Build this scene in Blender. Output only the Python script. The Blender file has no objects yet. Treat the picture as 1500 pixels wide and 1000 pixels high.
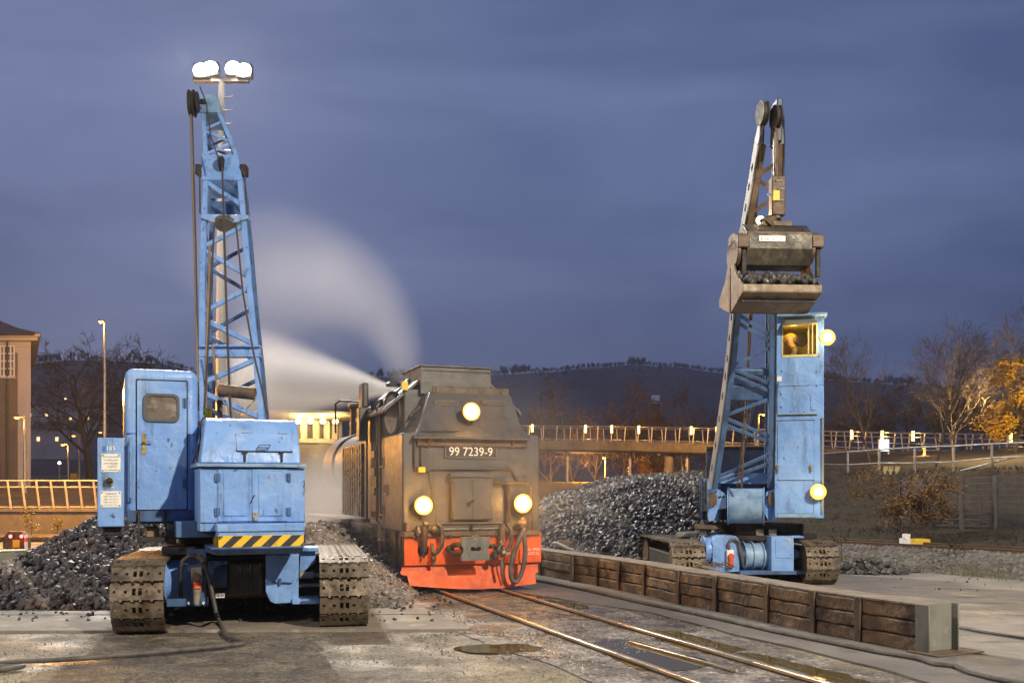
import bpy, bmesh, math, random
from mathutils import Vector as V, Matrix, noise as mn
from mathutils.geometry import tessellate_polygon
R = math.radians
rnd = random.Random(7)
SC = bpy.context.scene
COL = SC.collection

# ------------------------------------------------------------------ camera
F, CX, HZ, CH = 1458.33, 750.0, 716.0, 1.75      # focal length, centre column and horizon row of the 1500 px photograph; eye height
cam = bpy.data.cameras.new('camera'); cam.lens = 35; cam.sensor_width = 36
cam.shift_y = (HZ-500)/1500; cam.clip_start = .1; cam.clip_end = 8000
camo = bpy.data.objects.new('camera', cam); COL.objects.link(camo)
camo.location = (0, 0, CH); camo.rotation_euler = (R(90), 0, 0)
SC.camera = camo
SC.view_settings.view_transform = 'Standard'; SC.view_settings.look = 'None'
SC.view_settings.exposure = 0; SC.view_settings.gamma = 1
SC.render.engine = 'CYCLES'
cy = SC.cycles
cy.use_denoising = True
try: cy.denoiser = 'OPENIMAGEDENOISE'
except Exception: pass
cy.max_bounces = 7; cy.diffuse_bounces = 3; cy.glossy_bounces = 3; cy.transmission_bounces = 4
cy.transparent_max_bounces = 8; cy.volume_bounces = 1; cy.sample_clamp_indirect = 6
cy.caustics_reflective = False; cy.caustics_refractive = False
cy.volume_step_rate = 2.0; cy.volume_max_steps = 96

# ------------------------------------------------------------------ dusk sky
w = bpy.data.worlds.new('World'); SC.world = w; w.use_nodes = True
nt = w.node_tree; nt.nodes.clear(); N = nt.nodes.new; L = nt.links.new
sky = N('ShaderNodeTexSky'); sky.sky_type = 'NISHITA'; sky.sun_disc = False
sky.sun_elevation = R(-3); sky.sun_rotation = R(-60)
bg1 = N('ShaderNodeBackground'); bg1.inputs[1].default_value = .05; L(sky.outputs[0], bg1.inputs[0])
tc = N('ShaderNodeTexCoord'); sep = N('ShaderNodeSeparateXYZ'); L(tc.outputs['Generated'], sep.inputs[0])
mp = N('ShaderNodeMapping'); mp.inputs['Scale'].default_value = (1.1, 1.1, 4.2); mp.inputs['Rotation'].default_value = (0, R(6), 0)
L(tc.outputs['Generated'], mp.inputs[0])
nz = N('ShaderNodeTexNoise'); nz.inputs['Scale'].default_value = 1.9; nz.inputs['Detail'].default_value = 4.5; nz.inputs['Roughness'].default_value = .5
nz.inputs['Distortion'].default_value = .5
L(mp.outputs[0], nz.inputs['Vector'])
cr = N('ShaderNodeValToRGB')
cr.color_ramp.elements[0].position = .35; cr.color_ramp.elements[0].color = (.062, .093, .214, 1)
cr.color_ramp.elements[1].position = .66; cr.color_ramp.elements[1].color = (.130, .170, .326, 1)
L(nz.outputs[0], cr.inputs[0])
# brighter, greyer cloud towards the last light in the west (left), darker low band
hz = N('ShaderNodeMapRange'); hz.inputs['From Min'].default_value = 0.05; hz.inputs['From Max'].default_value = .30
hz.inputs['To Min'].default_value = .62; hz.inputs['To Max'].default_value = 1.0; L(sep.outputs['Z'], hz.inputs['Value'])
we = N('ShaderNodeMapRange'); we.inputs['From Min'].default_value = .15; we.inputs['From Max'].default_value = -.42
we.inputs['To Min'].default_value = 0; we.inputs['To Max'].default_value = 1; L(sep.outputs['X'], we.inputs['Value'])
wc = N('ShaderNodeMix'); wc.data_type = 'RGBA'; wc.blend_type = 'MULTIPLY'; wc.inputs[0].default_value = 1
L(cr.outputs[0], wc.inputs[6]); L(hz.outputs[0], wc.inputs[7])
ws = N('ShaderNodeMix'); ws.data_type = 'RGBA'; ws.blend_type = 'ADD'; L(we.outputs[0], ws.inputs[0])
L(wc.outputs[2], ws.inputs[6]); ws.inputs[7].default_value = (.050, .050, .066, 1)
bg2 = N('ShaderNodeBackground'); bg2.inputs[1].default_value = 1.10; L(ws.outputs[2], bg2.inputs[0])
ad = N('ShaderNodeAddShader'); L(bg1.outputs[0], ad.inputs[0]); L(bg2.outputs[0], ad.inputs[1])
ow = N('ShaderNodeOutputWorld'); L(ad.outputs[0], ow.inputs[0])

# ------------------------------------------------------------------ large lights
def lamp(name, kind, loc, power, col, size=.2, aim=None, cone=120, blend=.6):
    d = bpy.data.lights.new(name, kind); d.energy = power; d.color = col; d.shadow_soft_size = size
    o = bpy.data.objects.new(name, d); COL.objects.link(o); o.location = loc
    if kind == 'SPOT': d.spot_size = R(cone); d.spot_blend = blend
    if aim is not None: o.rotation_euler = (V(aim)-V(loc)).to_track_quat('-Z', 'Y').to_euler()
    return o
SODIUM = (1, .43, .07); WARM = (1, .80, .55); WHITE = (1, .93, .80)
# the yard's floodlight mast on the near side of the track (its shadows fall to the left and away from the camera)
lamp('yard_floodlight', 'SPOT', (14, -6, 16.5), 42000, (1, .87, .68), .4, (0, 17, 1), 110, .5)
# an added fill lamp, unseen, front left, to brighten the left coal heap
lamp('fill_lamp', 'POINT', (-15, 1.5, 8.5), 5000, (1, .80, .55), .3)
# ------------------------------------------------------------------ measuring helpers
def P(px, py, d): return V(((px-CX)*d/F, d, CH+(HZ-py)*d/F))
def G(px, py, z=0.0):
    d = F*(CH-z)/(py-HZ); return V(((px-CX)*d/F, d, z))
class Frame:
    """a yawed frame; x to the right, y away from the camera, z up"""
    def __init__(s, loc, deg):
        s.loc = V(loc); s.a = R(deg); s.M = Matrix.Translation(s.loc) @ Matrix.Rotation(s.a, 4, 'Z'); s.I = s.M.inverted()
    def at(s, px, py, c):
        o = s.I @ V((0, 0, CH)); q = s.I @ V(((px-CX)/F, 1, CH+(HZ-py)/F)); dr = q-o
        p = o+dr*((c-o.y)/dr.y); return p.x, p.z
    def w(s, x, y, z): return s.M @ V((x, y, z))
    def pw(s, px, py, c):
        x, z = s.at(px, py, c); return s.M @ V((x, c, z))

WL = {}      # world location of every object built (all are unrotated)
class MB:
    def __init__(s, M=None): s.v = []; s.f = []; s.mi = []; s.M = M or Matrix(); s.k = 0
    def _a(s, vs, fs):
        b = len(s.v); s.v += [s.M @ V(p) for p in vs]; s.f += [tuple(b+i for i in f) for f in fs]; s.mi += [s.k]*len(fs); return s
    def box(s, x0, x1, y0, y1, z0, z1):
        if x0 > x1: x0, x1 = x1, x0
        if y0 > y1: y0, y1 = y1, y0
        if z0 > z1: z0, z1 = z1, z0
        return s._a([(x0,y0,z0),(x1,y0,z0),(x1,y1,z0),(x0,y1,z0),(x0,y0,z1),(x1,y0,z1),(x1,y1,z1),(x0,y1,z1)],
                    [(0,3,2,1),(4,5,6,7),(0,1,5,4),(1,2,6,5),(2,3,7,6),(3,0,4,7)])
    def pbox(s, fr, px0, px1, py0, py1, c0, c1):
        x0, z0 = fr.at(px0, py0, c0); x1, z1 = fr.at(px1, py1, c0); return s.box(x0, x1, c0, c1, z0, z1)
    def bar(s, p, q, a, b=None, up=(0,0,1)):
        b = b or a; p = V(p); q = V(q); t = (q-p)
        if t.length < 1e-6: return s
        t.normalize(); u = t.cross(V(up))
        if u.length < 1e-3: u = t.cross(V((0,1,0)))
        u.normalize(); n = u.cross(t); u *= a/2; n *= b/2
        return s._a([p-u-n,p+u-n,p+u+n,p-u+n,q-u-n,q+u-n,q+u+n,q-u+n],
                    [(0,1,2,3),(7,6,5,4),(0,4,5,1),(1,5,6,2),(2,6,7,3),(3,7,4,0)])
    def tube(s, p, q, r, r2=None, n=12, cap=True):
        r2 = r if r2 is None else r2; p = V(p); q = V(q); t = (q-p)
        if t.length < 1e-6: return s
        t.normalize(); u = t.cross(V((0,0,1)))
        if u.length < 1e-3: u = V((1,0,0))
        u.normalize(); m = t.cross(u); vs = []
        for c, rr in ((p, r), (q, r2)):
            for i in range(n):
                a = 2*math.pi*i/n; vs.append(c+u*(rr*math.cos(a))+m*(rr*math.sin(a)))
        fs = [(i, (i+1) % n, n+(i+1) % n, n+i) for i in range(n)]
        if cap: fs += [tuple(range(n-1, -1, -1)), tuple(range(n, 2*n))]
        return s._a(vs, fs)
    def path(s, pts, r, n=8):
        pts = [V(p) for p in pts]; m = len(pts); vs = []; fs = []; u = None
        for i, p in enumerate(pts):
            t = (pts[min(i+1, m-1)]-pts[max(i-1, 0)]).normalized()
            if u is None:
                u = t.cross(V((0,0,1)))
                if u.length < 1e-3: u = V((1,0,0))
            u = (u-t*u.dot(t)).normalized(); k = t.cross(u); rr = r[i] if isinstance(r, (list, tuple)) else r
            for j in range(n):
                a = 2*math.pi*j/n; vs.append(p+u*(rr*math.cos(a))+k*(rr*math.sin(a)))
        for i in range(m-1):
            for j in range(n): fs.append((i*n+j, i*n+(j+1) % n, (i+1)*n+(j+1) % n, (i+1)*n+j))
        fs += [tuple(range(n-1, -1, -1)), tuple((m-1)*n+j for j in range(n))]
        return s._a(vs, fs)
    def prism(s, pts, y0, y1, holes=()):
        """polygon in x,z (with holes) extruded from y0 to y1"""
        loops = [list(pts)]+[list(h) for h in holes]
        flat = [p for l in loops for p in l]; n = len(flat)
        tri = tessellate_polygon([[V((x, z, 0)) for x, z in l] for l in loops]) if (holes or len(pts) > 4) else None
        vs = [(x, y0, z) for x, z in flat]+[(x, y1, z) for x, z in flat]; fs = []
        area = sum(pts[i][0]*pts[(i+1) % len(pts)][1]-pts[(i+1) % len(pts)][0]*pts[i][1] for i in range(len(pts)))
        if tri is None: fs += [tuple(range(n)), tuple(range(2*n-1, n-1, -1))]
        else:
            for t in tri: fs += [tuple(t), tuple(n+i for i in reversed(t))]
        b = 0
        for l in loops:
            m = len(l)
            for i in range(m):
                j = (i+1) % m; fs.append((b+i, n+b+i, n+b+j, b+j))
            b += m
        return s._a(vs, fs)
    def xprism(s, pts, x0, x1, holes=()):
        """polygon in y,z extruded along x"""
        M0 = s.M; s.M = M0 @ Matrix(((0,1,0,0),(1,0,0,0),(0,0,1,0),(0,0,0,1))); s.prism(pts, x0, x1, holes); s.M = M0; return s
    def zprism(s, pts, z0, z1):
        M0 = s.M; s.M = M0 @ Matrix(((1,0,0,0),(0,0,1,0),(0,1,0,0),(0,0,0,1))); s.prism(pts, z0, z1); s.M = M0; return s
    def lathe(s, c, prof, ax=(0,0,1), n=24):
        ax = V(ax).normalized(); u = ax.cross(V((1,0,0)));
        if u.length < 1e-3: u = ax.cross(V((0,1,0)))
        u.normalize(); k = ax.cross(u); vs = []; fs = []; m = len(prof); c = V(c)
        for r, h in prof:
            for j in range(n):
                a = 2*math.pi*j/n; vs.append(c+ax*h+u*(r*math.cos(a))+k*(r*math.sin(a)))
        for i in range(m-1):
            for j in range(n): fs.append((i*n+j, i*n+(j+1) % n, (i+1)*n+(j+1) % n, (i+1)*n+j))
        fs += [tuple(range(n-1, -1, -1)), tuple((m-1)*n+j for j in range(n))]
        return s._a(vs, fs)
    def ball(s, c, r, n=10, sc=(1,1,1)):
        m = n//2; c = V(c); vs = []; fs = []
        for i in range(m+1):
            th = math.pi*i/m
            for j in range(n):
                a = 2*math.pi*j/n
                vs.append(c+V((r*sc[0]*math.sin(th)*math.cos(a), r*sc[1]*math.sin(th)*math.sin(a), r*sc[2]*math.cos(th))))
        for i in range(m):
            for j in range(n): fs.append((i*n+j, (i+1)*n+j, (i+1)*n+(j+1) % n, i*n+(j+1) % n))
        return s._a(vs, fs)
    def lump(s, c, r, seed=None):
        """a broken piece of coal or stone: a jittered icosahedron"""
        rr = rnd; g = 1.618; vs = []
        q = Matrix.Rotation(rr.uniform(0, 6.28), 3, V((rr.uniform(-1,1), rr.uniform(-1,1), rr.uniform(-1,1.1))).normalized())
        sc = V((rr.uniform(.75, 1.35), rr.uniform(.75, 1.25), rr.uniform(.6, 1)))
        for p in ((-1,g,0),(1,g,0),(-1,-g,0),(1,-g,0),(0,-1,g),(0,1,g),(0,-1,-g),(0,1,-g),(g,0,-1),(g,0,1),(-g,0,-1),(-g,0,1)):
            k = V(p)*(r/1.9)*rr.uniform(.78, 1.18); k = V((k.x*sc.x, k.y*sc.y, k.z*sc.z)); vs.append(V(c)+q @ k)
        return s._a(vs, ICO)
    def quad(s, a, b, c, d): return s._a([a, b, c, d], [(0,1,2,3)])
    def poly(s, pts):
        return s._a(pts, [tuple(range(len(pts)))])
    def build(s, name, mats, parent=None, bevel=0, seg=2, smooth=35, loc=None, fix=True):
        if not s.v: s.v = [V((0,0,0))]
        if parent is not None: o0 = WL[parent.name]
        elif loc is not None: o0 = V(loc)
        else:
            xs = [p.x for p in s.v]; ys = [p.y for p in s.v]; zs = [p.z for p in s.v]
            o0 = V(((min(xs)+max(xs))/2, (min(ys)+max(ys))/2, min(zs)))
        me = bpy.data.meshes.new(name); me.from_pydata([p-o0 for p in s.v], [], s.f)
        if not isinstance(mats, (list, tuple)): mats = [mats]
        for m in mats: me.materials.append(m)
        if len(mats) > 1: me.polygons.foreach_set('material_index', s.mi)
        if fix and len(s.f) < 60000:
            bm = bmesh.new(); bm.from_mesh(me); bmesh.ops.recalc_face_normals(bm, faces=bm.faces); bm.to_mesh(me); bm.free()
        if smooth:
            me.polygons.foreach_set('use_smooth', [True]*len(me.polygons))
            try: me.set_sharp_from_angle(angle=R(smooth))
            except Exception: pass
        me.update()
        o = bpy.data.objects.new(name, me); COL.objects.link(o); WL[o.name] = o0
        if parent is not None: o.parent = parent
        else: o.location = o0
        if bevel:
            b = o.modifiers.new('bevel', 'BEVEL'); b.width = bevel; b.segments = seg; b.limit_method = 'ANGLE'; b.angle_limit = R(40)
            b.harden_normals = False
        return o
ICO = [(0,11,5),(0,5,1),(0,1,7),(0,7,10),(0,10,11),(1,5,9),(5,11,4),(11,10,2),(10,7,6),(7,1,8),(3,9,4),(3,4,2),(3,2,6),(3,6,8),(3,8,9),(4,9,5),(2,4,11),(6,2,10),(8,6,7),(9,8,1)]

def tag(o, label=None, cat=None, group=None, kind=None):
    if label: o['label'] = label
    if cat: o['category'] = cat
    if group: o['group'] = group
    if kind: o['kind'] = kind
    return o
def thing(name, loc, label, cat, group=None):
    o = bpy.data.objects.new(name, None); COL.objects.link(o); o.location = loc; o.empty_display_size = .2
    WL[o.name] = V(loc); return tag(o, label, cat, group)
def copy_tree(o, loc, parent=None):
    c = o.copy(); COL.objects.link(c)
    if parent is not None: c.parent = parent
    else: c.location = loc
    WL[c.name] = V(loc)
    for ch in list(o.children): copy_tree(ch, loc, c)
    return c
def label(o, t): o['label'] = t; return o
def rrect(x0, x1, z0, z1, r, n=5):
    if x0 > x1: x0, x1 = x1, x0
    if z0 > z1: z0, z1 = z1, z0
    pts = []
    for cx, cz, a0 in ((x1-r, z1-r, 0), (x0+r, z1-r, 90), (x0+r, z0+r, 180), (x1-r, z0+r, 270)):
        for i in range(n+1):
            a = R(a0+90*i/n); pts.append((cx+r*math.cos(a), cz+r*math.sin(a)))
    return pts
def circ(x, z, r, n=12, rz=None): return [(x+r*math.cos(2*math.pi*i/n), z+(rz or r)*math.sin(2*math.pi*i/n)) for i in range(n)]
def text(body, parent, mat, c, xw, h, fr=None, rotx=90, extrude=.003, align='CENTER', squeeze=1.0, name='lettering'):
    """lettering standing on a vertical face; c is its world centre, xw the world yaw"""
    cu = bpy.data.curves.new(name, 'FONT'); cu.body = body; cu.align_x = align; cu.align_y = 'CENTER'; cu.size = h/.72
    cu.extrude = extrude; cu.space_line = 1.0; cu.materials.append(mat)
    tmp = bpy.data.objects.new('lettering_curve', cu); COL.objects.link(tmp)
    me = bpy.data.meshes.new_from_object(tmp.evaluated_get(bpy.context.evaluated_depsgraph_get())); bpy.data.objects.remove(tmp); bpy.data.curves.remove(cu)
    o = bpy.data.objects.new(name, me); COL.objects.link(o); WL[o.name] = V(c)
    o.rotation_euler = (R(90), 0, xw); o.scale = (squeeze, 1, 1)
    if parent is not None:
        o.parent = parent; o.location = V(c)-WL[parent.name]
    else: o.location = c
    return o

# ------------------------------------------------------------------ materials
def mat(name, base, rough=.6, metal=0, layers=(), bump=0, bscale=40, bdetail=6, spec=.5, rvar=.12, coat=0, alpha=None, trans=0, bump2=0, bscale2=4):
    """layers: (colour, scale, low, high, stretch xyz, strength) mixed over the base by object-space noise"""
    m = bpy.data.materials.new(name); m.use_nodes = True; nt = m.node_tree; b = nt.nodes['Principled BSDF']
    N = nt.nodes.new; L = nt.links.new
    tc = N('ShaderNodeTexCoord'); col = None
    b.inputs['Base Color'].default_value = (*base, 1); b.inputs['Roughness'].default_value = rough; b.inputs['Metallic'].default_value = metal
    b.inputs['Specular IOR Level'].default_value = spec
    if coat: b.inputs['Coat Weight'].default_value = coat; b.inputs['Coat Roughness'].default_value = .2
    if trans: b.inputs['Transmission Weight'].default_value = trans
    if alpha is not None: b.inputs['Alpha'].default_value = alpha
    for i, ly in enumerate(layers):
        c, sc, lo, hi = ly[:4]; st = ly[4] if len(ly) > 4 else (1,1,1); am = ly[5] if len(ly) > 5 else 1
        mp = N('ShaderNodeMapping'); mp.inputs['Scale'].default_value = st; mp.inputs['Location'].default_value = (3.7*i, 1.3*i, 5.1*i)
        L(tc.outputs['Object'], mp.inputs[0])
        nz = N('ShaderNodeTexNoise'); nz.inputs['Scale'].default_value = sc; nz.inputs['Detail'].default_value = 7; nz.inputs['Roughness'].default_value = .62
        L(mp.outputs[0], nz.inputs['Vector'])
        mr = N('ShaderNodeMapRange'); mr.inputs['From Min'].default_value = lo; mr.inputs['From Max'].default_value = hi; mr.inputs['To Max'].default_value = am
        L(nz.outputs[0], mr.inputs['Value'])
        mx = N('ShaderNodeMix'); mx.data_type = 'RGBA'; L(mr.outputs[0], mx.inputs[0])
        if col is None: mx.inputs[6].default_value = (*base, 1)
        else: L(col, mx.inputs[6])
        mx.inputs[7].default_value = (*c, 1); col = mx.outputs[2]
    if col is not None: L(col, b.inputs['Base Color'])
    if rvar:
        nz = N('ShaderNodeTexNoise'); nz.inputs['Scale'].default_value = 9; nz.inputs['Detail'].default_value = 5; L(tc.outputs['Object'], nz.inputs['Vector'])
        mr = N('ShaderNodeMapRange'); mr.inputs['From Min'].default_value = .3; mr.inputs['From Max'].default_value = .7
        mr.inputs['To Min'].default_value = max(0, rough-rvar); mr.inputs['To Max'].default_value = min(1, rough+rvar)
        L(nz.outputs[0], mr.inputs['Value']); L(mr.outputs[0], b.inputs['Roughness'])
    nrm = None
    for st, sc in ((bump2, bscale2), (bump, bscale)):
        if not st: continue
        nz = N('ShaderNodeTexNoise'); nz.inputs['Scale'].default_value = sc; nz.inputs['Detail'].default_value = bdetail; L(tc.outputs['Object'], nz.inputs['Vector'])
        bp = N('ShaderNodeBump'); bp.inputs['Strength'].default_value = st; bp.inputs['Distance'].default_value = .6/sc; L(nz.outputs[0], bp.inputs['Height'])
        if nrm: L(nrm, bp.inputs['Normal'])
        nrm = bp.outputs[0]
    if nrm: L(nrm, b.inputs['Normal'])
    return m
def emis(name, col, strength):
    m = bpy.data.materials.new(name); m.use_nodes = True; b = m.node_tree.nodes['Principled BSDF']
    b.inputs['Base Color'].default_value = (*[min(1, c) for c in col], 1)
    b.inputs['Emission Color'].default_value = (*col, 1); b.inputs['Emission Strength'].default_value = strength; return m
RUST = (.16, .075, .035); GRIME = (.035, .03, .028)
M = {}
M['blue'] = mat('blue_paint', (.165, .325, .66), .42, 0, [((.215,.385,.72), 1.3, .42, .62), ((.27,.45,.68), 5, .55, .75, (1,1,.3), .7), ((.10,.18,.32), 3, .54, .68, (1.8,1.8,.22), .85), ((.33,.45,.62), 1.1, .56, .70, (1,1,1), .5), ((.32,.40,.50), 2.2, .60, .70, (1,1,1), .6), (GRIME, 11, .635, .70, (1,1,.5), .85), (RUST, 9, .655, .70, (2,2,.5), .9), ((.30,.30,.28), 34, .685, .70)], bump=.07, bscale=60, bump2=.22, bscale2=2.6)
M['blue_dark'] = mat('worn_blue_paint_shaded', (.065, .14, .30), .5, 0, [((.03,.05,.09), 4, .45, .65, (1,1,.4), .8), (RUST, 17, .64, .74)], bump=.12, bscale=50)  # shade on the far lattice and inner parts put into a darker blue
M['blue_pale'] = mat('pale_blue_paint', (.24, .38, .54), .5, 0, [((.10,.20,.34), 3, .45, .65), ((.08,.07,.06), 8, .6, .72, (1,1,.4), .8)], bump=.1, bscale=40)
M['steel_white'] = mat('whitish_paint', (.21, .215, .215), .5, 0, [((.22,.20,.17), 6, .55, .7, (1,1,.3), .8)], bump=.08)
M['hole'] = mat('dark_interior', (.012, .011, .01), .8)
M['black'] = mat('black_grease', (.022, .02, .018), .72, 0, [((.06,.045,.03), 6, .5, .7)], bump=.2, bscale=25)
M['rubber'] = mat('black_rubber', (.03, .03, .03), .55, 0, [((.09,.08,.065), 8, .5, .7)], bump=.1)
M['hose_grey'] = mat('dusty_rubber', (.11, .10, .085), .65, 0, [((.05,.045,.04), 7, .45, .65)], bump=.15)
M['shoe'] = mat('worn_track_steel', (.165, .128, .086), .48, .35, [((.27,.225,.16), 4, .47, .66), ((.07,.048,.028), 5, .48, .64), ((.04,.034,.028), 2, .55, .68), ((.26,.12,.03), 12, .66, .74)], bump=.25, bscale=35, bump2=.2, bscale2=9)
M['steel'] = mat('bare_steel', (.30, .27, .23), .4, .6, [((.10,.07,.05), 6, .5, .7)], bump=.15, bscale=40)
M['rust'] = mat('brown_rusty_steel', (.13, .085, .05), .6, .15, [((.07,.045,.03), 5, .42, .62), ((.22,.15,.09), 9, .58, .72)], bump=.25, bscale=30)
M['grab'] = mat('worn_grab_steel', (.17, .125, .08), .5, .25, [((.25,.20,.14), 2.5, .42, .62), ((.08,.06,.045), 5, .5, .66, (1,1,.4)), ((.22,.11,.05), 14, .64, .74)], bump=.12, bscale=30)
M['grab_dark'] = mat('sooty_grab_steel', (.075, .065, .045), .5, .2, [((.17,.15,.09), 6, .52, .66, (1,1,.35)), ((.03,.025,.02), 3, .45, .6), ((.45,.43,.38), 22, .68, .73, (1,1,.5), .7)], bump=.25, bscale=30)
M['loco'] = mat('sooty_black_loco_paint', (.072, .068, .062), .42, .1, [((.092,.086,.076), 1.6, .40, .62), ((.046,.042,.038), 3, .52, .68, (2.2,2.2,.16)), ((.10,.07,.045), 7, .66, .76, (1.8,1.8,.25), .6), ((.26,.24,.20), 60, .70, .74, (1,1,.4), .7)], bump=.05, bscale=70, bump2=.07, bscale2=3, spec=.6)
M['loco_dark'] = mat('dark_loco_frame', (.035, .028, .022), .5, .1, [((.09,.045,.025), 6, .5, .7)], bump=.15)
M['tank'] = mat('oily_tank_side', (.10, .08, .06), .26, .35, [((.16,.12,.085), 3, .45, .62, (3,3,.08)), ((.06,.05,.04), 5, .55, .7, (3,3,.1))], bump=.03, spec=.7)
M['red'] = mat('orange_red_paint', (.74, .105, .006), .6, 0, [((.62,.075,.006), 2, .45, .65), ((.42,.045,.012), 6, .6, .74, (1,1,.5), .6), ((.12,.04,.02), 14, .66, .75, (1,1,.6), .7)], bump=.06, bscale=50)
M['white'] = mat('white_enamel', (.80, .78, .72), .45, 0, [((.55,.5,.42), 8, .6, .75)])
M['letter'] = mat('white_lettering', (.82, .80, .74), .5)
M['letter_dark'] = mat('grey_lettering', (.30, .28, .26), .6)
M['yellow'] = mat('yellow_paint', (.78, .50, .03), .45, 0, [((.5,.32,.04), 8, .58, .72)], bump=.05)
M['stripe_black'] = mat('black_stripe_paint', (.03, .028, .028), .5, 0, [((.1,.09,.08), 9, .6, .72)])
M['orange_plug'] = mat('red_plug_plastic', (.62, .09, .04), .5)
M['plug_grey'] = mat('grey_plug_housing', (.33, .29, .24), .55, 0, [((.17,.13,.1), 8, .5, .7)])
M['brass'] = mat('worn_brass', (.55, .38, .10), .38, .8, [((.25,.17,.07), 20, .5, .7)])
M['chrome'] = mat('dull_chrome', (.6, .6, .58), .25, .9)
M['glass_dim'] = mat('dusty_cab_glass', (.16, .135, .105), .18, 0, [((.28,.25,.2), 3.2, .5, .62, (1,1,2.2)), ((.07,.06,.05), 4, .55, .7)], spec=.6)
M['glass_loco'] = mat('lit_dusty_loco_glass', (.50, .42, .33), .4, 0, [((.28,.12,.045), 2.3, .5, .66), ((.3,.28,.24), 40, .68, .73, (1,1,1), .7)], spec=.6)  # base lightened to stand in for mast light on the dusty panes
M['gasket'] = mat('grey_rubber_gasket', (.075, .08, .085), .6)
M['timber'] = mat('tarred_sleeper_timber', (.13, .078, .038), .75, 0, [((.23,.145,.075), 3.0, .42, .62, (1,1,2.2)), ((.05,.032,.02), 2.4, .46, .6), ((.02,.015,.012), 4.5, .60, .68)], bump=.6, bscale=22, bump2=.3, bscale2=5, rvar=.1)
M['timber_top'] = mat('dusty_timber_top', (.19, .155, .115), .85, 0, [((.27,.23,.18), 4, .45, .65), ((.08,.06,.045), 6, .55, .7)], bump=.4, bscale=30)
M['post'] = mat('rusty_steel_post', (.10, .07, .045), .55, .3, [((.17,.12,.08), 5, .45, .65, (1,1,.5)), ((.05,.04,.03), 9, .55, .7)], bump=.2, bscale=40)
M['post_grey'] = mat('grey_painted_girder', (.20, .20, .165), .5, .1, [((.13,.125,.10), 3, .45, .65, (1,1,.5)), ((.27,.26,.22), 7, .6, .72)], bump=.1)
M['coal'] = mat('wet_coal', (.066, .060, .053), .46, 0, [((.115,.105,.094), 6, .5, .68), ((.12,.07,.04), 1.1, .56, .70, (1,1,1), .8), ((.055,.05,.046), 2.6, .5, .62)], bump=.5, bscale=22, bump2=.3, bscale2=60, spec=.5, rvar=.2)
M['coal_brown'] = mat('brownish_coal', (.17, .15, .13), .55, 0, [((.25,.225,.20), 6, .5, .68), ((.26,.15,.08), 1.1, .54, .68, (1,1,1), .8), ((.085,.075,.066), 2.6, .52, .64)], bump=.5, bscale=22, bump2=.3, bscale2=60, spec=.5, rvar=.2)
M['coal_dust'] = mat('coal_dust', (.018, .016, .014), .8, 0, [((.05,.035,.025), 4, .5, .7)], bump=.9, bscale=14)
M['stone'] = mat('ballast_stone', (.19, .175, .15), .7, 0, [((.10,.085,.07), 1.5, .45, .65), ((.27,.25,.22), 3, .6, .75)], bump=.3, bscale=40)
M['concrete'] = mat('old_concrete', (.27, .25, .21), .8, 0, [((.18,.16,.13), 1.2, .42, .62), ((.36,.33,.28), 3.5, .58, .72), ((.10,.09,.075), 6, .62, .72)], bump=.25, bscale=30)
M['concrete_dark'] = mat('damp_concrete', (.15, .135, .115), .75, 0, [((.09,.08,.07), .7, .42, .62, (1,1,.5)), ((.20,.18,.15), 2.5, .55, .72)], bump=.3, bscale=18)
M['wood'] = mat('raw_wood_block', (.33, .22, .12), .7, 0, [((.22,.13,.07), 6, .45, .65, (1,4,4))], bump=.2)
M['bark'] = mat('grey_brown_bark', (.085, .062, .045), .85, 0, [((.045,.034,.026), 6, .45, .65, (1,1,.3))], bump=.4, bscale=20)
M['bark_dark'] = mat('dark_bark', (.045, .036, .032), .9)
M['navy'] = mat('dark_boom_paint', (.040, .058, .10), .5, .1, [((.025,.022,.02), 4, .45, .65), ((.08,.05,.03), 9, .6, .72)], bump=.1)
M['rail_pale'] = mat('pale_painted_rail', (.50,.47,.41), .5, 0, [((.34,.31,.26), 4, .5, .68)])
M['galv_dim'] = mat('dull_grey_steel', (.085,.08,.08), .6, .2, [((.06,.055,.055), 4, .45, .65)])
M['galv'] = mat('galvanised_rail', (.42, .40, .36), .4, .55, [((.28,.26,.22), 4, .45, .65)])
M['lamp_off'] = mat('lamp_housing', (.05, .05, .05), .5)
M['skin'] = mat('skin', (.55, .32, .2), .5, spec=.4)
E_HEAD = emis('headlamp_glow', (1, .78, .36), 8)
E_FLOOD = emis('floodlight_glow', (1, .95, .86), 60)
E_SOD = emis('sodium_glow', (1, .52, .10), 6)
E_BRIDGE = emis('bridge_lamp_glow', (1, .66, .20), 5)
E_AMBER = emis('amber_halo', (1, .42, .05), 1.7)  # glowing ring that imitates the amber halo round a lamp
E_RED = emis('red_signal_glow', (1, .12, .10), 6)
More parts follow.
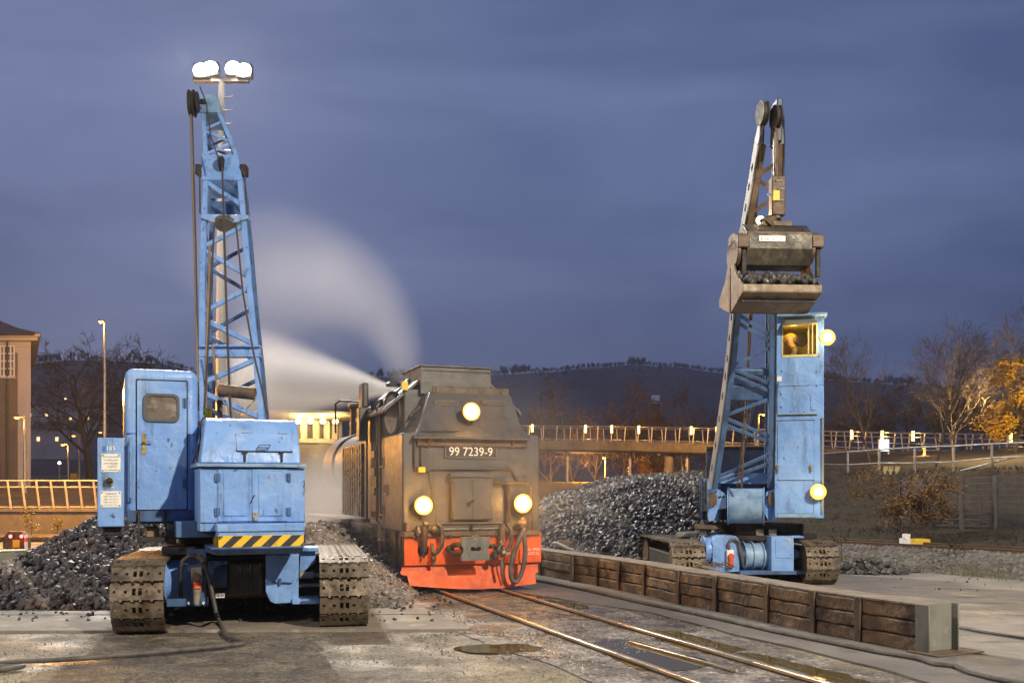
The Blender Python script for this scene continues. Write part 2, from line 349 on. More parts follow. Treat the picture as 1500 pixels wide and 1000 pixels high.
# ================================================================== SETTING
def gmat(name, base, layers, rough=.85, wet=None, cracks=None, bump=.5, bscale=25, vor=0):
    m = mat(name, base, rough, 0, layers, bump=bump, bscale=bscale, bdetail=8, rvar=.1, bump2=.25, bscale2=2.2)
    nt = m.node_tree; N = nt.nodes.new; L = nt.links.new; b = nt.nodes['Principled BSDF']
    tc = N('ShaderNodeTexCoord')
    if wet:
        sc, lo, hi, r1 = wet
        nz = N('ShaderNodeTexNoise'); nz.inputs['Scale'].default_value = sc; nz.inputs['Detail'].default_value = 6; L(tc.outputs['Object'], nz.inputs['Vector'])
        mr = N('ShaderNodeMapRange'); mr.inputs['From Min'].default_value = lo; mr.inputs['From Max'].default_value = hi
        mr.inputs['To Min'].default_value = rough; mr.inputs['To Max'].default_value = r1; L(nz.outputs[0], mr.inputs['Value'])
        L(mr.outputs[0], b.inputs['Roughness'])
    if vor:      # individual pebbles
        vo = N('ShaderNodeTexVoronoi'); vo.inputs['Scale'].default_value = vor; L(tc.outputs['Object'], vo.inputs['Vector'])
        src = b.inputs['Base Color'].links[0].from_socket
        hs = N('ShaderNodeSeparateColor'); L(vo.outputs['Color'], hs.inputs[0])
        mr = N('ShaderNodeMapRange'); mr.inputs['To Min'].default_value = .55; mr.inputs['To Max'].default_value = 1.5; L(hs.outputs[0], mr.inputs['Value'])
        mx = N('ShaderNodeMix'); mx.data_type = 'RGBA'; mx.blend_type = 'MULTIPLY'; mx.inputs[0].default_value = 1; L(src, mx.inputs[6]); L(mr.outputs[0], mx.inputs[7])
        L(mx.outputs[2], b.inputs['Base Color'])
        bp = N('ShaderNodeBump'); bp.inputs['Strength'].default_value = .7; bp.inputs['Distance'].default_value = .5/vor; L(vo.outputs['Distance'], bp.inputs['Height']); bp.invert = True
        if b.inputs['Normal'].links: L(b.inputs['Normal'].links[0].from_socket, bp.inputs['Normal'])
        L(bp.outputs[0], b.inputs['Normal'])
    return m
M['gravel'] = gmat('packed_gravel', (.165,.143,.103), [((.10,.086,.066), .7, .40, .58), ((.25,.215,.145), 2.2, .5, .68), ((.065,.056,.044), 5, .56, .68), ((.33,.30,.24), 22, .60, .68), ((.045,.04,.034), 30, .61, .68), ((.26,.21,.11), .45, .5, .62, (1,1,1), .6)], .8, (1.3, .48, .62, .34), vor=42)
M['bed'] = gmat('muddy_track_bed', (.16,.145,.125), [((.24,.215,.18), 1.1, .45, .62), ((.075,.066,.056), 2.6, .48, .62), ((.40,.37,.32), 9, .57, .68), ((.045,.04,.035), 24, .62, .69)], .7, (1.6, .40, .58, .16), vor=30)
M['slab'] = gmat('concrete_slab', (.23,.20,.16), [((.19,.165,.13), .9, .42, .62), ((.34,.31,.25), 4, .55, .72), ((.10,.09,.075), 3, .6, .7)], .8, (1.5, .5, .66, .5), bump=.3)
M['path'] = gmat('smooth_asphalt', (.135,.125,.11), [((.18,.165,.145), 1, .45, .65), ((.09,.08,.07), 3, .55, .7), ((.22,.2,.17), 20, .64, .74)], .62, (1.2, .45, .65, .42), bump=.3, bscale=45)
M['yard'] = gmat('pale_yard_concrete', (.27,.245,.20), [((.20,.18,.145), .55, .42, .62), ((.33,.30,.25), 1.6, .5, .7), ((.12,.105,.085), 1.6, .60, .68, (.35,2.2,1)), ((.14,.125,.1), 8, .62, .72)], .72, (1.0, .48, .66, .45), bump=.3)
M['earth'] = gmat('dark_earth', (.06,.052,.04), [((.09,.075,.05), .3, .4, .6), ((.035,.03,.025), 1.2, .5, .68)], .9)
M['bank'] = gmat('grassy_bank', (.040,.026,.011), [((.026,.023,.008), .6, .42, .62), ((.058,.038,.018), 2.0, .5, .7), ((.035,.03,.02), 4, .55, .7)], .9, bump=.9, bscale=9)
M['ballast'] = gmat('ballast_bed', (.14,.125,.105), [((.08,.07,.06), 1.2, .45, .62), ((.2,.18,.15), 4, .55, .72)], .8, vor=16)
M['hill'] = gmat('wooded_hill', (.115,.088,.088), [((.085,.068,.07), .02, .42, .6), ((.14,.105,.095), .05, .52, .7), ((.075,.06,.06), .16, .5, .7)], .95, bump=.9, bscale=.12)

mb = MB(); n = 40
ring = [0, 12, 30, 60, 120, 300, 900, 2600]
for i in range(n):
    a0, a1 = 2*math.pi*i/n, 2*math.pi*(i+1)/n
    for r0, r1 in zip(ring, ring[1:]):
        q = lambda r, a: (r*math.cos(a), 15+r*math.sin(a), -.012)
        if r0 == 0: mb._a([q(0,0), q(r1,a0), q(r1,a1)], [(0,1,2)])
        else: mb._a([q(r0,a0), q(r1,a0), q(r1,a1), q(r0,a1)], [(0,1,2,3)])
tag(mb.build('ground', M['gravel'], loc=(0,15,-.012), smooth=0, fix=False), kind='structure')

def sheet(name, pts, z, m, thick=0, jag=0, sub=.25, kind='structure', seed=0):
    """a flat sheet from world x,y points; edges broken up by noise"""
    out = []
    for i, p in enumerate(pts):
        q = pts[(i+1) % len(pts)]; p = V((p[0], p[1], 0)); q = V((q[0], q[1], 0)); k = max(1, int((q-p).length/sub)) if jag else 1
        k = min(k, 160); nn = (q-p).normalized().cross(V((0,0,1)))
        for j in range(k):
            r = p.lerp(q, j/k)
            if jag: r = r+nn*(jag*(mn.noise(r*1.4+V((seed,0,0)))+.5*mn.noise(r*5+V((0,seed,0)))))
            out.append((r.x, r.y))
    mb = MB(); mb.zprism(out, z-(thick or .003), z)
    return tag(mb.build(name, m, smooth=0), kind=kind)
g2 = lambda px, py: G(px, py).to_2d()

# track geometry: straight, heading to the left into the distance
TA = R(19.8); U = V((-math.sin(TA), math.cos(TA), 0)); VX = V((math.cos(TA), math.sin(TA), 0)); T0 = V((-.66, 16.8, 0))
def trk(s, x, z=0): return T0+U*s+VX*x+V((0,0,z))
t2 = lambda s, x: trk(s, x).to_2d()
sheet('track_bed', [t2(-11.5,-1.25), t2(-6,-1.45), t2(-3,-1.6), t2(3,-1.7), t2(55,-1.7), t2(55,1.7), t2(3,1.4), t2(-11.5,1.35)], -.002, M['bed'], jag=.18, seed=3)
sheet('concrete_slab', [G(-420,925).to_2d(), G(40,925.5).to_2d(), G(420,924).to_2d(), G(690,923).to_2d(), G(608,886).to_2d(), t2(6,-1.5), (-9,23), (-14,17)], .022, M['slab'], thick=.05, jag=.02, seed=8)
mbk = MB()      # the slab's joints: dark filled gaps proud of the surface by a hair
for a, b in (((120,904),(140,894)), ((-60,900),(640,899))):
    mbk.bar(G(a[0],a[1],.024), G(b[0],b[1],.024), .018, .004)
tag(mbk.build('slab_joint', M['coal_dust'], smooth=0), kind='structure')
# wall line beside the track
wall_px = [(700,826),(791,843),(839,852.5),(875,858.5),(907,865),(944,872.8),(994.4,885.6),(1049,896.5),(1124.7,913),(1193,928),(1260,941),(1348,957)]
WALL = [G(*p) for p in wall_px]
WALL.insert(0, WALL[0]+(WALL[0]-WALL[1])*2.5)
edge = [g2(p[0], p[1]) for p in ((640,838),(760,868),(860,884),(946,896),(1015,913),(1085,932),(1170,949),(1223,963),(1310,986))]
outer = [(q.x+.15, q.y+.05) for q in WALL[1:]][::-1]
end = WALL[-1]
sheet('asphalt_path', [tuple(e) for e in edge]+[(4.0,8.2), (6.5,6.2), (7.6,7.2), (end.x+.7, end.y-.2)]+outer, .012, M['path'], thick=.03, jag=.05, seed=5)
sheet('yard_pavement', [(q.x+.3, q.y+.1) for q in WALL[1:]]+[(end.x+.6, end.y), (9,5.5), (22,5.5), (16,8.5), (9.9,18.7), (7.9,22.0), (4,28), (-2,34)], .006, M['yard'], jag=.03, seed=9)
for i, (a, b, c, d) in enumerate((((1405,918),(1500,930),(1500,930),(1500,930)),)):
    pass

# water
wm = bpy.data.materials.new('puddle_water'); wm.use_nodes = True; b = wm.node_tree.nodes['Principled BSDF']
b.inputs['Base Color'].default_value = (.070,.056,.022,1); b.inputs['Roughness'].default_value = .02; b.inputs['IOR'].default_value = 1.33; b.inputs['Specular IOR Level'].default_value = .5
def puddle(pts, z, seed):
    out = []; c = V((sum(p[0] for p in pts)/len(pts), sum(p[1] for p in pts)/len(pts)))
    ws = [G(*p, z) for p in pts]; m = len(ws)
    for i in range(m):
        p0, p1, p2, p3 = ws[i-1], ws[i], ws[(i+1) % m], ws[(i+2) % m]
        for j in range(10):
            t = j/10; q = .5*((2*p1)+(p2-p0)*t+(2*p0-5*p1+4*p2-p3)*t*t+(3*p1-p0-3*p2+p3)*t**3)
            q = q+V((mn.noise(q*6+V((seed,0,0)))*.05, mn.noise(q*6+V((0,seed,0)))*.07, 0)); out.append((q.x, q.y))
    mb = MB(); mb.zprism(out, z-.004, z)
    return tag(mb.build('puddle', wm, smooth=0), kind='structure')
puddle([(668,949),(690,944),(735,942.5),(770,943),(795,948),(770,953.5),(720,955.5),(690,954)], .004, 1)
puddle([(862,944),(885,938),(920,936.5),(950,944),(990,955),(1035,966),(1030,976),(985,981),(935,978),(895,962)], .005, 2)
puddle([(940,921),(985,923),(1020,931),(1060,942),(1090,950),(1060,957),(1030,954),(985,943),(955,931)], .005, 3)
puddle([(1075,956),(1110,957),(1150,966),(1200,978),(1250,990),(1290,1006),(1210,1004),(1150,988),(1105,970)], .005, 4)
puddle([(755,868),(775,866),(800,869),(804,874),(780,875),(765,873)], .005, 5)
puddle([(800,878),(850,884),(862,890),(835,890),(805,885)], .005, 6)

# the rails
def rail_pair(name, lab, pts_fn, s0, s1, gauge, z, m_top, m_side, steps=14):
    t = thing(name, pts_fn(s0, 0, 0), lab, 'railway track')
    for sx in (-gauge/2, gauge/2):
        a = MB(); b = MB()
        for i in range(steps):
            u0, u1 = s0+(s1-s0)*i/steps, s0+(s1-s0)*(i+1)/steps
            p, q = pts_fn(u0, sx, z), pts_fn(u1, sx, z)
            a.bar(p+V((0,0,.028)), q+V((0,0,.028)), .062, .036); b.bar(p+V((0,0,-.045)), q+V((0,0,-.045)), .05, .112)
        r = b.build('rail', m_side, t, bevel=0); a.build('running_surface', m_top, r, bevel=.008)
    return t
M['rail_top'] = mat('polished_rail_head', (.60,.49,.35), .30, .75, [((.46,.36,.25), 3, .58, .72, (1,1,1))], rvar=.04)
M['rail_side'] = mat('rusty_rail_web', (.10,.055,.03), .65, .2, [((.05,.03,.02), 6, .5, .7)], bump=.2)
rail_pair('railway_track', 'narrow gauge rails flush in the muddy gravel, running under the steam locomotive', lambda s, x, z: trk(s, x, z), -12, 50, 1.06, .004, M['rail_top'], M['rail_side'])
mb = MB(); p, q = G(922,938,.03), G(1080,981,.03); mb.bar(p-V((0,0,.012)), q-V((0,0,.012)), .03, .03)
tag(mb.build('guard_rail', M['rail_top'], bevel=.006), 'thin old rail lying in the puddle between the running rails', 'rail')

# ---- the second track, its ballast and the bank on the right
E0 = V((8.8, 20.4, 0)); EN = V((.819, .574, 0)); ET = V((-.574, .819, 0))
def bank_z(q, s=0):
    k = [(-1,-.03),(0,-.01),(.8,.10),(2.2,.30),(4.8,.30),(5.6,.16),(8,.66),(10.5,1.55),(13,2.30),(16,2.6),(22,3.05),(27,3.6),(31,3.85),(40,4.0),(80,4.2)]
    if q <= k[0][0]: return k[0][1]
    for (a, za), (b, zb) in zip(k, k[1:]):
        if q <= b: return za+(zb-za)*(q-a)/(b-a)
    return k[-1][1]
def bank_pt(s, q): 
    p = E0+ET*s+EN*q; nzv = mn.noise(p*.5)*.16+mn.noise(p*1.7)*.06
    p.z = bank_z(q)*(1 if q < 9 else max(.3, min(1, 1-(s-24)/17)))+(nzv*min(1, max(0, (q-5.4)/2)) if q > 5.4 else mn.noise(p*2)*.02*(q > 0)); return p
def strip(name, qs, s0, s1, ns, m):
    vs = []; fs = []
    for i in range(ns+1):
        for q in qs: vs.append(bank_pt(s0+(s1-s0)*i/ns, q))
    k = len(qs)
    for i in range(ns):
        for j in range(k-1): fs.append((i*k+j, i*k+j+1, (i+1)*k+j+1, (i+1)*k+j))
    mb = MB(); mb._a(vs, fs); return tag(mb.build(name, m, loc=E0, smooth=60), kind='structure')
strip('ballast_bed', [-.3,0,.3,.8,1.5,2.2,2.9,3.6,4.2,4.8,5.2,5.6], -14, 60, 60, M['ballast'])
strip('embankment', [5.5,6,6.7,7.4,8,8.8,9.6,10.5,11.4,12.2,13,14,15,16,18,21,24,30,40,60,80], -14, 70, 90, M['bank'])
rail_pair('side_track', 'rusty rails on raised ballast below the grassy bank', lambda s, x, z: E0+ET*s+EN*(3.6+x)+V((0,0,z)), -14, 55, 1.0, .36, M['rail_side'], M['rail_side'])
# ballast stones, grass tufts on the verge
mb = MB()
for i in range(2600):
    s, q = rnd.uniform(-8, 16), rnd.uniform(.5, 3.0); p = bank_pt(s, q); mb.lump(p+V((0,0,.01)), rnd.uniform(.025, .06))
tag(mb.build('ballast_stones', M['stone'], smooth=0, fix=False), kind='stuff')
M['grass'] = mat('pale_verge_grass', (.12,.11,.035), .7, 0, [((.07,.09,.02), .7, .42, .6), ((.20,.16,.07), 2, .5, .7)])
mb = MB()
for i in range(3400):
    s = rnd.uniform(-9, 14); q = rnd.gauss(.25, .42)
    if q < -.5 or mn.noise(V((s*.9, q, 3))) < -.18: continue
    p = bank_pt(s, q); h = rnd.uniform(.06, .20)*(1.9 if mn.noise(V((s*.6, q*.8, 9))) > .16 else 1); a = rnd.uniform(0, 6.28)
    dx = V((math.cos(a), math.sin(a), 0)); tip = p+V((rnd.gauss(0,.05), rnd.gauss(0,.05), h))
    mb._a([p-dx*.008, p+dx*.008, tip], [(0,1,2)])
tag(mb.build('verge_grass', M['grass'], smooth=0, fix=False), kind='stuff')
M['scrub'] = mat('dry_bank_scrub', (.042,.028,.012), .8, 0, [((.028,.025,.009), .5, .42, .62), ((.062,.04,.02), 2, .55, .72)])
mb = MB()
for i in range(9000):
    s = rnd.uniform(-12, 30); q = rnd.uniform(5.2, 15); p = bank_pt(s, q); k = .5+.8*max(0, mn.noise(V((s*.7, q*.7, 1)))+.3)
    for j in range(4):
        h = rnd.uniform(.05, .20)*k; a = rnd.uniform(0, 6.28); dx = V((math.cos(a), math.sin(a), 0))
        mb._a([p-dx*.009, p+dx*.009, p+V((rnd.gauss(0,.06), rnd.gauss(0,.06), h))], [(0,1,2)])
tag(mb.build('bank_scrub', M['scrub'], smooth=0, fix=False), kind='stuff')

# ---- raised ground on the left behind its retaining wall
def left_z(y): 
    k = [(40,.86),(44,1.0),(60,2.0),(100,2.6),(160,3.4),(300,6)]
    for (a, za), (b, zb) in zip(k, k[1:]):
        if y <= b: return za+(zb-za)*max(0, y-a)/(b-a)
    return 6
vs = []; fs = []; ys = [40,41,42.5,44,47,51,56,62,70,85,105,140,200,300]; nx = 40
for y in ys:
    for i in range(nx+1):
        x = (-95+i*105/nx)*(y/60 if y > 60 else 1)-6
        vs.append(V((x, y, left_z(y)+(mn.noise(V((x*.3, y*.3, 0)))*.15 if y > 41 else 0))))
for j in range(len(ys)-1):
    for i in range(nx): fs.append((j*(nx+1)+i, j*(nx+1)+i+1, (j+1)*(nx+1)+i+1, (j+1)*(nx+1)+i))
mb = MB(); mb._a(vs, fs); M['field'] = gmat('rough_grass_field', (.15,.105,.04), [((.09,.075,.025), .6, .42, .62), ((.21,.15,.06), 2.0, .5, .7)], .9, bump=.9, bscale=9)
tag(mb.build('grass_field', M['field'], loc=(-40,40,.86), smooth=60), kind='structure')
mb = MB(); mb.box(-100, 5, 39.4, 40.0, -.2, .84); mb.box(-100, 5, 39.3, 40.1, .843, .97)
tag(mb.build('retaining_wall', M['concrete_dark'], bevel=.02), 'long dark concrete retaining wall with a coping, below the lit railing on the left', 'wall')
# the lit railing above it, leaning posts as on the bridge
def lean_post(mb, p, h, lean, r=.028): mb.bar(p, p+V((lean*.4, lean, h)), .035, .075)
lr = thing('railing', V((-18,39.7,.97)), 'lit steel railing with leaning posts on top of the left retaining wall', 'railing')
mb = MB()
for z, dy in ((1.12,-.16),(.86,-.12)): mb.tube((-60,39.7+dy,.97+z), (-3,39.9+dy,.97+z), .03, n=8)
mb.tube((-60,39.7,1.03), (-3,39.9,1.03), .03, n=8); mb.build('rail', M['rail_pale'], lr)
pm = MB(); lean_post(pm, V((-20.5,39.72,.97)), 1.12, -.16); post0 = pm.build('post', M['rail_pale'], lr)
for i in range(1, 26):
    c = post0.copy(); COL.objects.link(c); c.parent = lr; c.location = V((i*.57-1.2, 0, 0))
# low track below the wall on the left, and its ground signal
rail_pair('branch_track', 'low rusty rails in front of the left retaining wall', lambda s, x, z: V((-8+s*-.98, 33.5+s*.02+x, z)), 0, 40, 1.0, .06, M['rail_side'], M['rail_side'])
sg = thing('ground_signal', P(25,804,29), 'dark ground signal with two red lights on the ground at the far left', 'signal')
p = WL[sg.name]; mb = MB(Matrix.Translation(p))
mb.prism([(-.36,0),(.36,0),(.36,.34),(.2,.52),(-.2,.52),(-.36,.34)], -.12, .12); mb.box(-.4,.4,-.16,.16,-.05,.03); mb.build('body', M['rust'], sg, bevel=.02)
for px in (17, 33):
    q = P(px, 785, 28.86); k = MB(); k.tube(q+V((0,.02,0)), q-V((0,.06,0)), .065, n=14); hb = k.build('hood', M['black'], sg)
    k = MB(); k.tube(q-V((0,.058,0)), q-V((0,.07,0)), .05, n=14); k.build('lens', E_RED, hb)
mb = MB(Matrix.Translation(p)); mb.box(-.06,.14,-.14,-.125,.06,.28); mb.build('plate', M['yellow'], sg)
lamp('signal_red', 'POINT', P(25,785,28.5), 5, (1,.1,.08), .05)
mp_ = thing('marker_post', G(38,805,0), 'small red and white marker post beside the ground signal', 'post')
q = WL[mp_.name]; k = MB(); k.tube(q, q+V((0,0,.42)), .045, n=10); k.build('post', M['white'], mp_)
k = MB(); k.tube(q+V((0,0,.24)), q+V((0,0,.34)), .047, n=10); k.build('band', M['orange_plug'], mp_)
# low concrete bunker wall at the left edge
a, b2 = G(32,836), G(-260,852); mb = MB(); u = (b2-a).normalized(); 
mb.bar(a+V((0,.15,.21)), b2+V((0,.15,.21)), .3, .42); mb.bar(a+V((0,.15,.44)), b2+V((0,.15,.44)), .36, .036)
tag(mb.build('bunker_wall', M['post_grey'], bevel=.02), 'low grey concrete wall closing off the coal heap at the left edge', 'wall')

# ---- hills
def hill(name, prof, d, base, depth, seed):
    vs = []; fs = []; cols = []
    xs = [prof[0][0]+(prof[-1][0]-prof[0][0])*i/110 for i in range(111)]
    def yy(x):
        for (a, ya), (b, yb) in zip(prof, prof[1:]):
            if x <= b: t = (x-a)/(b-a); t = t*t*(3-2*t); return ya+(yb-ya)*t
        return prof[-1][1]
    rows = 16
    for j in range(rows+3):
        t = j/rows
        for x in xs:
            top = P(x, yy(x), d)
            dd = d*(base+(1-base)*t) if t <= 1 else d*(1+.2*(t-1)*rows/2)
            X = top.x*dd/d; h = (top.z)*(t**.8 if t <= 1 else 1-.25*(t-1)*rows/2)
            h += mn.noise(V((X*.01+seed, dd*.012, 0)))*top.z*.14*math.sin(math.pi*min(1, t))
            vs.append(V((X, dd, max(-3, h-3*(t <= .02)))))
    k = len(xs)
    for j in range(rows+2):
        for i in range(k-1): fs.append((j*k+i, j*k+i+1, (j+1)*k+i+1, (j+1)*k+i))
    mb = MB(); mb._a(vs, fs); o = mb.build(name, M['hill'], loc=(0, d, 0), smooth=60); tag(o, kind='structure'); return vs, k, rows
LH = hill('hill', [(-500,590),(-150,560),(0,546),(50,532),(110,527),(170,529),(230,532),(300,546),(390,560),(480,560),(540,552),(590,553),(660,575),(760,620)], 620, .42, 200, 1)
RH = hill('far_hill', [(440,585),(560,558),(650,557),(720,549),(800,545),(860,539),(930,535),(985,538),(1060,546),(1130,552),(1200,556),(1260,560),(1330,564),(1400,572),(1500,588),(1650,600),(2000,610)], 1050, .35, 300, 2)
M['forest'] = mat('bare_winter_wood', (.13,.10,.10), .95)
def forest(name, H, count, hmin, hmax, ridge):
    vs, k, rows = H; mb = MB()
    for i in range(count):
        t = rnd.random(); j = rows if rnd.random() < ridge else rnd.randint(10, rows-1)
        x = t*(k-2); a = int(x); p = vs[j*k+a].lerp(vs[j*k+a+1], x-a)+V((0, rnd.uniform(-6, 6), 0))
        h = rnd.uniform(hmin, hmax)*(1.25 if mn.noise(V((x*.25, j, 0))) > .1 else .7)
        if rnd.random() < .12:       # conifer
            w_ = h*.16
            mb._a([p+V((-w_,0,h*.1)), p+V((w_,0,h*.1)), p+V((0,w_,h*.1)), p+V((0,0,h))], [(0,1,3),(1,2,3),(2,0,3)])
        else:                       # leafless crown: a fan of thin twigs
            for q in range(9):
                an = rnd.uniform(0, 6.28); e = p+V((math.cos(an)*h*.34*rnd.random(), math.sin(an)*h*.3*rnd.random(), h*rnd.uniform(.6, 1)))
                st = p+V((0,0,h*rnd.uniform(.1, .4))); w_ = h*.028; mb._a([st-V((w_,0,0)), st+V((w_,0,0)), e+V((w_*.6,0,0)), e-V((w_*.6,0,0))], [(0,1,2,3)])
    return tag(mb.build(name, M['forest'], smooth=0, fix=False), kind='stuff')
forest('forest', RH, 2600, 4, 8.5, .86)
forest('forest', LH, 1200, 2.5, 5, .8)
# ================================================================== CRAWLER CRANES
def shoe_mesh(Mx, wdt=.60, ln=.215, th=.035):
    """one track plate: interlocking edges, four bolt holes, two lug windows; local x across, z along the belt, y outwards"""
    w2, l2 = wdt/2, ln/2
    out = [(-w2,-l2)]
    for f in (.2,.41,.57,.78):
        x = -w2+wdt*f; out += [(x-.014,-l2),(x-.014,-l2-.02),(x+.014,-l2-.02),(x+.014,-l2)]
    out += [(w2,-l2),(w2,l2-.024)]
    for f in (.80,.59,.43,.22):
        x = -w2+wdt*f; out += [(x+.03,l2-.024),(x+.03,l2-.01),(x-.03,l2-.01),(x-.03,l2-.024)] if False else [(x+.022,l2-.024),(x+.022,l2-.048),(x-.022,l2-.048),(x-.022,l2-.024)]
    out += [(-w2,l2-.024)]
    holes = [circ(-w2+wdt*f, -.012, .021, 8) for f in (.08,.29,.69,.92)]
    for f in (.445,.56): x = -w2+wdt*f; holes.append([(x-.022,-.055),(x+.022,-.055),(x+.022,.028),(x-.022,.028)])
    mb = MB(Mx); mb.prism(out, -th, 0, [h[::-1] for h in holes]); 
    return mb
def crawler(parent, fr, xc, wdt, rad, length, matk):
    """endless track round two wheels; front wheel centre at c=0"""
    pts = []; per = 2*length+2*math.pi*rad; n = int(per/.222); st = per/n
    belt = MB()
    for i in range(n):
        s = i*st+.07
        if s < length: y, z, a = s, 2*rad, 0                       # top run (towards the back)
        elif s < length+math.pi*rad: t = (s-length)/rad; y, z, a = length+rad*math.sin(t), rad+rad*math.cos(t), t
        elif s < 2*length+math.pi*rad: y, z, a = length-(s-length-math.pi*rad), 0, math.pi
        else: t = (s-2*length-math.pi*rad)/rad+math.pi; y, z, a = rad*math.sin(t), rad+rad*math.cos(t), t
        # outward normal (0, sin a, cos a); belt direction (0, cos a, -sin a)
        no = V((0, math.sin(a), math.cos(a))); di = V((0, math.cos(a), -math.sin(a)))
        m4 = Matrix(((1,0,0,xc),(0,no.y,di.y,y),(0,no.z,di.z,z+.002),(0,0,0,1)))
        sm = shoe_mesh(fr.M @ m4, wdt, st-.004); belt._a([], []); b = len(belt.v)
        belt.v += sm.v; belt.f += [tuple(b+k for k in f) for f in sm.f]; belt.mi += [0]*len(sm.f)
    o = belt.build('crawler_track', matk, parent, bevel=0, smooth=25)
    k = MB(fr.M)      # inner chain and track frame
    k.box(xc-wdt*.33, xc+wdt*.33, .1, length-.1, rad*.62, rad*1.38); k.box(xc-.06, xc+.06, -.2, length+.2, 2*rad-.09, 2*rad-.045); k.box(xc-.06, xc+.06, 0, length, .05, .09)
    k.build('track_frame', M['black'], o, bevel=.02)
    for y in (0, length):
        k = MB(fr.M); k.lathe((xc-wdt*.36, y, rad), [(.05,0),(rad-.06,0),(rad-.06,.06),(rad*.6,.08),(rad*.6,wdt*.64),(rad-.06,wdt*.66),(rad-.06,wdt*.72),(.05,wdt*.72)], (1,0,0), 28); k.build('idler_wheel', M['rust'], o)
    for i in range(4):
        y = length*(i+.6)/4.2
        k = MB(fr.M); k.tube((xc-wdt*.3, y, .17), (xc+wdt*.3, y, .17), .12, n=14); k.build('roller', M['black'], o)
    return o
def face_panel(fr, px0, px1, py0, py1, c, r, th, name, m, parent, bevel=.006, hole=None):
    x0, z0 = fr.at(px0, py0, c); x1, z1 = fr.at(px1, py1, c); mb = MB(fr.M)
    mb.prism(rrect(x0, x1, z0, z1, r), c, c+th, hole or ()); return mb.build(name, m, parent, bevel=bevel)
def hinge(fr, px, py, c, parent, h=.10):
    x, z = fr.at(px, py, c); mb = MB(fr.M); mb.box(x-.032, x+.032, c-.006, c, z-h/2, z+h/2); mb.tube((x, c-.012, z-h/2), (x, c-.012, z+h/2), .012, n=8); return mb.build('hinge', M['blue_dark'], parent, bevel=.003)
def boomline(d0, z0, d1, z1):
    m = (z1-z0)/(d1-d0)
    return lambda py: (z0-m*d0-CH)/((HZ-py)/F-m)

# ------------------------------------------------------------------ the left crane
cl = G(352, 921)
lc = thing('crawler_crane', cl, 'blue crawler crane seen from behind on the concrete slab, cab door shut, left of locomotive', 'crane', 'blue coal loading cranes')
UF = Frame(cl, 12); SF = Frame(((370-CX)*12.1/F, 12.1, 0), 22)
for px in (203, 504):
    x, _ = UF.at(px, 860, -.3); crawler(lc, UF, x, .60, .45, 2.55, M['shoe'])
# undercarriage
mb = MB(UF.M); mb.pbox(UF, 245, 470, 815, 873, .55, 2.4); mb.build('chassis', M['black'], lc, bevel=.02)
mb = MB(UF.M); mb.pbox(UF, 330, 388, 822, 872, .40, .52); k = mb.build('gearbox_housing', M['loco_dark'], lc, bevel=.04)
mb = MB(UF.M)
for px in (336, 351, 366, 381): mb.pbox(UF, px, px+2.5, 824, 870, .375, .40)
mb.build('housing_rib', M['rust'], k, bevel=.01)
x, z = UF.at(262, 852, .2); mb = MB(UF.M); mb.tube((x-.16, .42, z), (x+.14, .42, z), .26, n=28); mb.tube((x-.18, .42, z), (x-.15, .42, z), .29, n=28); mb.build('cable_drum', M['blue'], lc, bevel=.01)
mb = MB(UF.M); mb.pbox(UF, 274, 302, 804, 881, .0, .05); mb.pbox(UF, 244, 304, 877, 887, .02, .14); pl = mb.build('front_bracket', M['blue_dark'], lc, bevel=.006)
mb = MB(UF.M)
for px in (277, 298): x, z = UF.at(px, 882.5, .0); mb.tube((x, .03, z), (x, -.02, z), .018, n=8)
mb.build('bolt', M['white'], pl)
x0, z0 = UF.at(304, 822, .3); x1, z1 = UF.at(332, 861, .3); mb = MB(UF.M); zc = (z0+z1)/2; rr = (z0-z1)/2
mb.tube((x0, .4, zc), (x1, .4, zc), rr*.86, n=24)
for i in range(11): mb.tube((x0+.01+i*(x1-x0)/11, .4, zc), (x0+.022+i*(x1-x0)/11, .4, zc), rr, n=24)
k = mb.build('electric_motor', M['blue_dark'], lc)
mb = MB(UF.M); mb.pbox(UF, 316, 329, 868.5, 875, .10, .12); kk = mb.build('rating_plate', M['white'], lc); c = UF.pw(322.5, 871.7, .095); text('36 04', kk, M['stripe_black'], c, UF.a, .030)
# socket with red plug
mb = MB(UF.M); mb.pbox(UF, 280, 296, 831, 854, -.10, -.0); k = mb.build('power_socket', M['plug_grey'], lc, bevel=.012)
x, z = UF.at(287.5, 845, -.1); mb = MB(UF.M); mb.tube((x, -.10, z), (x, -.15, z), .055, n=18); mb.build('socket_cap', M['rust'], k, bevel=.008)
mb = MB(UF.M); a = UF.at(288.5, 852, -.1); b = UF.at(288.5, 862, -.1); mb.tube((a[0], -.09, a[1]), (b[0], -.10, b[1]), .05, .055, n=18); mb.build('plug', M['orange_plug'], k, bevel=.006)
mb = MB(UF.M); a = UF.at(288.5, 862, -.1); b = UF.at(287, 884, -.1); mb.tube((a[0], -.10, a[1]), (b[0], -.08, b[1]), .055, .035, n=16); mb.build('cable_gland', M['plug_grey'], k)
pts = [UF.pw(*q) for q in ((265,878,.12),(264,862,.04),(264,842,.02),(267,822,-.02),(275,815,-.06),(286,814,-.08),(294,818,-.08),(300,828,-.08),(305,842,-.08),(311,868,-.1),(316,893,-.16))]
mb = MB(); mb.path(pts, .027, 10); k = mb.build('supply_cable', M['rubber'], lc)
mb = MB(); mb.bar(UF.pw(290,813,-.1), UF.pw(299,823,-.1), .075, .06); mb.build('cable_clamp', M['rust'], k, bevel=.01)
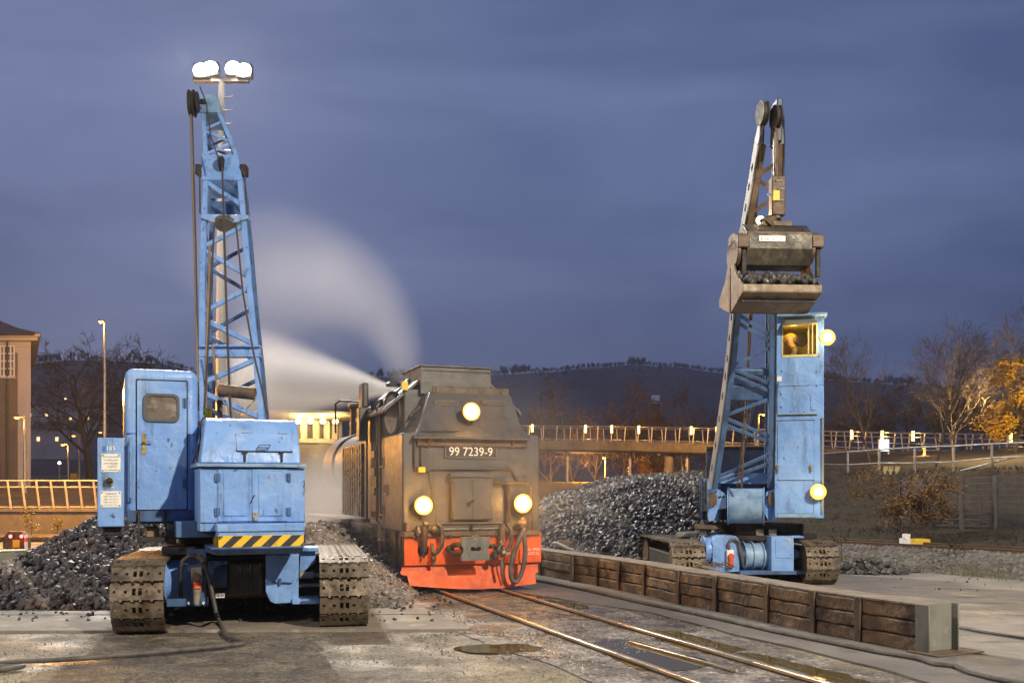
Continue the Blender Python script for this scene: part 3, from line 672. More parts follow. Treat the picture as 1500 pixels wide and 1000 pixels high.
# outriggers on the right of the chassis
P3 = lambda fr, l, c: [fr.at(px, py, c) for px, py in l]
mb = MB(UF.M); mb.prism(P3(UF, [(389,812),(437.5,812),(437.5,882),(404,884),(395,880),(389,866)], .05), .05, .42); k = mb.build('outrigger_plate', M['blue'], lc, bevel=.01)
mb = MB(UF.M); a = UF.at(398, 852, .05); b = UF.at(428, 853, .05); mb.bar((a[0],.03,a[1]), (b[0],.03,b[1]), .016); c = UF.at(411, 846, .05); d = UF.at(410, 856, .05); mb.bar((c[0],.025,c[1]), (d[0],.025,d[1]), .03); mb.build('plate_latch', M['blue_dark'], k, bevel=.004)
mb = MB(UF.M); mb.pbox(UF, 428, 468, 876, 884, .0, .3); mb.build('outrigger_foot', M['blue'], lc, bevel=.01)
mb = MB(UF.M); mb.prism(P3(UF, [(440,806),(462,806),(462,823),(443,838),(438,838)], .45), .45, .52); mb.pbox(UF, 440, 467, 802, 807, .35, .9); mb.build('side_bracket', M['blue'], lc, bevel=.008)
mb = MB(UF.M); a = UF.at(439, 842, .4); b = UF.at(460, 842, .4); c = UF.at(474, 842, .4); mb.tube((a[0],.4,a[1]), (b[0],.4,b[1]), .048, n=16); mb.tube((b[0],.4,b[1]), (c[0],.4,c[1]), .026, n=12); mb.pbox(UF, 437, 475, 855, 859, .35, .7); mb.build('track_tensioner', M['plug_grey'], lc, bevel=.004)
mb = MB(UF.M); mb.pbox(UF, 237, 300, 800, 812, .7, 1.6); mb.build('walkway_plate', M['steel'], lc, bevel=.008)
# turntable
mb = MB(); c = UF.w(-.05, 1.5, 0); mb.lathe((c.x, c.y, .88), [(.9,0),(.98,.02),(.98,.12),(.85,.14),(.85,.26),(.1,.26)], n=40); mb.build('slewing_ring', M['black'], lc)

# superstructure
mb = MB(SF.M); mb.pbox(SF, 258, 447, 763.5, 784, .45, 3.0); mb.pbox(SF, 195, 300, 761, 766, 1.1, 2.8); mb.build('deck_frame', M['blue_dark'], lc, bevel=.01)
# engine hood, tapering forward, with its hatch
x0, z0 = SF.at(293, 678, .10); x1, _ = SF.at(440, 678, .10); xa, z1 = SF.at(300.8, 611.5, .42); xb, _ = SF.at(434, 611.5, .42)
mb = MB(SF.M)
prof = [(.08,0,0),(.10,.18,.15),(.16,.45,.40),(.27,.78,.72),(.36,.93,.92),(.48,1,1)]
vs = []
for c, t, s in prof: zz = z0+(z1-z0)*t; vs += [(x0+(xa-x0)*s, c, zz), (x1+(xb-x1)*s, c, zz)]
n = len(prof); vs += [(xa-.0, 2.3, z1), (xb, 2.3, z1), (x0, 2.3, z0), (x1, 2.3, z0)]; m2 = 2*n
fs = [(2*i, 2*i+1, 2*i+3, 2*i+2) for i in range(n-1)]+[(m2-2, m2-1, m2+1, m2), (m2, m2+1, m2+3, m2+2)]
fs += [tuple([2*i for i in range(n)]+[m2, m2+2]), tuple([2*i+1 for i in range(n)]+[m2+1, m2+3]), (0, 1, m2+3, m2+2)]
mb._a(vs, fs); hood = mb.build('engine_hood', M['blue'], lc, bevel=.018, smooth=50)
def hood_c(py): 
    for c in [i*.01 for i in range(6, 50)]:
        z = SF.at(380, py, c)[1]; t = (z-z0)/(z1-z0)
        for (ca,ta,_),(cb,tb,_) in zip(prof, prof[1:]):
            if ta <= t <= tb and c >= ca+(cb-ca)*(t-ta)/(tb-ta)-.005: return c
    return .1
ca, cb = hood_c(634), hood_c(661)
mb = MB(SF.M); a = SF.at(345, 634, ca); b = SF.at(427.5, 661, cb)
def slab4(mb, xl, xr, zt, ct, zb, cb_, t): mb._a([(xl,ct-t,zt),(xr,ct-t,zt),(xr,cb_-t,zb),(xl,cb_-t,zb),(xl,ct+.05,zt),(xr,ct+.05,zt),(xr,cb_+.05,zb),(xl,cb_+.05,zb)], [(0,1,2,3),(4,7,6,5),(0,4,5,1),(1,5,6,2),(2,6,7,3),(3,7,4,0)])
slab4(mb, a[0], b[0], a[1], ca, b[1], cb, .02); hatch = mb.build('hatch', M['blue'], hood, bevel=.006)
mb = MB(SF.M); slab4(mb, a[0]-.006, b[0]+.006, b[1]+.012, cb-.002, b[1]-.016, cb, .012); mb.build('hatch_gap', M['hole'], hood)
for px, py, nm in ((360,633,'hatch_hinge'),(414,634,'hatch_hinge')):
    c = hood_c(py); x, z = SF.at(px, py, c); mb = MB(SF.M); mb.tube((x-.045,c-.02,z), (x+.045,c-.02,z), .014, n=8); mb.box(x-.03,x+.03,c-.022,c,z-.03,z+.02); mb.build(nm, M['blue_pale'], hood, bevel=.003)
for px in (359, 413):
    c = hood_c(666); x, z = SF.at(px, 662, c-.02); x2, z2 = SF.at(px-.3, 676, c-.02); mb = MB(SF.M); mb.bar((x,c-.03,z),(x2,c-.03,z2),.022); mb.box(x-.03,x+.03,c-.03,c,z-.012,z+.012); mb.build('hatch_latch', M['black'], hood, bevel=.004)
mb = MB(SF.M); q = [SF.at(px, py, cb-.03) for px, py in ((376,657),(380,651.5),(396,651.5),(393,657),(376,657))]
for u_, v_ in zip(q, q[1:]): mb.bar((u_[0],cb-.045,u_[1]), (v_[0],cb-.045,v_[1]), .009)
mb.build('hatch_handle', M['black'], hood)
# ledge, cabinet, doors
mb = MB(SF.M); mb.pbox(SF, 288, 448.5, 678, 684.5, -.06, 2.3); mb.build('ledge', M['blue_pale'], lc, bevel=.006)
mb = MB(SF.M); mb.pbox(SF, 293, 447, 684.8, 764, .0, 2.2); cab = mb.build('cabinet', M['blue'], lc, bevel=.012)
for (p0, p1, q0, q1, hx) in ((319.5,368.7,327.6,362,(318.5)),(369.6,422,379,414,(422.2))):
    d = face_panel(SF, p0, p1, 687, 762.5, -.016, .004, .02, 'cabinet_door', M['blue'], cab, .005)
    x0_, zt = SF.at(q0, 691, -.016); x1_, zb = SF.at(q1, 755, -.016)
    mb = MB(SF.M)
    mb.prism([(x0_,zb),(x1_,zb),(x1_,zt),(x0_,zt)], -.028, -.015); mb.build('door_panel', M['blue'], d, bevel=.006)
    for py in (699, 749): hinge(SF, hx, py, -.018, d)
x, z = SF.at(374, 756, -.03); mb = MB(SF.M); mb.box(x-.03,x+.03,-.035,-.016,z-.05,z+.05); mb.box(x-.018,x+.018,-.06,-.03,z-.05,z+.0); mb.tube((x,-.05,z+.04),(x,-.016,z+.04),.016,n=8); mb.build('door_latch', M['plug_grey'], cab, bevel=.004)
mb = MB(SF.M); a = SF.at(366.5, 737, -.02); b = SF.at(373, 724, -.02); mb.bar((a[0],-.03,a[1]),(b[0],-.03,b[1]),.012); mb.build('door_bar', M['black'], cab)
# step, hazard board, counterweight lip
mb = MB(SF.M); mb.pbox(SF, 318, 446.5, 767.5, 777, -.30, .1); mb.pbox(SF, 320, 446, 778, 783.5, -.28, .1); mb.pbox(SF, 293, 447, 764.5, 776, .02, .5); mb.build('step', M['blue'], lc, bevel=.008)
x0, zt = SF.at(320, 784.8, -.30); x1, zb = SF.at(445, 801, -.30); H = zt-zb
mb = MB(SF.M); mb.box(x0, x1, -.30, -.02, zb, zt); mb.box(x0-.0, x1, -.02, .35, zb, zt); haz = mb.build('hazard_board', M['yellow'], lc, bevel=.003)
mb = MB(SF.M); pitch = (x1-x0)/4.35
for i in range(-1, 6):
    a = x0+pitch*(i+.05); pl = [(a,zb+.002),(a+pitch*.5,zb+.002),(a+pitch*.5+H*1.05,zt-.002),(a+H*1.05,zt-.002)]
    c = []
    for u_, v_ in zip(pl, pl[1:]+pl[:1]):     # clip to the board
        for lim, sgn in ():
            pass
    def clip(poly, lim, s):
        r = []
        for (ax,az),(bx,bz) in zip(poly, poly[1:]+poly[:1]):
            ia, ib = s*(ax-lim) >= 0, s*(bx-lim) >= 0
            if ia: r.append((ax,az))
            if ia != ib: t = (lim-ax)/(bx-ax); r.append((lim, az+(bz-az)*t))
        return r
    pl = clip(clip(pl, x0+.003, 1), x1-.003, -1) if True else pl
    if len(pl) > 2: mb.prism(pl, -.3035, -.29)
for i in range(4):
    y = -.27+i*.16; mb._a([(x0-.003,y,zb+.004),(x0-.003,y+.07,zb+.004),(x0-.003,y+.10,zt-.004),(x0-.003,y+.03,zt-.004)], [(0,1,2,3)])
mb.build('stripes', M['stripe_black'], haz, smooth=0)
mb = MB(SF.M); 
xa, z_ = SF.at(309, 802, -.34); xb, _ = SF.at(445, 802, -.34); xc, zb2 = SF.at(318, 813, -.24); xd, _ = SF.at(442, 813, -.24)
mb._a([(xa,-.34,z_),(xb,-.34,z_),(xb,.5,z_),(xa,.5,z_),(xa,-.34,z_-.02),(xb,-.34,z_-.02),(xd,-.24,zb2),(xc,-.24,zb2),(xb,.5,zb2),(xa,.5,zb2)],
      [(0,1,2,3),(0,4,5,1),(4,7,6,5),(7,9,8,6),(3,2,8,9),(0,3,9,7,4),(1,5,6,8,2)]); mb.build('counterweight', M['blue_dark'], lc, bevel=.006)
# driver's cab with its rear door
cc = .95
x0, zt = SF.at(183, 538, cc); x1, zb = SF.at(290.5, 762, cc)
mb = MB(SF.M); mb.box(x0, x1, cc, cc+1.7, zb, zt); cabm = mb.build('driver_cab', M['blue'], lc, bevel=.105, seg=6)
fd = cc-.004
x0, z0_ = SF.at(199, 554.5, fd); x1, z1_ = SF.at(275, 747, fd); mb = MB(SF.M); mb.prism(rrect(x0,x1,z0_,z1_,.02), fd-.006, fd+.02); mb.build('door_seal', M['hole'], cabm)
door = face_panel(SF, 200.8, 273.4, 556.5, 745.5, cc-.022, .018, .03, 'cab_door', M['blue'], cabm, .006)
x0, zt = SF.at(209.5, 575.5, cc-.03); x1, zb = SF.at(263, 618.5, cc-.03); mb = MB(SF.M)
mb.prism(rrect(x0,x1,zt,zb,.075,6), cc-.046, cc-.02, [rrect(x0+.035,x1-.035,zb+.035,zt-.035,.06,6)[::-1]]); mb.build('window_gasket', M['gasket'], door, bevel=.008)
mb = MB(SF.M); mb.prism(rrect(x0+.03,x1-.03,zt-.03,zb+.03,.06,6), cc-.032, cc-.022); mb.build('door_window', M['glass_dim'], door)
ht = face_panel(SF, 208, 214.2, 635, 665, cc-.03, .004, .01, 'handle_plate', M['brass'], door, .003)
mb = MB(SF.M); x, z = SF.at(211, 646.5, cc-.03); x2, z2 = SF.at(224, 646.5, cc-.08); mb.tube((x,cc-.02,z),(x,cc-.09,z),.014,n=10); mb.bar((x,cc-.085,z),(x2,cc-.08,z2),.02,.014); mb.build('door_handle', M['chrome'], door, bevel=.004)
mb = MB(SF.M); x, z = SF.at(211, 655.5, cc-.03); mb.tube((x,cc-.028,z),(x,cc-.045,z),.016,n=10); mb.build('lock_cylinder', M['chrome'], door)
for py in (590, 708): hinge(SF, 271.5, py, cc-.024, door, .12)
mb = MB(SF.M); mb.pbox(SF, 183.5, 290, 634.5, 635.5, cc-.004, cc+.1); mb.build('cab_seam', M['blue_dark'], cabm)
mb = MB(SF.M); q = [SF.at(191, py, cc-.05) for py in (641, 646, 728, 735)]
mb.path([(q[0][0],cc,q[0][1]),(q[1][0],cc-.07,q[1][1]),(q[2][0],cc-.07,q[2][1]),(q[3][0],cc,q[3][1])], .014, 8); mb.build('grab_rail', M['blue_pale'], cabm)
mb = MB(SF.M); mb.pbox(SF, 186, 289, 747, 763, cc-.006, cc+.05); mb.build('door_sill', M['blue_dark'], cabm, bevel=.008)
mb = MB(SF.M); # left flank window
x0, zt = SF.at(186, 552, cc); _, zb = SF.at(186, 636, cc); xl = SF.at(183, 600, cc)[0]; mb.box(xl-.008, xl+.02, cc+.22, cc+1.5, zb, zt-.08); mb.build('side_window', M['glass_dim'], cabm, bevel=.01)
# step below the cab door
mb = MB(SF.M)
for px in (203.5, 243): a = SF.at(px, 748, cc-.05); b = SF.at(px, 790, cc-.12); mb.bar((a[0],cc-.03,a[1]), (b[0],cc-.12,b[1]), .03, .012)
mb.pbox(SF, 202, 245, 787.5, 793, cc-.2, cc+.1); mb.build('cab_step', M['black'], lc, bevel=.004)
# control box with notices
cb0 = .42
mb = MB(SF.M); mb.pbox(SF, 142.6, 182, 640.5, 771, cb0, cb0+.52); ctl = mb.build('control_box', M['blue'], lc, bevel=.012)
def plate(fr, px0, px1, py0, py1, c, par, nm='notice_plate'):
    p = face_panel(fr, px0, px1, py0, py1, c-.008, .012, .008, nm, M['white'], par, .002)
    mb = MB(fr.M)
    for px in (px0+2.2, px1-2.2):
        for py in (py0+2.2, py1-2.2): x, z = fr.at(px, py, c); mb.tube((x,c-.013,z),(x,c-.004,z),.009,n=8)
    mb.build('screw', M['rust'], p); return p
p1 = plate(SF, 148.5, 176.5, 664.5, 691, cb0, ctl)
for i, s in enumerate(('Der Aufenthalt', 'auf und unter', 'schwebenden', 'Lasten', 'ist verboten')):
    text(s, p1, M['letter_dark'], SF.pw(162.5, 668.5+i*4.8, cb0-.010), SF.a, .021, extrude=.001)
p2 = plate(SF, 147, 177.5, 719, 742.5, cb0, ctl)
for i, s in enumerate(('Tragfähigkeit', '5,00 t bei 3,5 m', '3,80 t bei 4,5 m', '2,80 t bei 5,5 m', '1,75 t bei 7,5 m')):
    text(s, p2, M['letter_dark'], SF.pw(162.3, 722.5+i*4.2, cb0-.010), SF.a, .018, extrude=.001)
text('185', ctl, M['letter'], SF.pw(162, 656.5, cb0-.002), SF.a, .052, extrude=.002)
mb = MB(SF.M); mb.pbox(SF, 149.5, 155, 653.5, 661, cb0-.003, cb0+.01); mb.build('number_patch', mat('deep_blue_patch', (.05,.17,.45), .5), ctl)
mb = MB(SF.M); x, z = SF.at(160, 704.5, cb0); x0, zt = SF.at(154, 699, cb0); x1, zb = SF.at(166, 711, cb0)
mb.prism(rrect(x0,x1,zb,zt,.015), cb0-.05, cb0); sw = mb.build('rotary_switch', M['plug_grey'], ctl, bevel=.006)
mb = MB(SF.M); mb.tube((x,cb0-.05,z),(x,cb0-.075,z),.042,n=20); mb.bar((x-.01,cb0-.085,z),(x+.04,cb0-.085,z+.004),.022,.02); mb.build('switch_knob', M['black'], sw, bevel=.004)
mb = MB(SF.M); x0,z0_ = SF.at(152.5,714,cb0); mb.box(x0,x0+.11,cb0-.004,cb0,z0_-.004,z0_+.010); mb.build('switch_label', M['white'], ctl)
mb = MB(); mb.path([SF.pw(183,653,cb0+.12), SF.pw(181,660,cb0+.05), SF.pw(181.5,700,cb0+.05), SF.pw(182,765,cb0+.06), SF.pw(176,776,cb0+.2), SF.pw(165,778,cb0+.3)], .012, 8); mb.build('control_cable', M['rubber'], ctl)
mb = MB(SF.M); mb.pbox(SF, 150, 176, 771, 784, cb0+.12, cb0+.4); mb.build('box_bracket', M['black'], ctl, bevel=.02)
# cable bundle box between cab and hood
mb = MB(SF.M); mb.pbox(SF, 289, 298, 650, 677, .5, .7); mb.pbox(SF, 291, 296, 616, 622, .55, .7); mb.build('junction_box', M['black'], lc, bevel=.008)
mb = MB(); mb.path([SF.pw(298,612,.6), SF.pw(294,618,.55), SF.pw(293,648,.55), SF.pw(288,664,.6), SF.pw(283,676,.7)], .012, 8); mb.build('wiring', M['rubber'], lc)

# ---- boom (rising away from the camera)
def lattice(parent, bl, rows, zigs, far, chord, m_near, m_far, cross=(), t_far=.5, bw=.07, zig_far=True, m_top=None, split=-1):
    """rows: (py, left px, right px) of the chord centres on the near face; far: offset vector to the far face"""
    fv = V(far)*t_far
    def pt(py, side):
        for (a, la, ra), (b, lb, rb) in zip(rows, rows[1:]):
            if (a-py)*(b-py) <= 0:
                t = (py-a)/(b-a); x = (la+(lb-la)*t) if side == 'L' else (ra+(rb-ra)*t); return P(x, py, bl(py))
        a, la, ra = rows[0] if abs(rows[0][0]-py) < abs(rows[-1][0]-py) else rows[-1]
        return P(la if side == 'L' else ra, py, bl(py))
    for side in 'LR':
        mb = MB(); mf = MB()
        pts = [pt(r[0], side) for r in rows]
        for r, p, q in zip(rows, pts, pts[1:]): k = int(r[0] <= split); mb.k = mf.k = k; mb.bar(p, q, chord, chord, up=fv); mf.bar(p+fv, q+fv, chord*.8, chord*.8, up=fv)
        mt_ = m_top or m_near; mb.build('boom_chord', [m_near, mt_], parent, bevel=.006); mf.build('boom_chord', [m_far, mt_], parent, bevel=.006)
    def member(nm, m, p, q, w_, h_, up=(0,0,1)): k = MB(); k.bar(p, q, w_, h_, up=up); k.build(nm, m, parent, bevel=.004)
    for s0, y0, s1, y1 in zigs:
        up_ = m_top is not None and y0 <= split
        member('lacing', m_top if up_ else m_near, pt(y0, s0), pt(y1, s1), bw, bw*.5, fv)
        if zig_far: member('lacing', m_far, pt(y0, s0)+fv, pt(y1, s1)+fv, bw*.8, bw*.4, fv)
        for s in 'LR': member('side_lacing', m_top if up_ else m_far, pt(y0, s), pt(y1, s)+fv, bw*.7, bw*.35)
    return pt, fv
BL = boomline(15.3, 1.7, 20.0, 9.72)
rows = [(690,287,392),(611,294,383),(506,296.5,374),(420,297,365.5),(330,299,358),(266,302,352),(228,301,346)]
zz = [('L',574,'R',612),('R',526,'L',562),('L',467,'R',505),('R',421,'L',458),('L',366,'R',405),('R',330,'L',362),('L',267,'R',302)]
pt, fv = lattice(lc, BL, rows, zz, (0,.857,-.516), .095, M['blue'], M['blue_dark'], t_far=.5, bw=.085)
top = [(228,301,346),(200,300,335),(166,298,321),(140,297,315)]
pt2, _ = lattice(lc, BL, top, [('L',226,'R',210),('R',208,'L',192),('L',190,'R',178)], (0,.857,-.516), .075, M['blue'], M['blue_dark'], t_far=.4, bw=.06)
mb = MB(); 
a, b, c, d = pt(228.5,'L'), pt(228.5,'R'), pt(265,'R'), pt(265,'L')
for o_ in (V((0,0,0)),): mb._a([a+V((-.06,-.09,0)), b+V((.06,-.09,0)), c+V((.06,-.09,0)), d+V((-.06,-.09,0)), a+V((-.06,0.3,-.25)), b+V((.06,.3,-.25)), c+V((.06,.3,-.25)), d+V((-.06,.3,-.25))], [(0,1,2,3),(7,6,5,4),(0,4,5,1),(1,5,6,2),(2,6,7,3),(3,7,4,0)])
mb.build('knee_plate', M['blue'], lc, bevel=.01)
a, b, c, d = pt2(140,'L'), pt2(140,'R'), pt2(166,'R'), pt2(166,'L'); mb = MB()
mb._a([a+V((-.05,-.07,0)), b+V((.05,-.07,0)), c+V((.05,-.07,0)), d+V((-.05,-.07,0)), a+V((-.05,.4,-.2)), b+V((.05,.4,-.2)), c+V((.05,.4,-.2)), d+V((-.05,.4,-.2))], [(0,1,2,3),(7,6,5,4),(0,4,5,1),(1,5,6,2),(2,6,7,3),(3,7,4,0)])
mb.build('boom_head', M['blue_pale'], lc, bevel=.01)
# dark web plate inside the knee
mb = MB(); a, b, c, d = pt(268,'L'), pt(268,'R'), pt(296,'R'), pt(296,'L'); mb._a([q+fv*.9 for q in (a,b,c,d)]+[q+fv*1.0 for q in (a,b,c,d)], [(0,1,2,3),(7,6,5,4),(0,4,5,1),(1,5,6,2),(2,6,7,3),(3,7,4,0)]); mb.build('web_plate', M['blue_dark'], lc)
# wide cross beam with flanges
mb = MB(); d = BL(513)-.06
for y0, y1, o_ in ((505,508,.07),(508,519,.0),(519,522.5,.07)):
    p, q = P(289.5, y0, d-o_), P(380.5, y1, d-o_); mb.box(p.x, q.x, d-.02-o_, d+.10, q.z, p.z)
mb.build('cross_beam', M['blue'], lc, bevel=.005)
# yoke with its pulley at mid boom
d = BL(322)-.12; q = [P(px, py, d) for px, py in ((293,313),(363.5,315),(363.5,320),(345,326),(312,326),(293,319))]
mb = MB(); mb._a([p for p in q]+[p+V((0,.22,.0)) for p in q], [(0,1,2,3,4,5),(11,10,9,8,7,6)]+[(i,6+i,6+(i+1)%6,(i+1)%6) for i in range(6)]); mb.build('yoke', M['blue'], lc, bevel=.01)
def sheave(mb, c, ax, r, w_): mb.lathe(V(c)-V(ax).normalized()*w_/2, [(.03,0),(r,0),(r,.012),(r-.03,w_*.35),(r-.03,w_*.65),(r,w_-.012),(r,w_),(.03,w_)], ax, 28)
mb = MB(); sheave(mb, P(330,328,d+.04), (0,.5,1), .19, .09); mb.build('sheave', M['steel'], lc)
mb = MB(); sheave(mb, P(281.5,152,19.3), (1,.1,0), .26, .10); sheave(mb, P(284.5,150,19.3), (1,.1,0), .2, .14); mb.tube(P(280,149,19.3), P(300,149,19.5), .05, n=10); mb.build('head_sheave', M['black'], lc)
mb = MB(); sheave(mb, P(325,241,BL(241)-.16), (1,0,.1), .16, .07); mb.build('sheave', M['black'], lc)
for px in (292.5, 357.5): mb = MB(); p = P(px, 250, BL(250)); mb.box(p.x-.06,p.x+.06,p.y-.1,p.y+.12,p.z-.1,p.z+.1); mb.build('rope_anchor', M['black'], lc, bevel=.02)
def rope(pts, r, m=M['steel'], nm='rope', par=lc): 
    k = MB(); k.path([P(*p) for p in pts], r, 6); return k.build(nm, m, par)
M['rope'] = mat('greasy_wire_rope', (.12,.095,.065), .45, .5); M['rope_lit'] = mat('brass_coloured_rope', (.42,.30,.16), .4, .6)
rope([(279.5,168,19.2),(281.5,250,17.8),(284.5,340,17.0),(287,440,16.1),(289.5,560,15.2)], .020, M['rope_lit'])
rope([(281.5,168,19.25),(284,260,17.7),(286.5,350,16.9),(288.5,450,16.0),(291,600,15.0)], .015, M['rope'])
rope([(325.5,246,17.7),(328,330,16.4),(331,430,15.6),(335,540,14.7),(338,611,13.6)], .017, M['rope'])
rope([(314,330,16.6),(309,420,16.0),(304,520,15.4),(299,606,14.6)], .015, M['rope']); rope([(346,330,16.6),(356,430,15.9),(372,520,15.2),(392,606,14.6)], .015, M['rope'])
rope([(292.5,252,17.9),(293,312,17.1)], .014, M['rope']); rope([(358,252,17.9),(362,313,17.1)], .014, M['rope'])
rope([(307,360,17.0),(305.5,420,16.6),(303,500,16.2),(301,606,15.7)], .022, M['rope_lit']); rope([(311,505,16.2),(317,560,15.9),(321,606,15.6)], .016, M['rope_lit'])
rope([(293,128,19.5),(302,150,19.2),(309,200,18.6),(320,232,18.2)], .014, M['rope'])
# roller on a bent stand above the hood
mb = MB(); p, q = P(321,571,14.2), P(374,577,14.2); mb.tube(p, q, .088, n=18); mb.tube(p-(q-p)*.03, q+(q-p)*.03, .03, n=10); ro = mb.build('rope_roller', M['rust'], lc, bevel=.01)
mb = MB(); 
for pts in (((320,573),(322,580),(334,592),(336,612)), ((375,579),(374,585),(362,598),(361.5,612))): mb.path([P(x,y,14.2) for x,y in pts], .014, 8)
mb.build('roller_stand', M['plug_grey'], ro)
mb = MB(); p = P(322,600,14.4); mb.tube(p-V((0,0,.12)), p+V((0,0,.06)), .04, n=10); mb.ball(p+V((0,0,.1)), .05); mb.build('valve', M['rust'], lc)
mb = MB(); p = P(303,605,14.6); mb.box(p.x-.05,p.x+.05,p.y,p.y+.1,p.z-.1,p.z+.08); mb.build('oil_can_bracket', M['yellow'], lc, bevel=.02)
# A-frame behind the hood
mb = MB(SF.M); mb.pbox(SF, 300, 390, 640, 700, 2.6, 3.4); mb.build('boom_foot', M['blue_dark'], lc, bevel=.02)
# coal spilled on the deck, wooden chocks
mb = MB()
for i in range(150):
    t = rnd.random(); px = 246+46*t; h = max(0, 1-abs(px-264)/24); py = 782-rnd.random()*18*h
    mb.lump(SF.pw(px, py, 1.0+rnd.uniform(-.12,.12)), rnd.uniform(.028,.055))
tag(mb.build('spilled_coal', M['stone'], smooth=0, fix=False), kind='stuff')
mb = MB(SF.M); mb.pbox(SF, 240, 292, 782, 789, .75, 1.3); mb.build('coal_ledge', M['black'], lc, bevel=.01)
for i, (a, b, c, d, lb) in enumerate(((215,233,773,787,'pale wooden block lying on the coal below the cab door'),(244,258,783,797,'squared wooden block beside the left crane turntable'))):
    mb = MB(SF.M); mb.pbox(SF, a, b, c, d, 1.15+.1*i, 1.65); tag(mb.build('wooden_block', M['wood'], bevel=.008), lb, 'wooden block', 'wooden blocks by the left crane')
# supply cable on the ground
pts = [UF.pw(316,893,-.16), G(319,903,.10), G(324,917,.03), G(330,928,.03), G(340,934,.03), G(352,937,.03), G(358,941,.03), G(340,944,.03), G(270,951,.03), G(190,958,.03), G(100,965,.03), G(20,968.5,.03), G(-8,973,.03), G(10,976,.03), G(34,975,.03), G(10,979,.03), G(-60,984,.03)]
sm = []
for i in range(len(pts)-1):
    p0, p1, p2, p3 = pts[max(i-1,0)], pts[i], pts[i+1], pts[min(i+2, len(pts)-1)]
    for j in range(6):
        t = j/6; sm.append(.5*((2*p1)+(p2-p0)*t+(2*p0-5*p1+4*p2-p3)*t*t+(3*p1-p0-3*p2+p3)*t**3))
mb = MB(); mb.path(sm, .025, 10); tag(mb.build('power_cable', M['hose_grey']), 'grey rubber power cable running from the left crane across the gravel', 'cable')
# ------------------------------------------------------------------ the right crane, facing the camera
RD = 18.25
rl = V(((1107-CX)*RD/F, RD, 0)); RF = Frame(rl, -14); RU = Frame(rl, 3)
rc = thing('crawler_crane', rl, 'blue crawler crane facing the camera behind the timber wall, with tall lit cab tower', 'crane', 'blue coal loading cranes')
for px in (1009, 1205):
    x, _ = RU.at(px, 820, -.35); crawler(rc, RU, x, .60, .40, 2.7, M['shoe'])
f = RU
def pb(px0, px1, py0, py1, c0, c1, nm, m, par=None, bev=.01):
    mb = MB(f.M); mb.pbox(f, px0, px1, py0, py1, c0, c1); return mb.build(nm, m, par or rc, bevel=bev)
pb(1030, 1182, 800, 842, .6, 2.2, 'chassis', M['black'])
# arched blue hood over the cable drum
x0, z1 = f.at(1044, 784, -.05); x1, z0 = f.at(1083, 837, -.05)
mb = MB(f.M); mb.prism([(x0,z0),(x1,z0)]+[(x1-.12+.12*math.cos(a), z1-.12+.12*math.sin(a)) for a in [R(15*i) for i in range(7)]]+[(x0+.16-.16*math.cos(a), z1-.16+.16*math.sin(a)) for a in [R(90-15*i) for i in range(7)]], -.05, .45); mb.build('drum_hood', M['blue'], rc, bevel=.01)
p = f.pw(1044, 806, .2); x, z = f.at(1040, 806, .15); mb = MB(f.M); mb.tube((x-.1,.2,z), (x+.12,.2,z), .24, n=28); mb.tube((x-.13,.2,z), (x-.1,.2,z), .27, n=28); mb.build('cable_drum', M['blue'], rc, bevel=.01)
x0, zt = f.at(1089, 793, .25); x1, zb = f.at(1126, 835, .25); zc = (zt+zb)/2; rr = (zt-zb)/2
mb = MB(f.M); mb.tube((x0,.3,zc), (x1,.3,zc), rr*.9, n=26)
for t in (0,.33,.72,1): xx = x0+(x1-x0)*t; mb.tube((xx-.012,.3,zc), (xx+.012,.3,zc), rr*1.03, n=26)
mo = mb.build('electric_motor', M['blue_pale'], rc, bevel=.006)
mb = MB(f.M)
for i in range(7): xx = f.at(1084+i*1.1, 810, .2)[0]; mb.tube((xx,.25,zc), (xx+.006,.25,zc), rr*.75, n=20)
mb.build('cooling_fins', M['blue_dark'], mo)
bx = pb(1130, 1163, 785, 838, -.08, .4, 'equipment_box', M['blue']); mb = MB(f.M); mb.pbox(f, 1136, 1161, 790, 817, -.09, -.07); mb.build('box_lid', M['blue'], bx, bevel=.006)
mb = MB(f.M); q = [f.at(a, b, -.095) for a, b in ((1153,789),(1158,789),(1155.5,793))]; mb.prism(q, -.097, -.09); mb.build('warning_triangle', M['yellow'], bx)
pb(1084, 1181, 836, 841, -.1, .5, 'base_beam', M['blue_dark'], None, .006)
pb(1162, 1178, 784, 788, .1, .7, 'side_bracket', M['blue'])
x0, z = f.at(1163, 812, .2); x1, _ = f.at(1182, 815, .2); mb = MB(f.M); mb.tube((x0,.3,z), (x0+.1,.3,z), .09, n=16); mb.tube((x0+.1,.3,z), (x1,.3,z-.05), .05, n=12); mb.build('track_tensioner', M['blue_pale'], rc)
sk = pb(1065, 1075.5, 805, 831, -.13, -.04, 'power_socket', M['white'], None, .012)
x, z = f.at(1070.5, 816, -.13); mb = MB(f.M); mb.tube((x,-.13,z+.02),(x,-.19,z+.02),.055,n=18); mb.tube((x,-.15,z-.02),(x,-.15,z-.16),.048,.055,n=16); mb.build('plug', M['orange_plug'], sk, bevel=.006)
mb = MB(); mb.path([f.pw(*q) for q in ((1068,806,-.08),(1067,797,-.1),(1070,791,-.1),(1076,789,-.1),(1082,793,-.1),(1084,803,-.1),(1087,818,-.1),(1089,830,-.08))], .026, 10); mb.build('supply_cable', M['hose_grey'], rc)
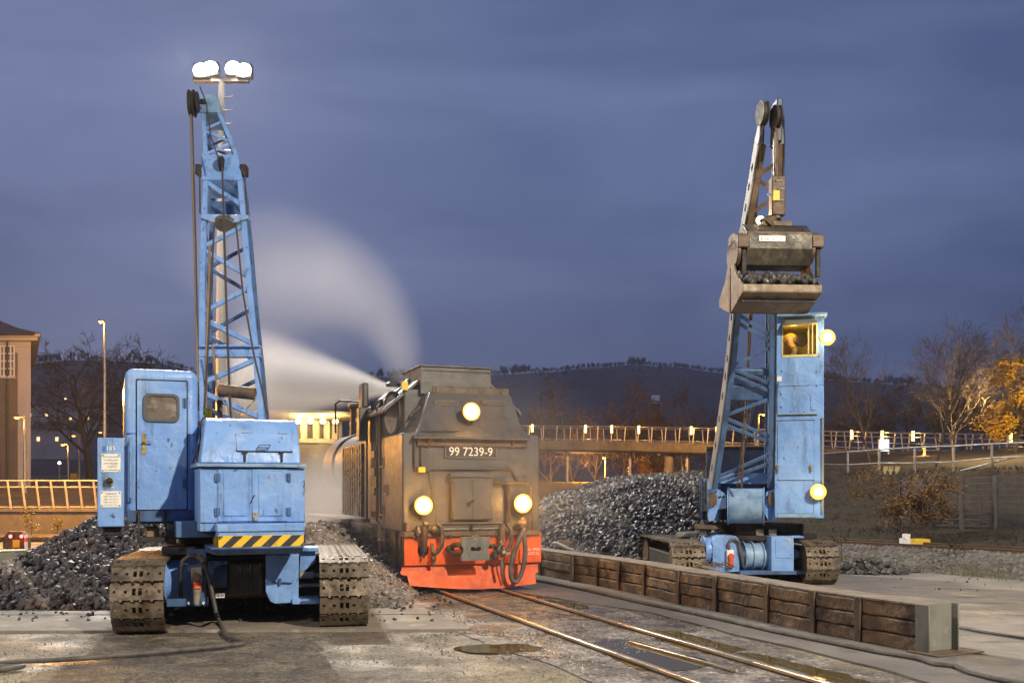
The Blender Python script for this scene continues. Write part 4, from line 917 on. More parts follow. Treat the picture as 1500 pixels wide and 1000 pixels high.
# turntable and deck
f = RF
c = f.w(.1, 1.3, 0); mb = MB(); mb.lathe((c.x, c.y, .78), [(.95,0),(1.05,.02),(1.05,.1),(.8,.12),(.8,.3),(.1,.3)], n=40); mb.build('slewing_ring', M['black'], rc)
pb(1017, 1052, 769, 775, .15, 1.1, 'deck_plate', M['rust']); pb(1105, 1175, 768, 782, .9, 2.2, 'deck_frame', M['black'])
for px in (1024, 1107, 1126): pb(px, px+12, 775, 785, .3, .8, 'ring_roller', M['post_grey'], None, .02)
pb(990, 1022, 780, 786, .5, 1.2, 'walkway_plate', M['post_grey'], None, .01)
# machinery house behind the boom
hs = pb(1034, 1132, 657, 762, 1.5, 3.2, 'machinery_house', M['navy'], None, .03)
pb(1035, 1132, 654, 657, 1.45, 3.2, 'house_roof', M['black'], hs)
# side plates and grille on the left
pb(1036, 1052, 700, 762, .25, 1.5, 'side_plate', M['blue'])
pb(1024, 1030, 700, 760, .7, 1.6, 'side_panel', M['blue_dark'])
gr = MB(f.M)
for i in range(6): py = 702+i*9; x0, z = f.at(1027.5, py, .5); x1, _ = f.at(1036, py, .5); gr.box(x0, x1, .5, .52, z-.01, z+.01)
for px in (1027.5, 1031.5, 1035.5): x, z0 = f.at(px, 702, .495); _, z1 = f.at(px, 748, .495); gr.box(x-.011, x+.011, .495, .51, z1, z0)
gr.build('grille', M['steel_white'], rc)
mb = MB(f.M); mb.prism(P3(f, [(1036,752),(1052,716),(1064,724),(1064,744),(1052,746),(1046,762),(1038,764)], .05), .05, .5); mb.build('boom_foot', M['blue'], rc, bevel=.01)
mb = MB(f.M); mb.prism(P3(f, [(1122,720),(1138,714),(1138,762),(1126,764),(1120,752)], .05), .05, .5); mb.build('boom_foot', M['blue'], rc, bevel=.01)
pb(1049, 1124, 693, 708, .30, .75, 'winch_cover', M['blue'])
pb(1060, 1128, 716, 724, .25, .5, 'foot_shaft', M['blue_dark'])
for px in (1131, 1044): mb = MB(f.M); x, z = f.at(px, 731, .02); mb.prism(circ(x, z, .08, 10, .14), -.02, .06); mb.build('wedge_socket', M['rust'], rc, bevel=.01)
# hoist drum with flanges
x0, zt = f.at(1066, 714, -.2); x1, zb = f.at(1119, 768.5, -.2); zc = (zt+zb)/2; rr = (zt-zb)/2
mb = MB(f.M); mb.tube((x0+.02,.16,zc), (x1-.02,.16,zc), rr*.97, n=40); dr = mb.build('hoist_drum', M['blue_pale'], rc)
for xx in (x0, x1): mb = MB(f.M); mb.tube((xx-.012,.16,zc), (xx+.012,.16,zc), rr*1.03, n=40); mb.build('drum_flange', M['blue'], dr, bevel=.004)
for px in (1055, 1060, 1121, 1125):
    x, z = f.at(px, 727, .04); mb = MB(f.M); mb.tube((x,.05,z),(x,.02,z),.02,n=8); mb.build('bolt', M['black'], dr)
# tall cab tower: hollow top with windows
bx0, bx1 = 1134.5, 1207
tw = pb(bx0, bx1, 566, 759, -.12, 1.6, 'cab_tower', M['blue'], None, .015)
def strip_(px0, px1, py0, py1, nm, m=M['blue'], par=tw, th=.014, bev=.004): return face_panel(f, px0, px1, py0, py1, -.12-th, .004, th+.004, nm, m, par, bev)
strip_(1139, 1197, 604.5, 608.5, 'piano_hinge', M['blue_pale'])
strip_(1139, 1197, 607.2, 608.2, 'hinge_gap', M['hole'], tw, .017, .001)
dp = strip_(1139, 1192, 616.5, 702.5, 'tower_door', M['blue'])
strip_(1138, 1193, 702.8, 703.6, 'panel_joint', M['hole'], tw, .003, .0); strip_(1138, 1193, 615.4, 616.2, 'panel_joint', M['hole'], tw, .003, .0)
strip_(1191.6, 1192.4, 617, 757, 'panel_joint', M['blue_dark'], tw, .003, .0); strip_(1138, 1193, 751.3, 752, 'panel_joint', M['hole'], tw, .003, .0)
strip_(1139, 1195, 752, 757.5, 'lower_skirt', M['blue_pale'])
for px in (1139.5, 1188):
    x, z = f.at(px, 685, -.14); mb = MB(f.M); mb.box(x-.02,x+.02,-.17,-.12,z-.035,z+.045); mb.box(x-.012,x+.012,-.18,-.14,z-.08,z-.02); mb.build('door_latch', M['brass'], dp, bevel=.006)
pl = strip_(1138, 1145, 551, 558, 'number_plate', M['white'])
mb = MB(); mb.path([f.pw(1140,560,-.15), f.pw(1138,585,-.16), f.pw(1138,604,-.14)], .014, 8); mb.build('wiring', M['blue_dark'], tw)
mb = MB(); mb.path([f.pw(1134,512,-.1), f.pw(1133,540,-.2), f.pw(1133,600,-.2), f.pw(1134,612,-.12)], .018, 8); mb.build('grab_rail', M['blue_pale'], tw)
for px, py in ((1145,544),(1196,544),(1196,565),(1144,577),(1191,577),(1144,596),(1190,596),(1158,603),(1178,603),(1190,620),(1141,656),(1190,656),(1140,636)):
    x, z = f.at(px, py, -.12); mb = MB(f.M); mb.tube((x,-.11,z),(x,-.13,z),.013,n=8); mb.build('bolt', M['black'], tw)
pb(1203.5, 1206.5, 611, 752, -.16, .3, 'lit_edge_strip', M['steel_white'], tw, .006)  # whitish strip standing in for light on the tower's right edge
strip_(1188, 1193, 576, 600, 'mounting_plate', M['blue']); 
# cab top: frame, roof, panes, cream lining, seat
cabm = M['blue']
M['cream'] = mat('cream_cab_lining', (.62,.50,.20), .6)
x0, zb = f.at(bx0, 565.8, -.12); x1, zt = f.at(bx1, 464, -.12)
wx0, wzt = f.at(1145.5, 473, -.12); wx1, wzb = f.at(1197, 521.5, -.12)
mb = MB(f.M)
mb.prism([(x0,zb),(x1,zb),(x1,zt),(x0,zt)], -.12, -.07, [[(wx0,wzb),(wx0,wzt),(wx1,wzt),(wx1,wzb)]])
mb.box(x0, x0+.05, -.07, 1.55, zb, zt); ct = mb.build('cab_shell', cabm, rc, bevel=.006)
mb = MB(f.M); mb.box(x0+.05, x1-.02, 1.44, 1.5, zb+.0, zt); mb.box(x0+.053, x0+.06, -.06, 1.44, zb, zt-.02); mb.box(x1-.06, x1-.053, .5, 1.44, zb, zt-.02); mb.box(x0+.06, x1-.06, -.06, 1.44, zt-.05, zt-.02); mb.build('lining', M['cream'], ct)
mb = MB(f.M); mb.box(x1-.05, x1, .5, 1.5, zb, zt); mb.box(x1-.05, x1-.0, -.07, .5, zb, wzb-.0); mb.box(x1-.05, x1, -.07, -.02, zb, zt); mb.build('cab_side', cabm, ct, bevel=.006)
mb = MB(f.M); mb.box(x0-.06, x1+.05, -.3, 1.6, zt+.0, zt+.06); mb.build('roof', M['blue_pale'], ct, bevel=.025)
mb = MB(f.M); a = f.at(1149, 465, -.3); b = f.at(1196, 472, -.36); mb._a([(a[0],-.14,a[1]),(b[0]-.02,-.14,a[1]),(b[0]+.02,-.4,b[1]),(a[0]+.02,-.4,b[1]),(a[0],-.14,a[1]-.02),(b[0]-.02,-.14,a[1]-.02),(b[0]+.02,-.4,b[1]-.015),(a[0]+.02,-.4,b[1]-.015)], [(0,1,2,3),(7,6,5,4),(0,4,5,1),(1,5,6,2),(2,6,7,3),(3,7,4,0)]); mb.build('sun_visor', M['post_grey'], ct)
M['clear'] = mat('clear_cab_glass', (.03,.03,.03), .02, rvar=0, spec=.4); M['clear'].node_tree.nodes['Principled BSDF'].inputs['Alpha'].default_value = .08
mb = MB(f.M); mb.box(wx0, wx1, -.10, -.095, wzb, wzt); pane = mb.build('windscreen', M['clear'], ct)
mb = MB(f.M); mb.box(x1-.03, x1-.025, -.02, .5, wzb, zt-.06); mb.build('side_window', M['clear'], ct)
fm = MB(f.M)
for p0, p1, q0, q1 in ((1145.5,1197,473,474.8),(1145.5,1197,520,521.6),(1145.5,1147.2,473,521),(1195.6,1197.2,473,521),(1183.5,1185.2,474,521),(1189.5,1191,474,521)): fm.pbox(f, p0, p1, q0, q1, -.128, -.108)
fm.build('window_frame', M['cream'], ct)
# rear window of the cab as a dark rounded opening seen inside
xa, za = f.at(1167, 488, 1.42); xb, zb_ = f.at(1180, 505, 1.42); mb = MB(f.M); mb.prism(rrect(xa-.03,xb+.03,zb_-.03,za+.03,.1), 1.415, 1.43); rw = mb.build('rear_window_gasket', M['gasket'], ct)
mb = MB(f.M); mb.prism(rrect(xa,xb,zb_,za,.08), 1.405, 1.412); mb.build('rear_window', M['glass_dim'], rw)
il = f.pw(1163, 474, .18)
mb = MB(); mb.tube(il+V((0,0,.03)), il-V((0,0,.02)), .09, n=16); mb.build('cab_light', emis('cab_lamp', (1,.66,.2), 4), ct)
lamp('cab_lamp', 'POINT', il-V((0,0,.10)), 14, (1,.70,.24), .08)
mb = MB(f.M); sx, sz = f.at(1175, 549, .55); mb.box(sx-.22, sx+.22, .35, .85, sz-.16, sz-.04); mb.box(sx+.14, sx+.22, .35, .85, sz-.1, sz+.42); mb.build('seat', M['black'], ct, bevel=.04)
# two work lamps on the right of the tower
def worklamp(px, py, c, r, par, glow, power, col, aim):
    p = f.pw(px, py, c); k = MB(); k.tube(p+V((0,.16,0)), p+V((0,.02,0)), r*.6, r*1.12, n=20); k.bar(p+V((0,.1,-.0)), p+V((-.12,.2,-.10)), .03); h = k.build('work_lamp', M['lamp_off'], par, bevel=.006)
    k = MB(); k.lathe(p+V((0,.02,0)), [(r*1.02,0),(r*.95,-.03),(r*.6,-.055),(.01,-.065)][::-1], (0,1,0), 20); k.build('lens', glow, h); k = MB(); k.lathe(p+V((0,.012,0)), [(r*1.5,.02),(r*1.45,-.02),(r*1.0,-.03)], (0,1,0), 20); k.build('halo_ring', E_AMBER, h)  # outer ring: the lamp's halo put in as glow
    lamp('work_lamp_light', 'POINT', p+V((0,-.2,0)), power, col, .06)
worklamp(1212, 494, -.1, .095, tw, E_HEAD, 15, (1,.78,.42), None)
worklamp(1199, 720, -.24, .095, tw, E_HEAD, 7, (1,.78,.42), None)
mb = MB(f.M); x, z = f.at(1198, 727, -.15); mb.box(x-.05, x+.05, -.15, -.1, z-.06, z+.2); mb.build('lamp_bracket', M['blue_dark'], tw)

# ---- boom leaning towards the camera
BR = boomline(18.3, 1.76, 15.35, 7.75)
rowsR = [(714,1047,1128.5),(640,1058.5,1129.5),(545,1072,1130.5),(458,1081,1131),(330,1097,1136),(262,1109,1141),(212,1117,1142.5)]
zr = [('L',706,'R',678),('L',700,'R',664),('R',648,'L',622),('R',640,'L',612),('L',608,'R',583),('R',574,'L',548),('R',562,'L',540),('L',536,'R',508),('R',502,'L',472),('R',492,'L',460),('L',452,'R',420),('L',390,'R',352),('R',352,'L',318),('L',312,'R',288),('R',284,'L',262),('L',258,'R',236)]
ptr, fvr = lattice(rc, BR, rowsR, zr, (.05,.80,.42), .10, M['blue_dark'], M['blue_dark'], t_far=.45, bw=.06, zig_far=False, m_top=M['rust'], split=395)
# side web plate of the left chord, with its round lightening holes
def webplate(side, hol, m, off):
    prs = [ptr(r[0], side) for r in rowsR]+[P(1127 if side == 'L' else 1141, 168, BR(168))]
    ax = (prs[-1]-prs[0]).normalized(); nrm = fvr.normalized(); nrm = (nrm-ax*nrm.dot(ax)).normalized()
    base = prs[0]; sidev = ax.cross(nrm)
    def loc(p): d = p-base; return d.dot(ax), d.dot(nrm), d.dot(sidev)
    L_ = [loc(p) for p in prs]; 
    M4 = Matrix(((ax.x, sidev.x, nrm.x, base.x),(ax.y, sidev.y, nrm.y, base.y),(ax.z, sidev.z, nrm.z, base.z),(0,0,0,1)))
    # piecewise straight pieces following the chord
    mb = MB()
    for (p, q), hs in zip(zip(prs, prs[1:]), hol):
        a = (q-p).normalized(); n2 = (fvr-a*fvr.dot(a)).normalized(); s2 = a.cross(n2); ln = (q-p).length
        mm = Matrix(((a.x, s2.x, n2.x, p.x),(a.y, s2.y, n2.y, p.y),(a.z, s2.z, n2.z, p.z),(0,0,0,1))); mb.M = mm
        W0 = -.07; W1 = .27
        mb.prism([(0,W0),(ln,W0),(ln,W1),(0,W1)], off-.012, off+.012, [circ(ln*t, .10, .068, 14)[::-1] for t in hs])
    return mb.build('web_plate', m, rc, bevel=.004)
o = webplate('L', [(.35,.8),(.25,.6,.9),(.2,.55,.9),(.3,.6),(.35,.8),(.3,),()], M['steel_white'], .075)
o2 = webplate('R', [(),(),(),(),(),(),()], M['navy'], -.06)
for py, h in ((548,.13),(578,.30)):
    a, b = ptr(py, 'L'), ptr(py, 'R'); mb = MB(); mb.bar(a+fvr*.3, b+fvr*.3, h, .12, up=fvr); mb.build('cross_tube', M['blue_dark'], rc, bevel=.03)
# head with sheaves, hanging block, ropes
h0, h1 = P(1127,172,BR(172)), P(1143,172,BR(172))
pc = P(1138,158,BR(160)-.05)
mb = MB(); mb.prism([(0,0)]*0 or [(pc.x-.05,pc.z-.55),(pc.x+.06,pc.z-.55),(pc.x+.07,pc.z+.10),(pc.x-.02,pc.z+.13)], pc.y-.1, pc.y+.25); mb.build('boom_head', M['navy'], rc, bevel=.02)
mb = MB(); sheave(mb, P(1117,166,BR(160)), (1,.12,0), .19, .10); mb.tube(P(1117,166,BR(160)), P(1138,166,BR(160)), .045, n=12); mb.build('head_sheave', M['black'], rc)
mb = MB(); sheave(mb, P(1137,172,BR(172)-.18), (1,.1,0), .18, .09); mb.build('head_sheave', M['black'], rc)
gd = 15.25
def rr_(pts, r, m=M['rope']): return rope(pts, r, m, 'rope', rc)
rr_([(1137,180,gd+.05),(1137.5,225,gd),(1137.5,262,gd)], .035, M['rust']); rr_([(1134,180,gd+.1),(1134,262,gd)], .018)
rr_([(1115,178,BR(170)),(1113,240,15.7),(1103,330,16.4),(1100,420,16.9),(1094,560,17.9),(1086,715,18.0)], .02, M['rust'])
rr_([(1119,178,BR(170)+.1),(1117,225,15.9),(1108,300,16.4),(1104,420,17.0),(1092,600,17.9),(1080,712,18.2)], .014)
rr_([(1098,440,17.6),(1095,560,18.0),(1093,640,18.3)], .016, M['rope_lit']); rr_([(1122,470,17.5),(1123,560,18),(1124,640,18.3)], .012)
rr_([(1104,590,18.3),(1094,640,18.5),(1086,676,18.6)], .03, M['steel_white'])

# ---- the loaded grab, hanging from the boom
gl = P(1140,460,gd); gb = thing('grab_bucket', gl, 'brown steel clamshell grab full of coal hanging high in front of the right crane', 'grab')
GF = Frame(((1141-CX)*gd/F, gd, 0), 4); g = GF
def gp(px, py, c): return g.at(px, py, c)
lx0, lzt = gp(1090, 416, -.62); lx1, lzb = gp(1203, 429, -.62)
_, zbot = gp(1140, 459.5, 0)
# shells: profile in y,z
pf = [(-.62,lzt),(-.62,lzb),(-.03,zbot),(-.03,zbot+.02),(-.60,lzb+.01),(-.60,lzt)]
for sgn, nm in ((1,'front'),(-1,'rear')):
    pr = [(sgn*y,z) for y, z in pf]
    mb = MB(g.M); mb.xprism(pr, lx0, lx1); sh = mb.build('shell', M['grab'], gb, bevel=.006, smooth=0)
    zc_ = gp(1140, 398, -.3)[1]
    side = [(-.62*sgn,lzt),(-.62*sgn,lzb),(-.03*sgn,zbot),(-.02*sgn,zc_+.12),(-.16*sgn,zc_+.14),(-.30*sgn,zc_-.05)]
    for x in (lx0-.012, lx1+.0):
        mb = MB(g.M); mb.xprism(side, x-.012, x+.012); mb.build('side_plate', M['grab'], sh, bevel=.004)
    mb = MB(g.M); mb.box(lx0-.012, lx1+.012, sgn*-.626, sgn*-.60, lzb+.012, lzt+.004); mb.build('cutting_edge', M['grab'], sh, bevel=.006)
# head body with sloping top
hx0, hzt = gp(1094.5, 340, -.30); hx1, hzb = gp(1188, 389.5, -.22)
zmid = gp(1140, 364, -.3)[1]; ztop = gp(1140, 331, 0)[1]
mb = MB(g.M); mb.xprism([(-.30,zmid),(-.30,hzt),(-.05,ztop),(.05,ztop),(.30,hzt),(.30,zmid),(.2,hzb),(-.2,hzb)], hx0, hx1); hd = mb.build('head', M['grab_dark'], gb, bevel=.012, smooth=0)
mb = MB(g.M); x0, z0 = gp(1112, 345, -.31); x1, z1 = gp(1150.5, 353.8, -.31); mb.box(x0, x1, -.312, -.302, z0, z1); npl = mb.build('number_plate', M['white'], hd)
text('1', npl, M['stripe_black'], g.pw(1116, 349.3, -.314), g.a, .065, extrude=.001); text('00    0     4', npl, M['letter_dark'], g.pw(1133, 350, -.314), g.a, .04, extrude=.001)
mb = MB(g.M); x0, z0 = gp(1159, 334, -.15); mb.prism(rrect(hx0+.3,hx1-.25,ztop-.02,ztop+.05,.02), -.1, .1); x0,_ = gp(1132,325,0); mb.tube((x0-.1,0,ztop), (x0+.05,0,ztop+.16), .14, .05, n=14); mb.box(hx0+.02, hx1-.02, -.305, -.285, hzt-.02, hzt+.015); mb.build('head_cap', M['rust'], hd, bevel=.01)
for pa, pz in (((1078,1095),(349,396)),((1188,1201.5),(347,390))):
    xa, _ = gp(pa[0], 360, -.2); xb, _ = gp(pa[1], 360, -.2); _, zt_ = gp(1090, pz[0], -.2); _, zb_ = gp(1090, pz[1]-6, -.2); xm = (xa+xb)/2
    mb = MB(g.M); mb.xprism([(y, z) for y, z in circ(0, (zt_+zb_)/2, .30, 18, (zt_-zb_)*.55)], xm-.09, xm-.03); mb.xprism([(-.32,zt_-.16),(-.32,zt_+.02),(-.05,zt_+.12),(.2,zt_+.1),(.25,zt_-.2)], xm-.09, xm+.09)
    ar = mb.build('pivot_arm', M['rust'], gb, bevel=.012)
    for y in (-.26, .18): mb = MB(g.M); mb.box(xm-.01, xm+.055, y, y+.06, zc_-.06, zt_-.1); mb.build('link', M['black'], ar, bevel=.006)
mb = MB(g.M); mb.tube((hx0-.1,0,zmid), (hx1+.12,0,zmid), .06, n=14); mb.build('pivot_shaft', M['rust'], gb)
# hanging gear up to the boom head
mb = MB(); a = P(1137,262,gd); b = P(1137,322,gd); mb.tube(b, a+V((0,0,-.25)), .085, .06, n=12); mb.box(a.x-.09, a.x+.12, gd-.1, gd+.1, a.z-.58, a.z+.02); mb.build('suspension_block', M['rust'], gb, bevel=.02)
mb = MB(); a, b = P(1132.5,279,gd-.12), P(1142,294,gd-.12); mb.box(a.x, b.x, gd-.13, gd-.1, b.z, a.z); mb.build('warning_plate', M['yellow'], gb, bevel=.006)
mb = MB(); 
for px, py in ((1141,265),(1144,277),(1142.5,293),(1129,285)): p = P(px,py,gd-.1); mb.tube(p-V((.05,0,0)), p+V((.05,0,0)), .022, n=8)
mb.build('bolt', M['chrome'], gb)
worklamp_p = P(1114,323,gd+.25); k = MB(); k.tube(worklamp_p+V((0,.14,0)), worklamp_p, .05, .075, n=18); k.bar(worklamp_p+V((0,.1,0)), P(1112,345,gd+.3), .03); h = k.build('boom_lamp', M['lamp_off'], rc, bevel=.004)
k = MB(); k.lathe(worklamp_p, [(.07,0),(.06,-.03),(.01,-.045)][::-1], (0,1,0), 18); k.build('lens', E_HEAD, h); lamp('boom_lamp_light', 'POINT', worklamp_p+V((0,-.12,0)), 14, (1,.78,.42), .05)
# coal in the grab
mb = MB(); 
for i in range(520):
    x = rnd.uniform(lx0+.05, lx1-.05); y = rnd.uniform(-.57,.57); zz = lzt+.06+.16*(1-(abs(y)/.6)**2)*(1-.5*abs((x-(lx0+lx1)/2)/.65)**2)+rnd.gauss(0,.02)
    mb.lump(g.w(x, y, zz), rnd.uniform(.035,.075))
mb.M = g.M; mb.box(lx0+.02, lx1-.02, -.45, .45, lzb-.1, lzt+.02)
tag(mb.build('coal_load', M['stone'] if False else M['coal'], smooth=0, fix=False), kind='stuff')

# ---- the crane driver
def person(root_loc, joints, lab, yaw=0):
    """skin-modifier figure: joints = {name:(pos, radius, parent)} in metres relative to root"""
    names = list(joints); me = bpy.data.meshes.new('person')
    me.from_pydata([joints[n][0] for n in names], [(names.index(joints[n][2]), i) for i, n in enumerate(names) if joints[n][2]], [])
    o = bpy.data.objects.new('person', me); COL.objects.link(o); o.location = root_loc; o.rotation_euler[2] = yaw; WL[o.name] = V(root_loc)
    o.modifiers.new('skin', 'SKIN'); 
    sv = me.skin_vertices[0].data if me.skin_vertices else None
    if sv is None:
        me.attributes; 
    for i, n in enumerate(names):
        r = joints[n][1]; me.skin_vertices[0].data[i].radius = r if isinstance(r, tuple) else (r, r)
        me.skin_vertices[0].data[i].use_root = (i == 0)
    s = o.modifiers.new('sub', 'SUBSURF'); s.levels = 2; s.render_levels = 2
    for p in me.polygons: p.use_smooth = True
    dg = bpy.context.evaluated_depsgraph_get(); m2 = bpy.data.meshes.new_from_object(o.evaluated_get(dg)); o.modifiers.clear(); o.data = m2
    m2.polygons.foreach_set('use_smooth', [True]*len(m2.polygons))
    return tag(o, lab, 'person')
pr = f.pw(1174, 549, .60)      # seat position: hips
J = {'pelvis':((0,0,.02),(.15,.12),None),'waist':((-.02,0,.16),(.14,.11),'pelvis'),'chest':((-.08,0,.33),(.165,.125),'waist'),'neckb':((-.13,0,.48),(.075,.07),'chest'),'neck':((-.16,0,.55),(.055,.055),'neckb'),
     'jaw':((-.20,0,.60),(.065,.062),'neck'),'head':((-.205,0,.68),(.092,.078),'jaw'),'crown':((-.20,0,.755),(.075,.066),'head'),
     'shl':((-.10,-.19,.42),(.075,.07),'chest'),'ell':((-.22,-.25,.17),(.052,.052),'shl'),'wrl':((-.42,-.16,.12),(.037,.034),'ell'),'hal':((-.50,-.13,.13),(.04,.025),'wrl'),
     'shr':((-.10,.19,.42),(.075,.07),'chest'),'elr':((-.22,.25,.17),(.052,.052),'shr'),'wrr':((-.42,.16,.12),(.037,.034),'elr'),'har':((-.50,.13,.13),(.04,.025),'wrr'),
     'hl':((-.05,-.10,0),(.10,.10),'pelvis'),'kl':((-.45,-.12,.02),(.068,.068),'hl'),'al':((-.48,-.12,-.40),(.045,.045),'kl'),
     'hr':((-.05,.10,0),(.10,.10),'pelvis'),'kr':((-.45,.12,.02),(.068,.068),'hr'),'ar':((-.48,.12,-.40),(.045,.045),'kr')}
for n_, par_, xx_ in (('f1','hal',-.02),('f2','hal',0),('f3','hal',.02),('t1','wrl',.04)):
    pass
pe = person(pr, J, 'crane driver in a yellow cap sitting in the lit cab of the right crane', yaw=f.a)
pe.data.materials.append(mat('olive_work_jacket', (.17,.13,.05), .8, 0, [((.10,.08,.035), 5, .45, .65)]))
pe.data.materials.append(M['skin'])
for p in pe.data.polygons:
    if p.center.z > .53 or (p.center.x < -.43 and p.center.z > .07): p.material_index = 1
def pc_(x, y, z): return pr+Matrix.Rotation(f.a, 3, 'Z') @ V((x, y, z))
mb = MB(); mb.ball(pc_(-.20,0,.725), .106, 16, (1.03,.92,.72)); mb.path([pc_(-.27,-.06,.735), pc_(-.36,0,.725), pc_(-.27,.06,.735)], .018, 6); mb.build('cap', mat('yellow_cap', (.75,.5,.05), .6), pe)
mb = MB(); mb.ball(pc_(-.165,0,.66), .088, 14, (.9,1.0,.9)); mb.build('hair', mat('grey_hair', (.20,.16,.11), .7), pe)
mb = MB(); mb.ball(pc_(-.298,0,.665), .020, 8, (1.2,.7,1)); mb.ball(pc_(-.285,-.03,.69), .011, 8); mb.ball(pc_(-.285,.03,.69), .011, 8); mb.ball(pc_(-.20,-.083,.67), .024, 8, (.8,.4,1.3)); mb.ball(pc_(-.20,.083,.67), .024, 8, (.8,.4,1.3)); mb.bar(pc_(-.283,-.022,.625), pc_(-.283,.022,.625), .008, .012); mb.build('face', M['skin'], pe)
mb = MB()
for s in (-1, 1):
    for i in range(4): a = pc_(-.50, s*(.13+.022*(i-1.5)), .135); mb.path([a, a+V((-.05,0,-.01)), a+V((-.075,0,-.035))], [.011,.010,.008], 6)
    a = pc_(-.47, s*.10, .13); mb.path([a, a+V((-.035,-s*.02,.0)), a+V((-.06,-s*.01,-.02))], [.012,.011,.009], 6)
mb.build('fingers', M['skin'], pe)
# ================================================================== STEAM LOCOMOTIVE
ll = V(((690-CX)*17.0/F, 17.0, 0)); LF = Frame(ll, 19.8); f = LF
lo = thing('steam_locomotive', ll, 'black steam locomotive with three lit headlamps and orange red buffer beam on the rails', 'locomotive')
def lb(px0, px1, py0, py1, c0, c1, nm, m, par=None, bev=.01):
    mb = MB(f.M); mb.pbox(f, px0, px1, py0, py1, c0, c1); return mb.build(nm, m, par or lo, bevel=bev)
hw = 1.20
xl, zb0 = f.at(589.5, 780, 0); xr, zt0 = f.at(790, 637, 0)
# rear water tank and bunker box
mb = MB(f.M); mb.box(xl, xr, 0, 1.62, zb0, zt0); bk = mb.build('bunker', M['loco'], lo, bevel=.035, seg=3)
for px, py in ((560,676),(565.5,716),(560,747)):      # footholes in the side
    c = .35+.0; 
    o = f.I @ V((0,0,CH)); q = f.I @ V(((px-CX)/F,1,CH+(HZ-py)/F)); dr = q-o; t = (xl-.004-o.x)/dr.x; y = (o+dr*t).y; z = (o+dr*t).z
    mb = MB(f.M); mb.box(xl-.006, xl+.03, y-.12, y+.12, z-.075, z+.075); fh = mb.build('foothole', M['hole'], bk, bevel=.01)
    mb = MB(f.M); mb.box(xl-.03, xl-.006, y-.14, y+.14, z-.10, z-.075); mb.box(xl-.015, xl-.004, y-.15, y-.12, z-.1, z+.09); mb.build('foot_rim', M['steel'], fh)
# upper coal bunker with flared lip
bo, zl = f.at(607, 638.5, -.16); b1, _ = f.at(778, 638.5, -.16); _, zt = f.at(690, 576.7, .42); t0, _ = f.at(629.5, 576.7, .42); t1, _ = f.at(748, 576.7, .42)
m0, zm = f.at(620.5, 603, .18); m1, _ = f.at(757.5, 603, .18); n0, zn = f.at(614.5, 622, .04); n1, _ = f.at(764, 622, .04); k0, zk = f.at(609.5, 632, -.10); k1, _ = f.at(773, 632, -.10)
prof = [(bo,b1,-.16,zl),(k0,k1,-.10,zk),(n0,n1,.04,zn),(m0,m1,.18,zm),(t0,t1,.42,zt)]
vs = []; bkc = [1.0,1.0,1.0,1.0,1.0]
for a, b, c, z in prof: vs += [(a,c,z),(b,c,z)]
for a, b, c, z in prof: vs += [(a-.0,1.05,z),(b,1.05,z)]
n = len(prof); fs = [(2*i,2*i+1,2*i+3,2*i+2) for i in range(n-1)]+[(2*n+2*i+1,2*n+2*i,2*n+2*i+2,2*n+2*i+3) for i in range(n-1)]
fs += [tuple([2*i for i in range(n)]+[2*n+2*i for i in reversed(range(n))]), tuple([2*i+1 for i in range(n)]+[2*n+2*i+1 for i in reversed(range(n))]), (0,1,2*n+1,2*n), (2*n-2,2*n-1,4*n-1,4*n-2)]
mb = MB(f.M); mb._a(vs, fs); ub = mb.build('coal_bunker', M['loco'], lo, bevel=.014, smooth=50)
mb = MB(f.M); mb.box(bo-.01, b1+.01, -.175, -.13, zl-.035, zl-.001); mb.build('lip_flange', M['loco'], ub, bevel=.006)
x0, z = f.at(611, 640, -.02); x1, z2 = f.at(771, 655, -.02); mb = MB(f.M); mb.box(x0, x1, -.06, 0, z2, zl-.03); mb.build('bunker_base', M['rust'], ub, bevel=.006)
for px in (629, 752): mb = MB(f.M); x, _ = f.at(px, 645, -.1); mb.xprism([(-.15,zl-.03),(0,zl-.03),(0,z2-.03),(-.03,z2-.03)], x-.02, x+.02); mb.build('bracket', M['loco_dark'], ub)
for px0, px1 in ((637,671),(706,740)):
    c = .275; x0, z0 = f.at(px0, 587, c); x1, z1 = f.at(px1, 592.5, c); mb = MB(f.M); mb.prism(rrect(x0-.015,x1+.015,z1-.015,z0+.015,.03), c-.02, c+.06); sl = mb.build('slot_rim', M['loco'], ub, bevel=.008)
    mb = MB(f.M); mb.prism(rrect(x0,x1,z1,z0,.025), c-.022, c+.05); mb.build('slot', M['loco_dark'], sl)
# rail round the coal hatch, chute box above
x0, z0 = f.at(633, 565, .62); x1, z1 = f.at(746, 577, .62)
mb = MB(f.M); mb.box(x0, x1, .62, .66, z1-.1, z0); rl_ = mb.build('hatch_rail', M['rust'], lo, bevel=.02)
for px in (641, 689, 737): x, _ = f.at(px, 570, .60); mb = MB(f.M); mb.box(x-.018, x+.018, .60, .62, z1-.05, z0-.04); mb.build('stanchion', M['loco'], rl_)
x0, z0 = f.at(616, 533.5, .85); x1, z1 = f.at(719.5, 572, .85); mb = MB(f.M); mb.box(x0, x1, .85, 2.2, z1-.1, z0-.035); cb = mb.build('coal_extension', M['loco'], lo, bevel=.01)
mb = MB(f.M); mb.box(x0-.015, x1+.015, .82, 2.22, z0-.035, z0); mb.box(x0+.03, x1-.03, .835, .85, z0-.11, z0-.09); mb.build('box_rim', M['loco'], cb, bevel=.008)
mb = MB(f.M); x, z = f.at(662, 532, 1.1); mb.ball((x,1.1,z0+.02), .035); mb.build('lifting_eye', M['steel'], cb)
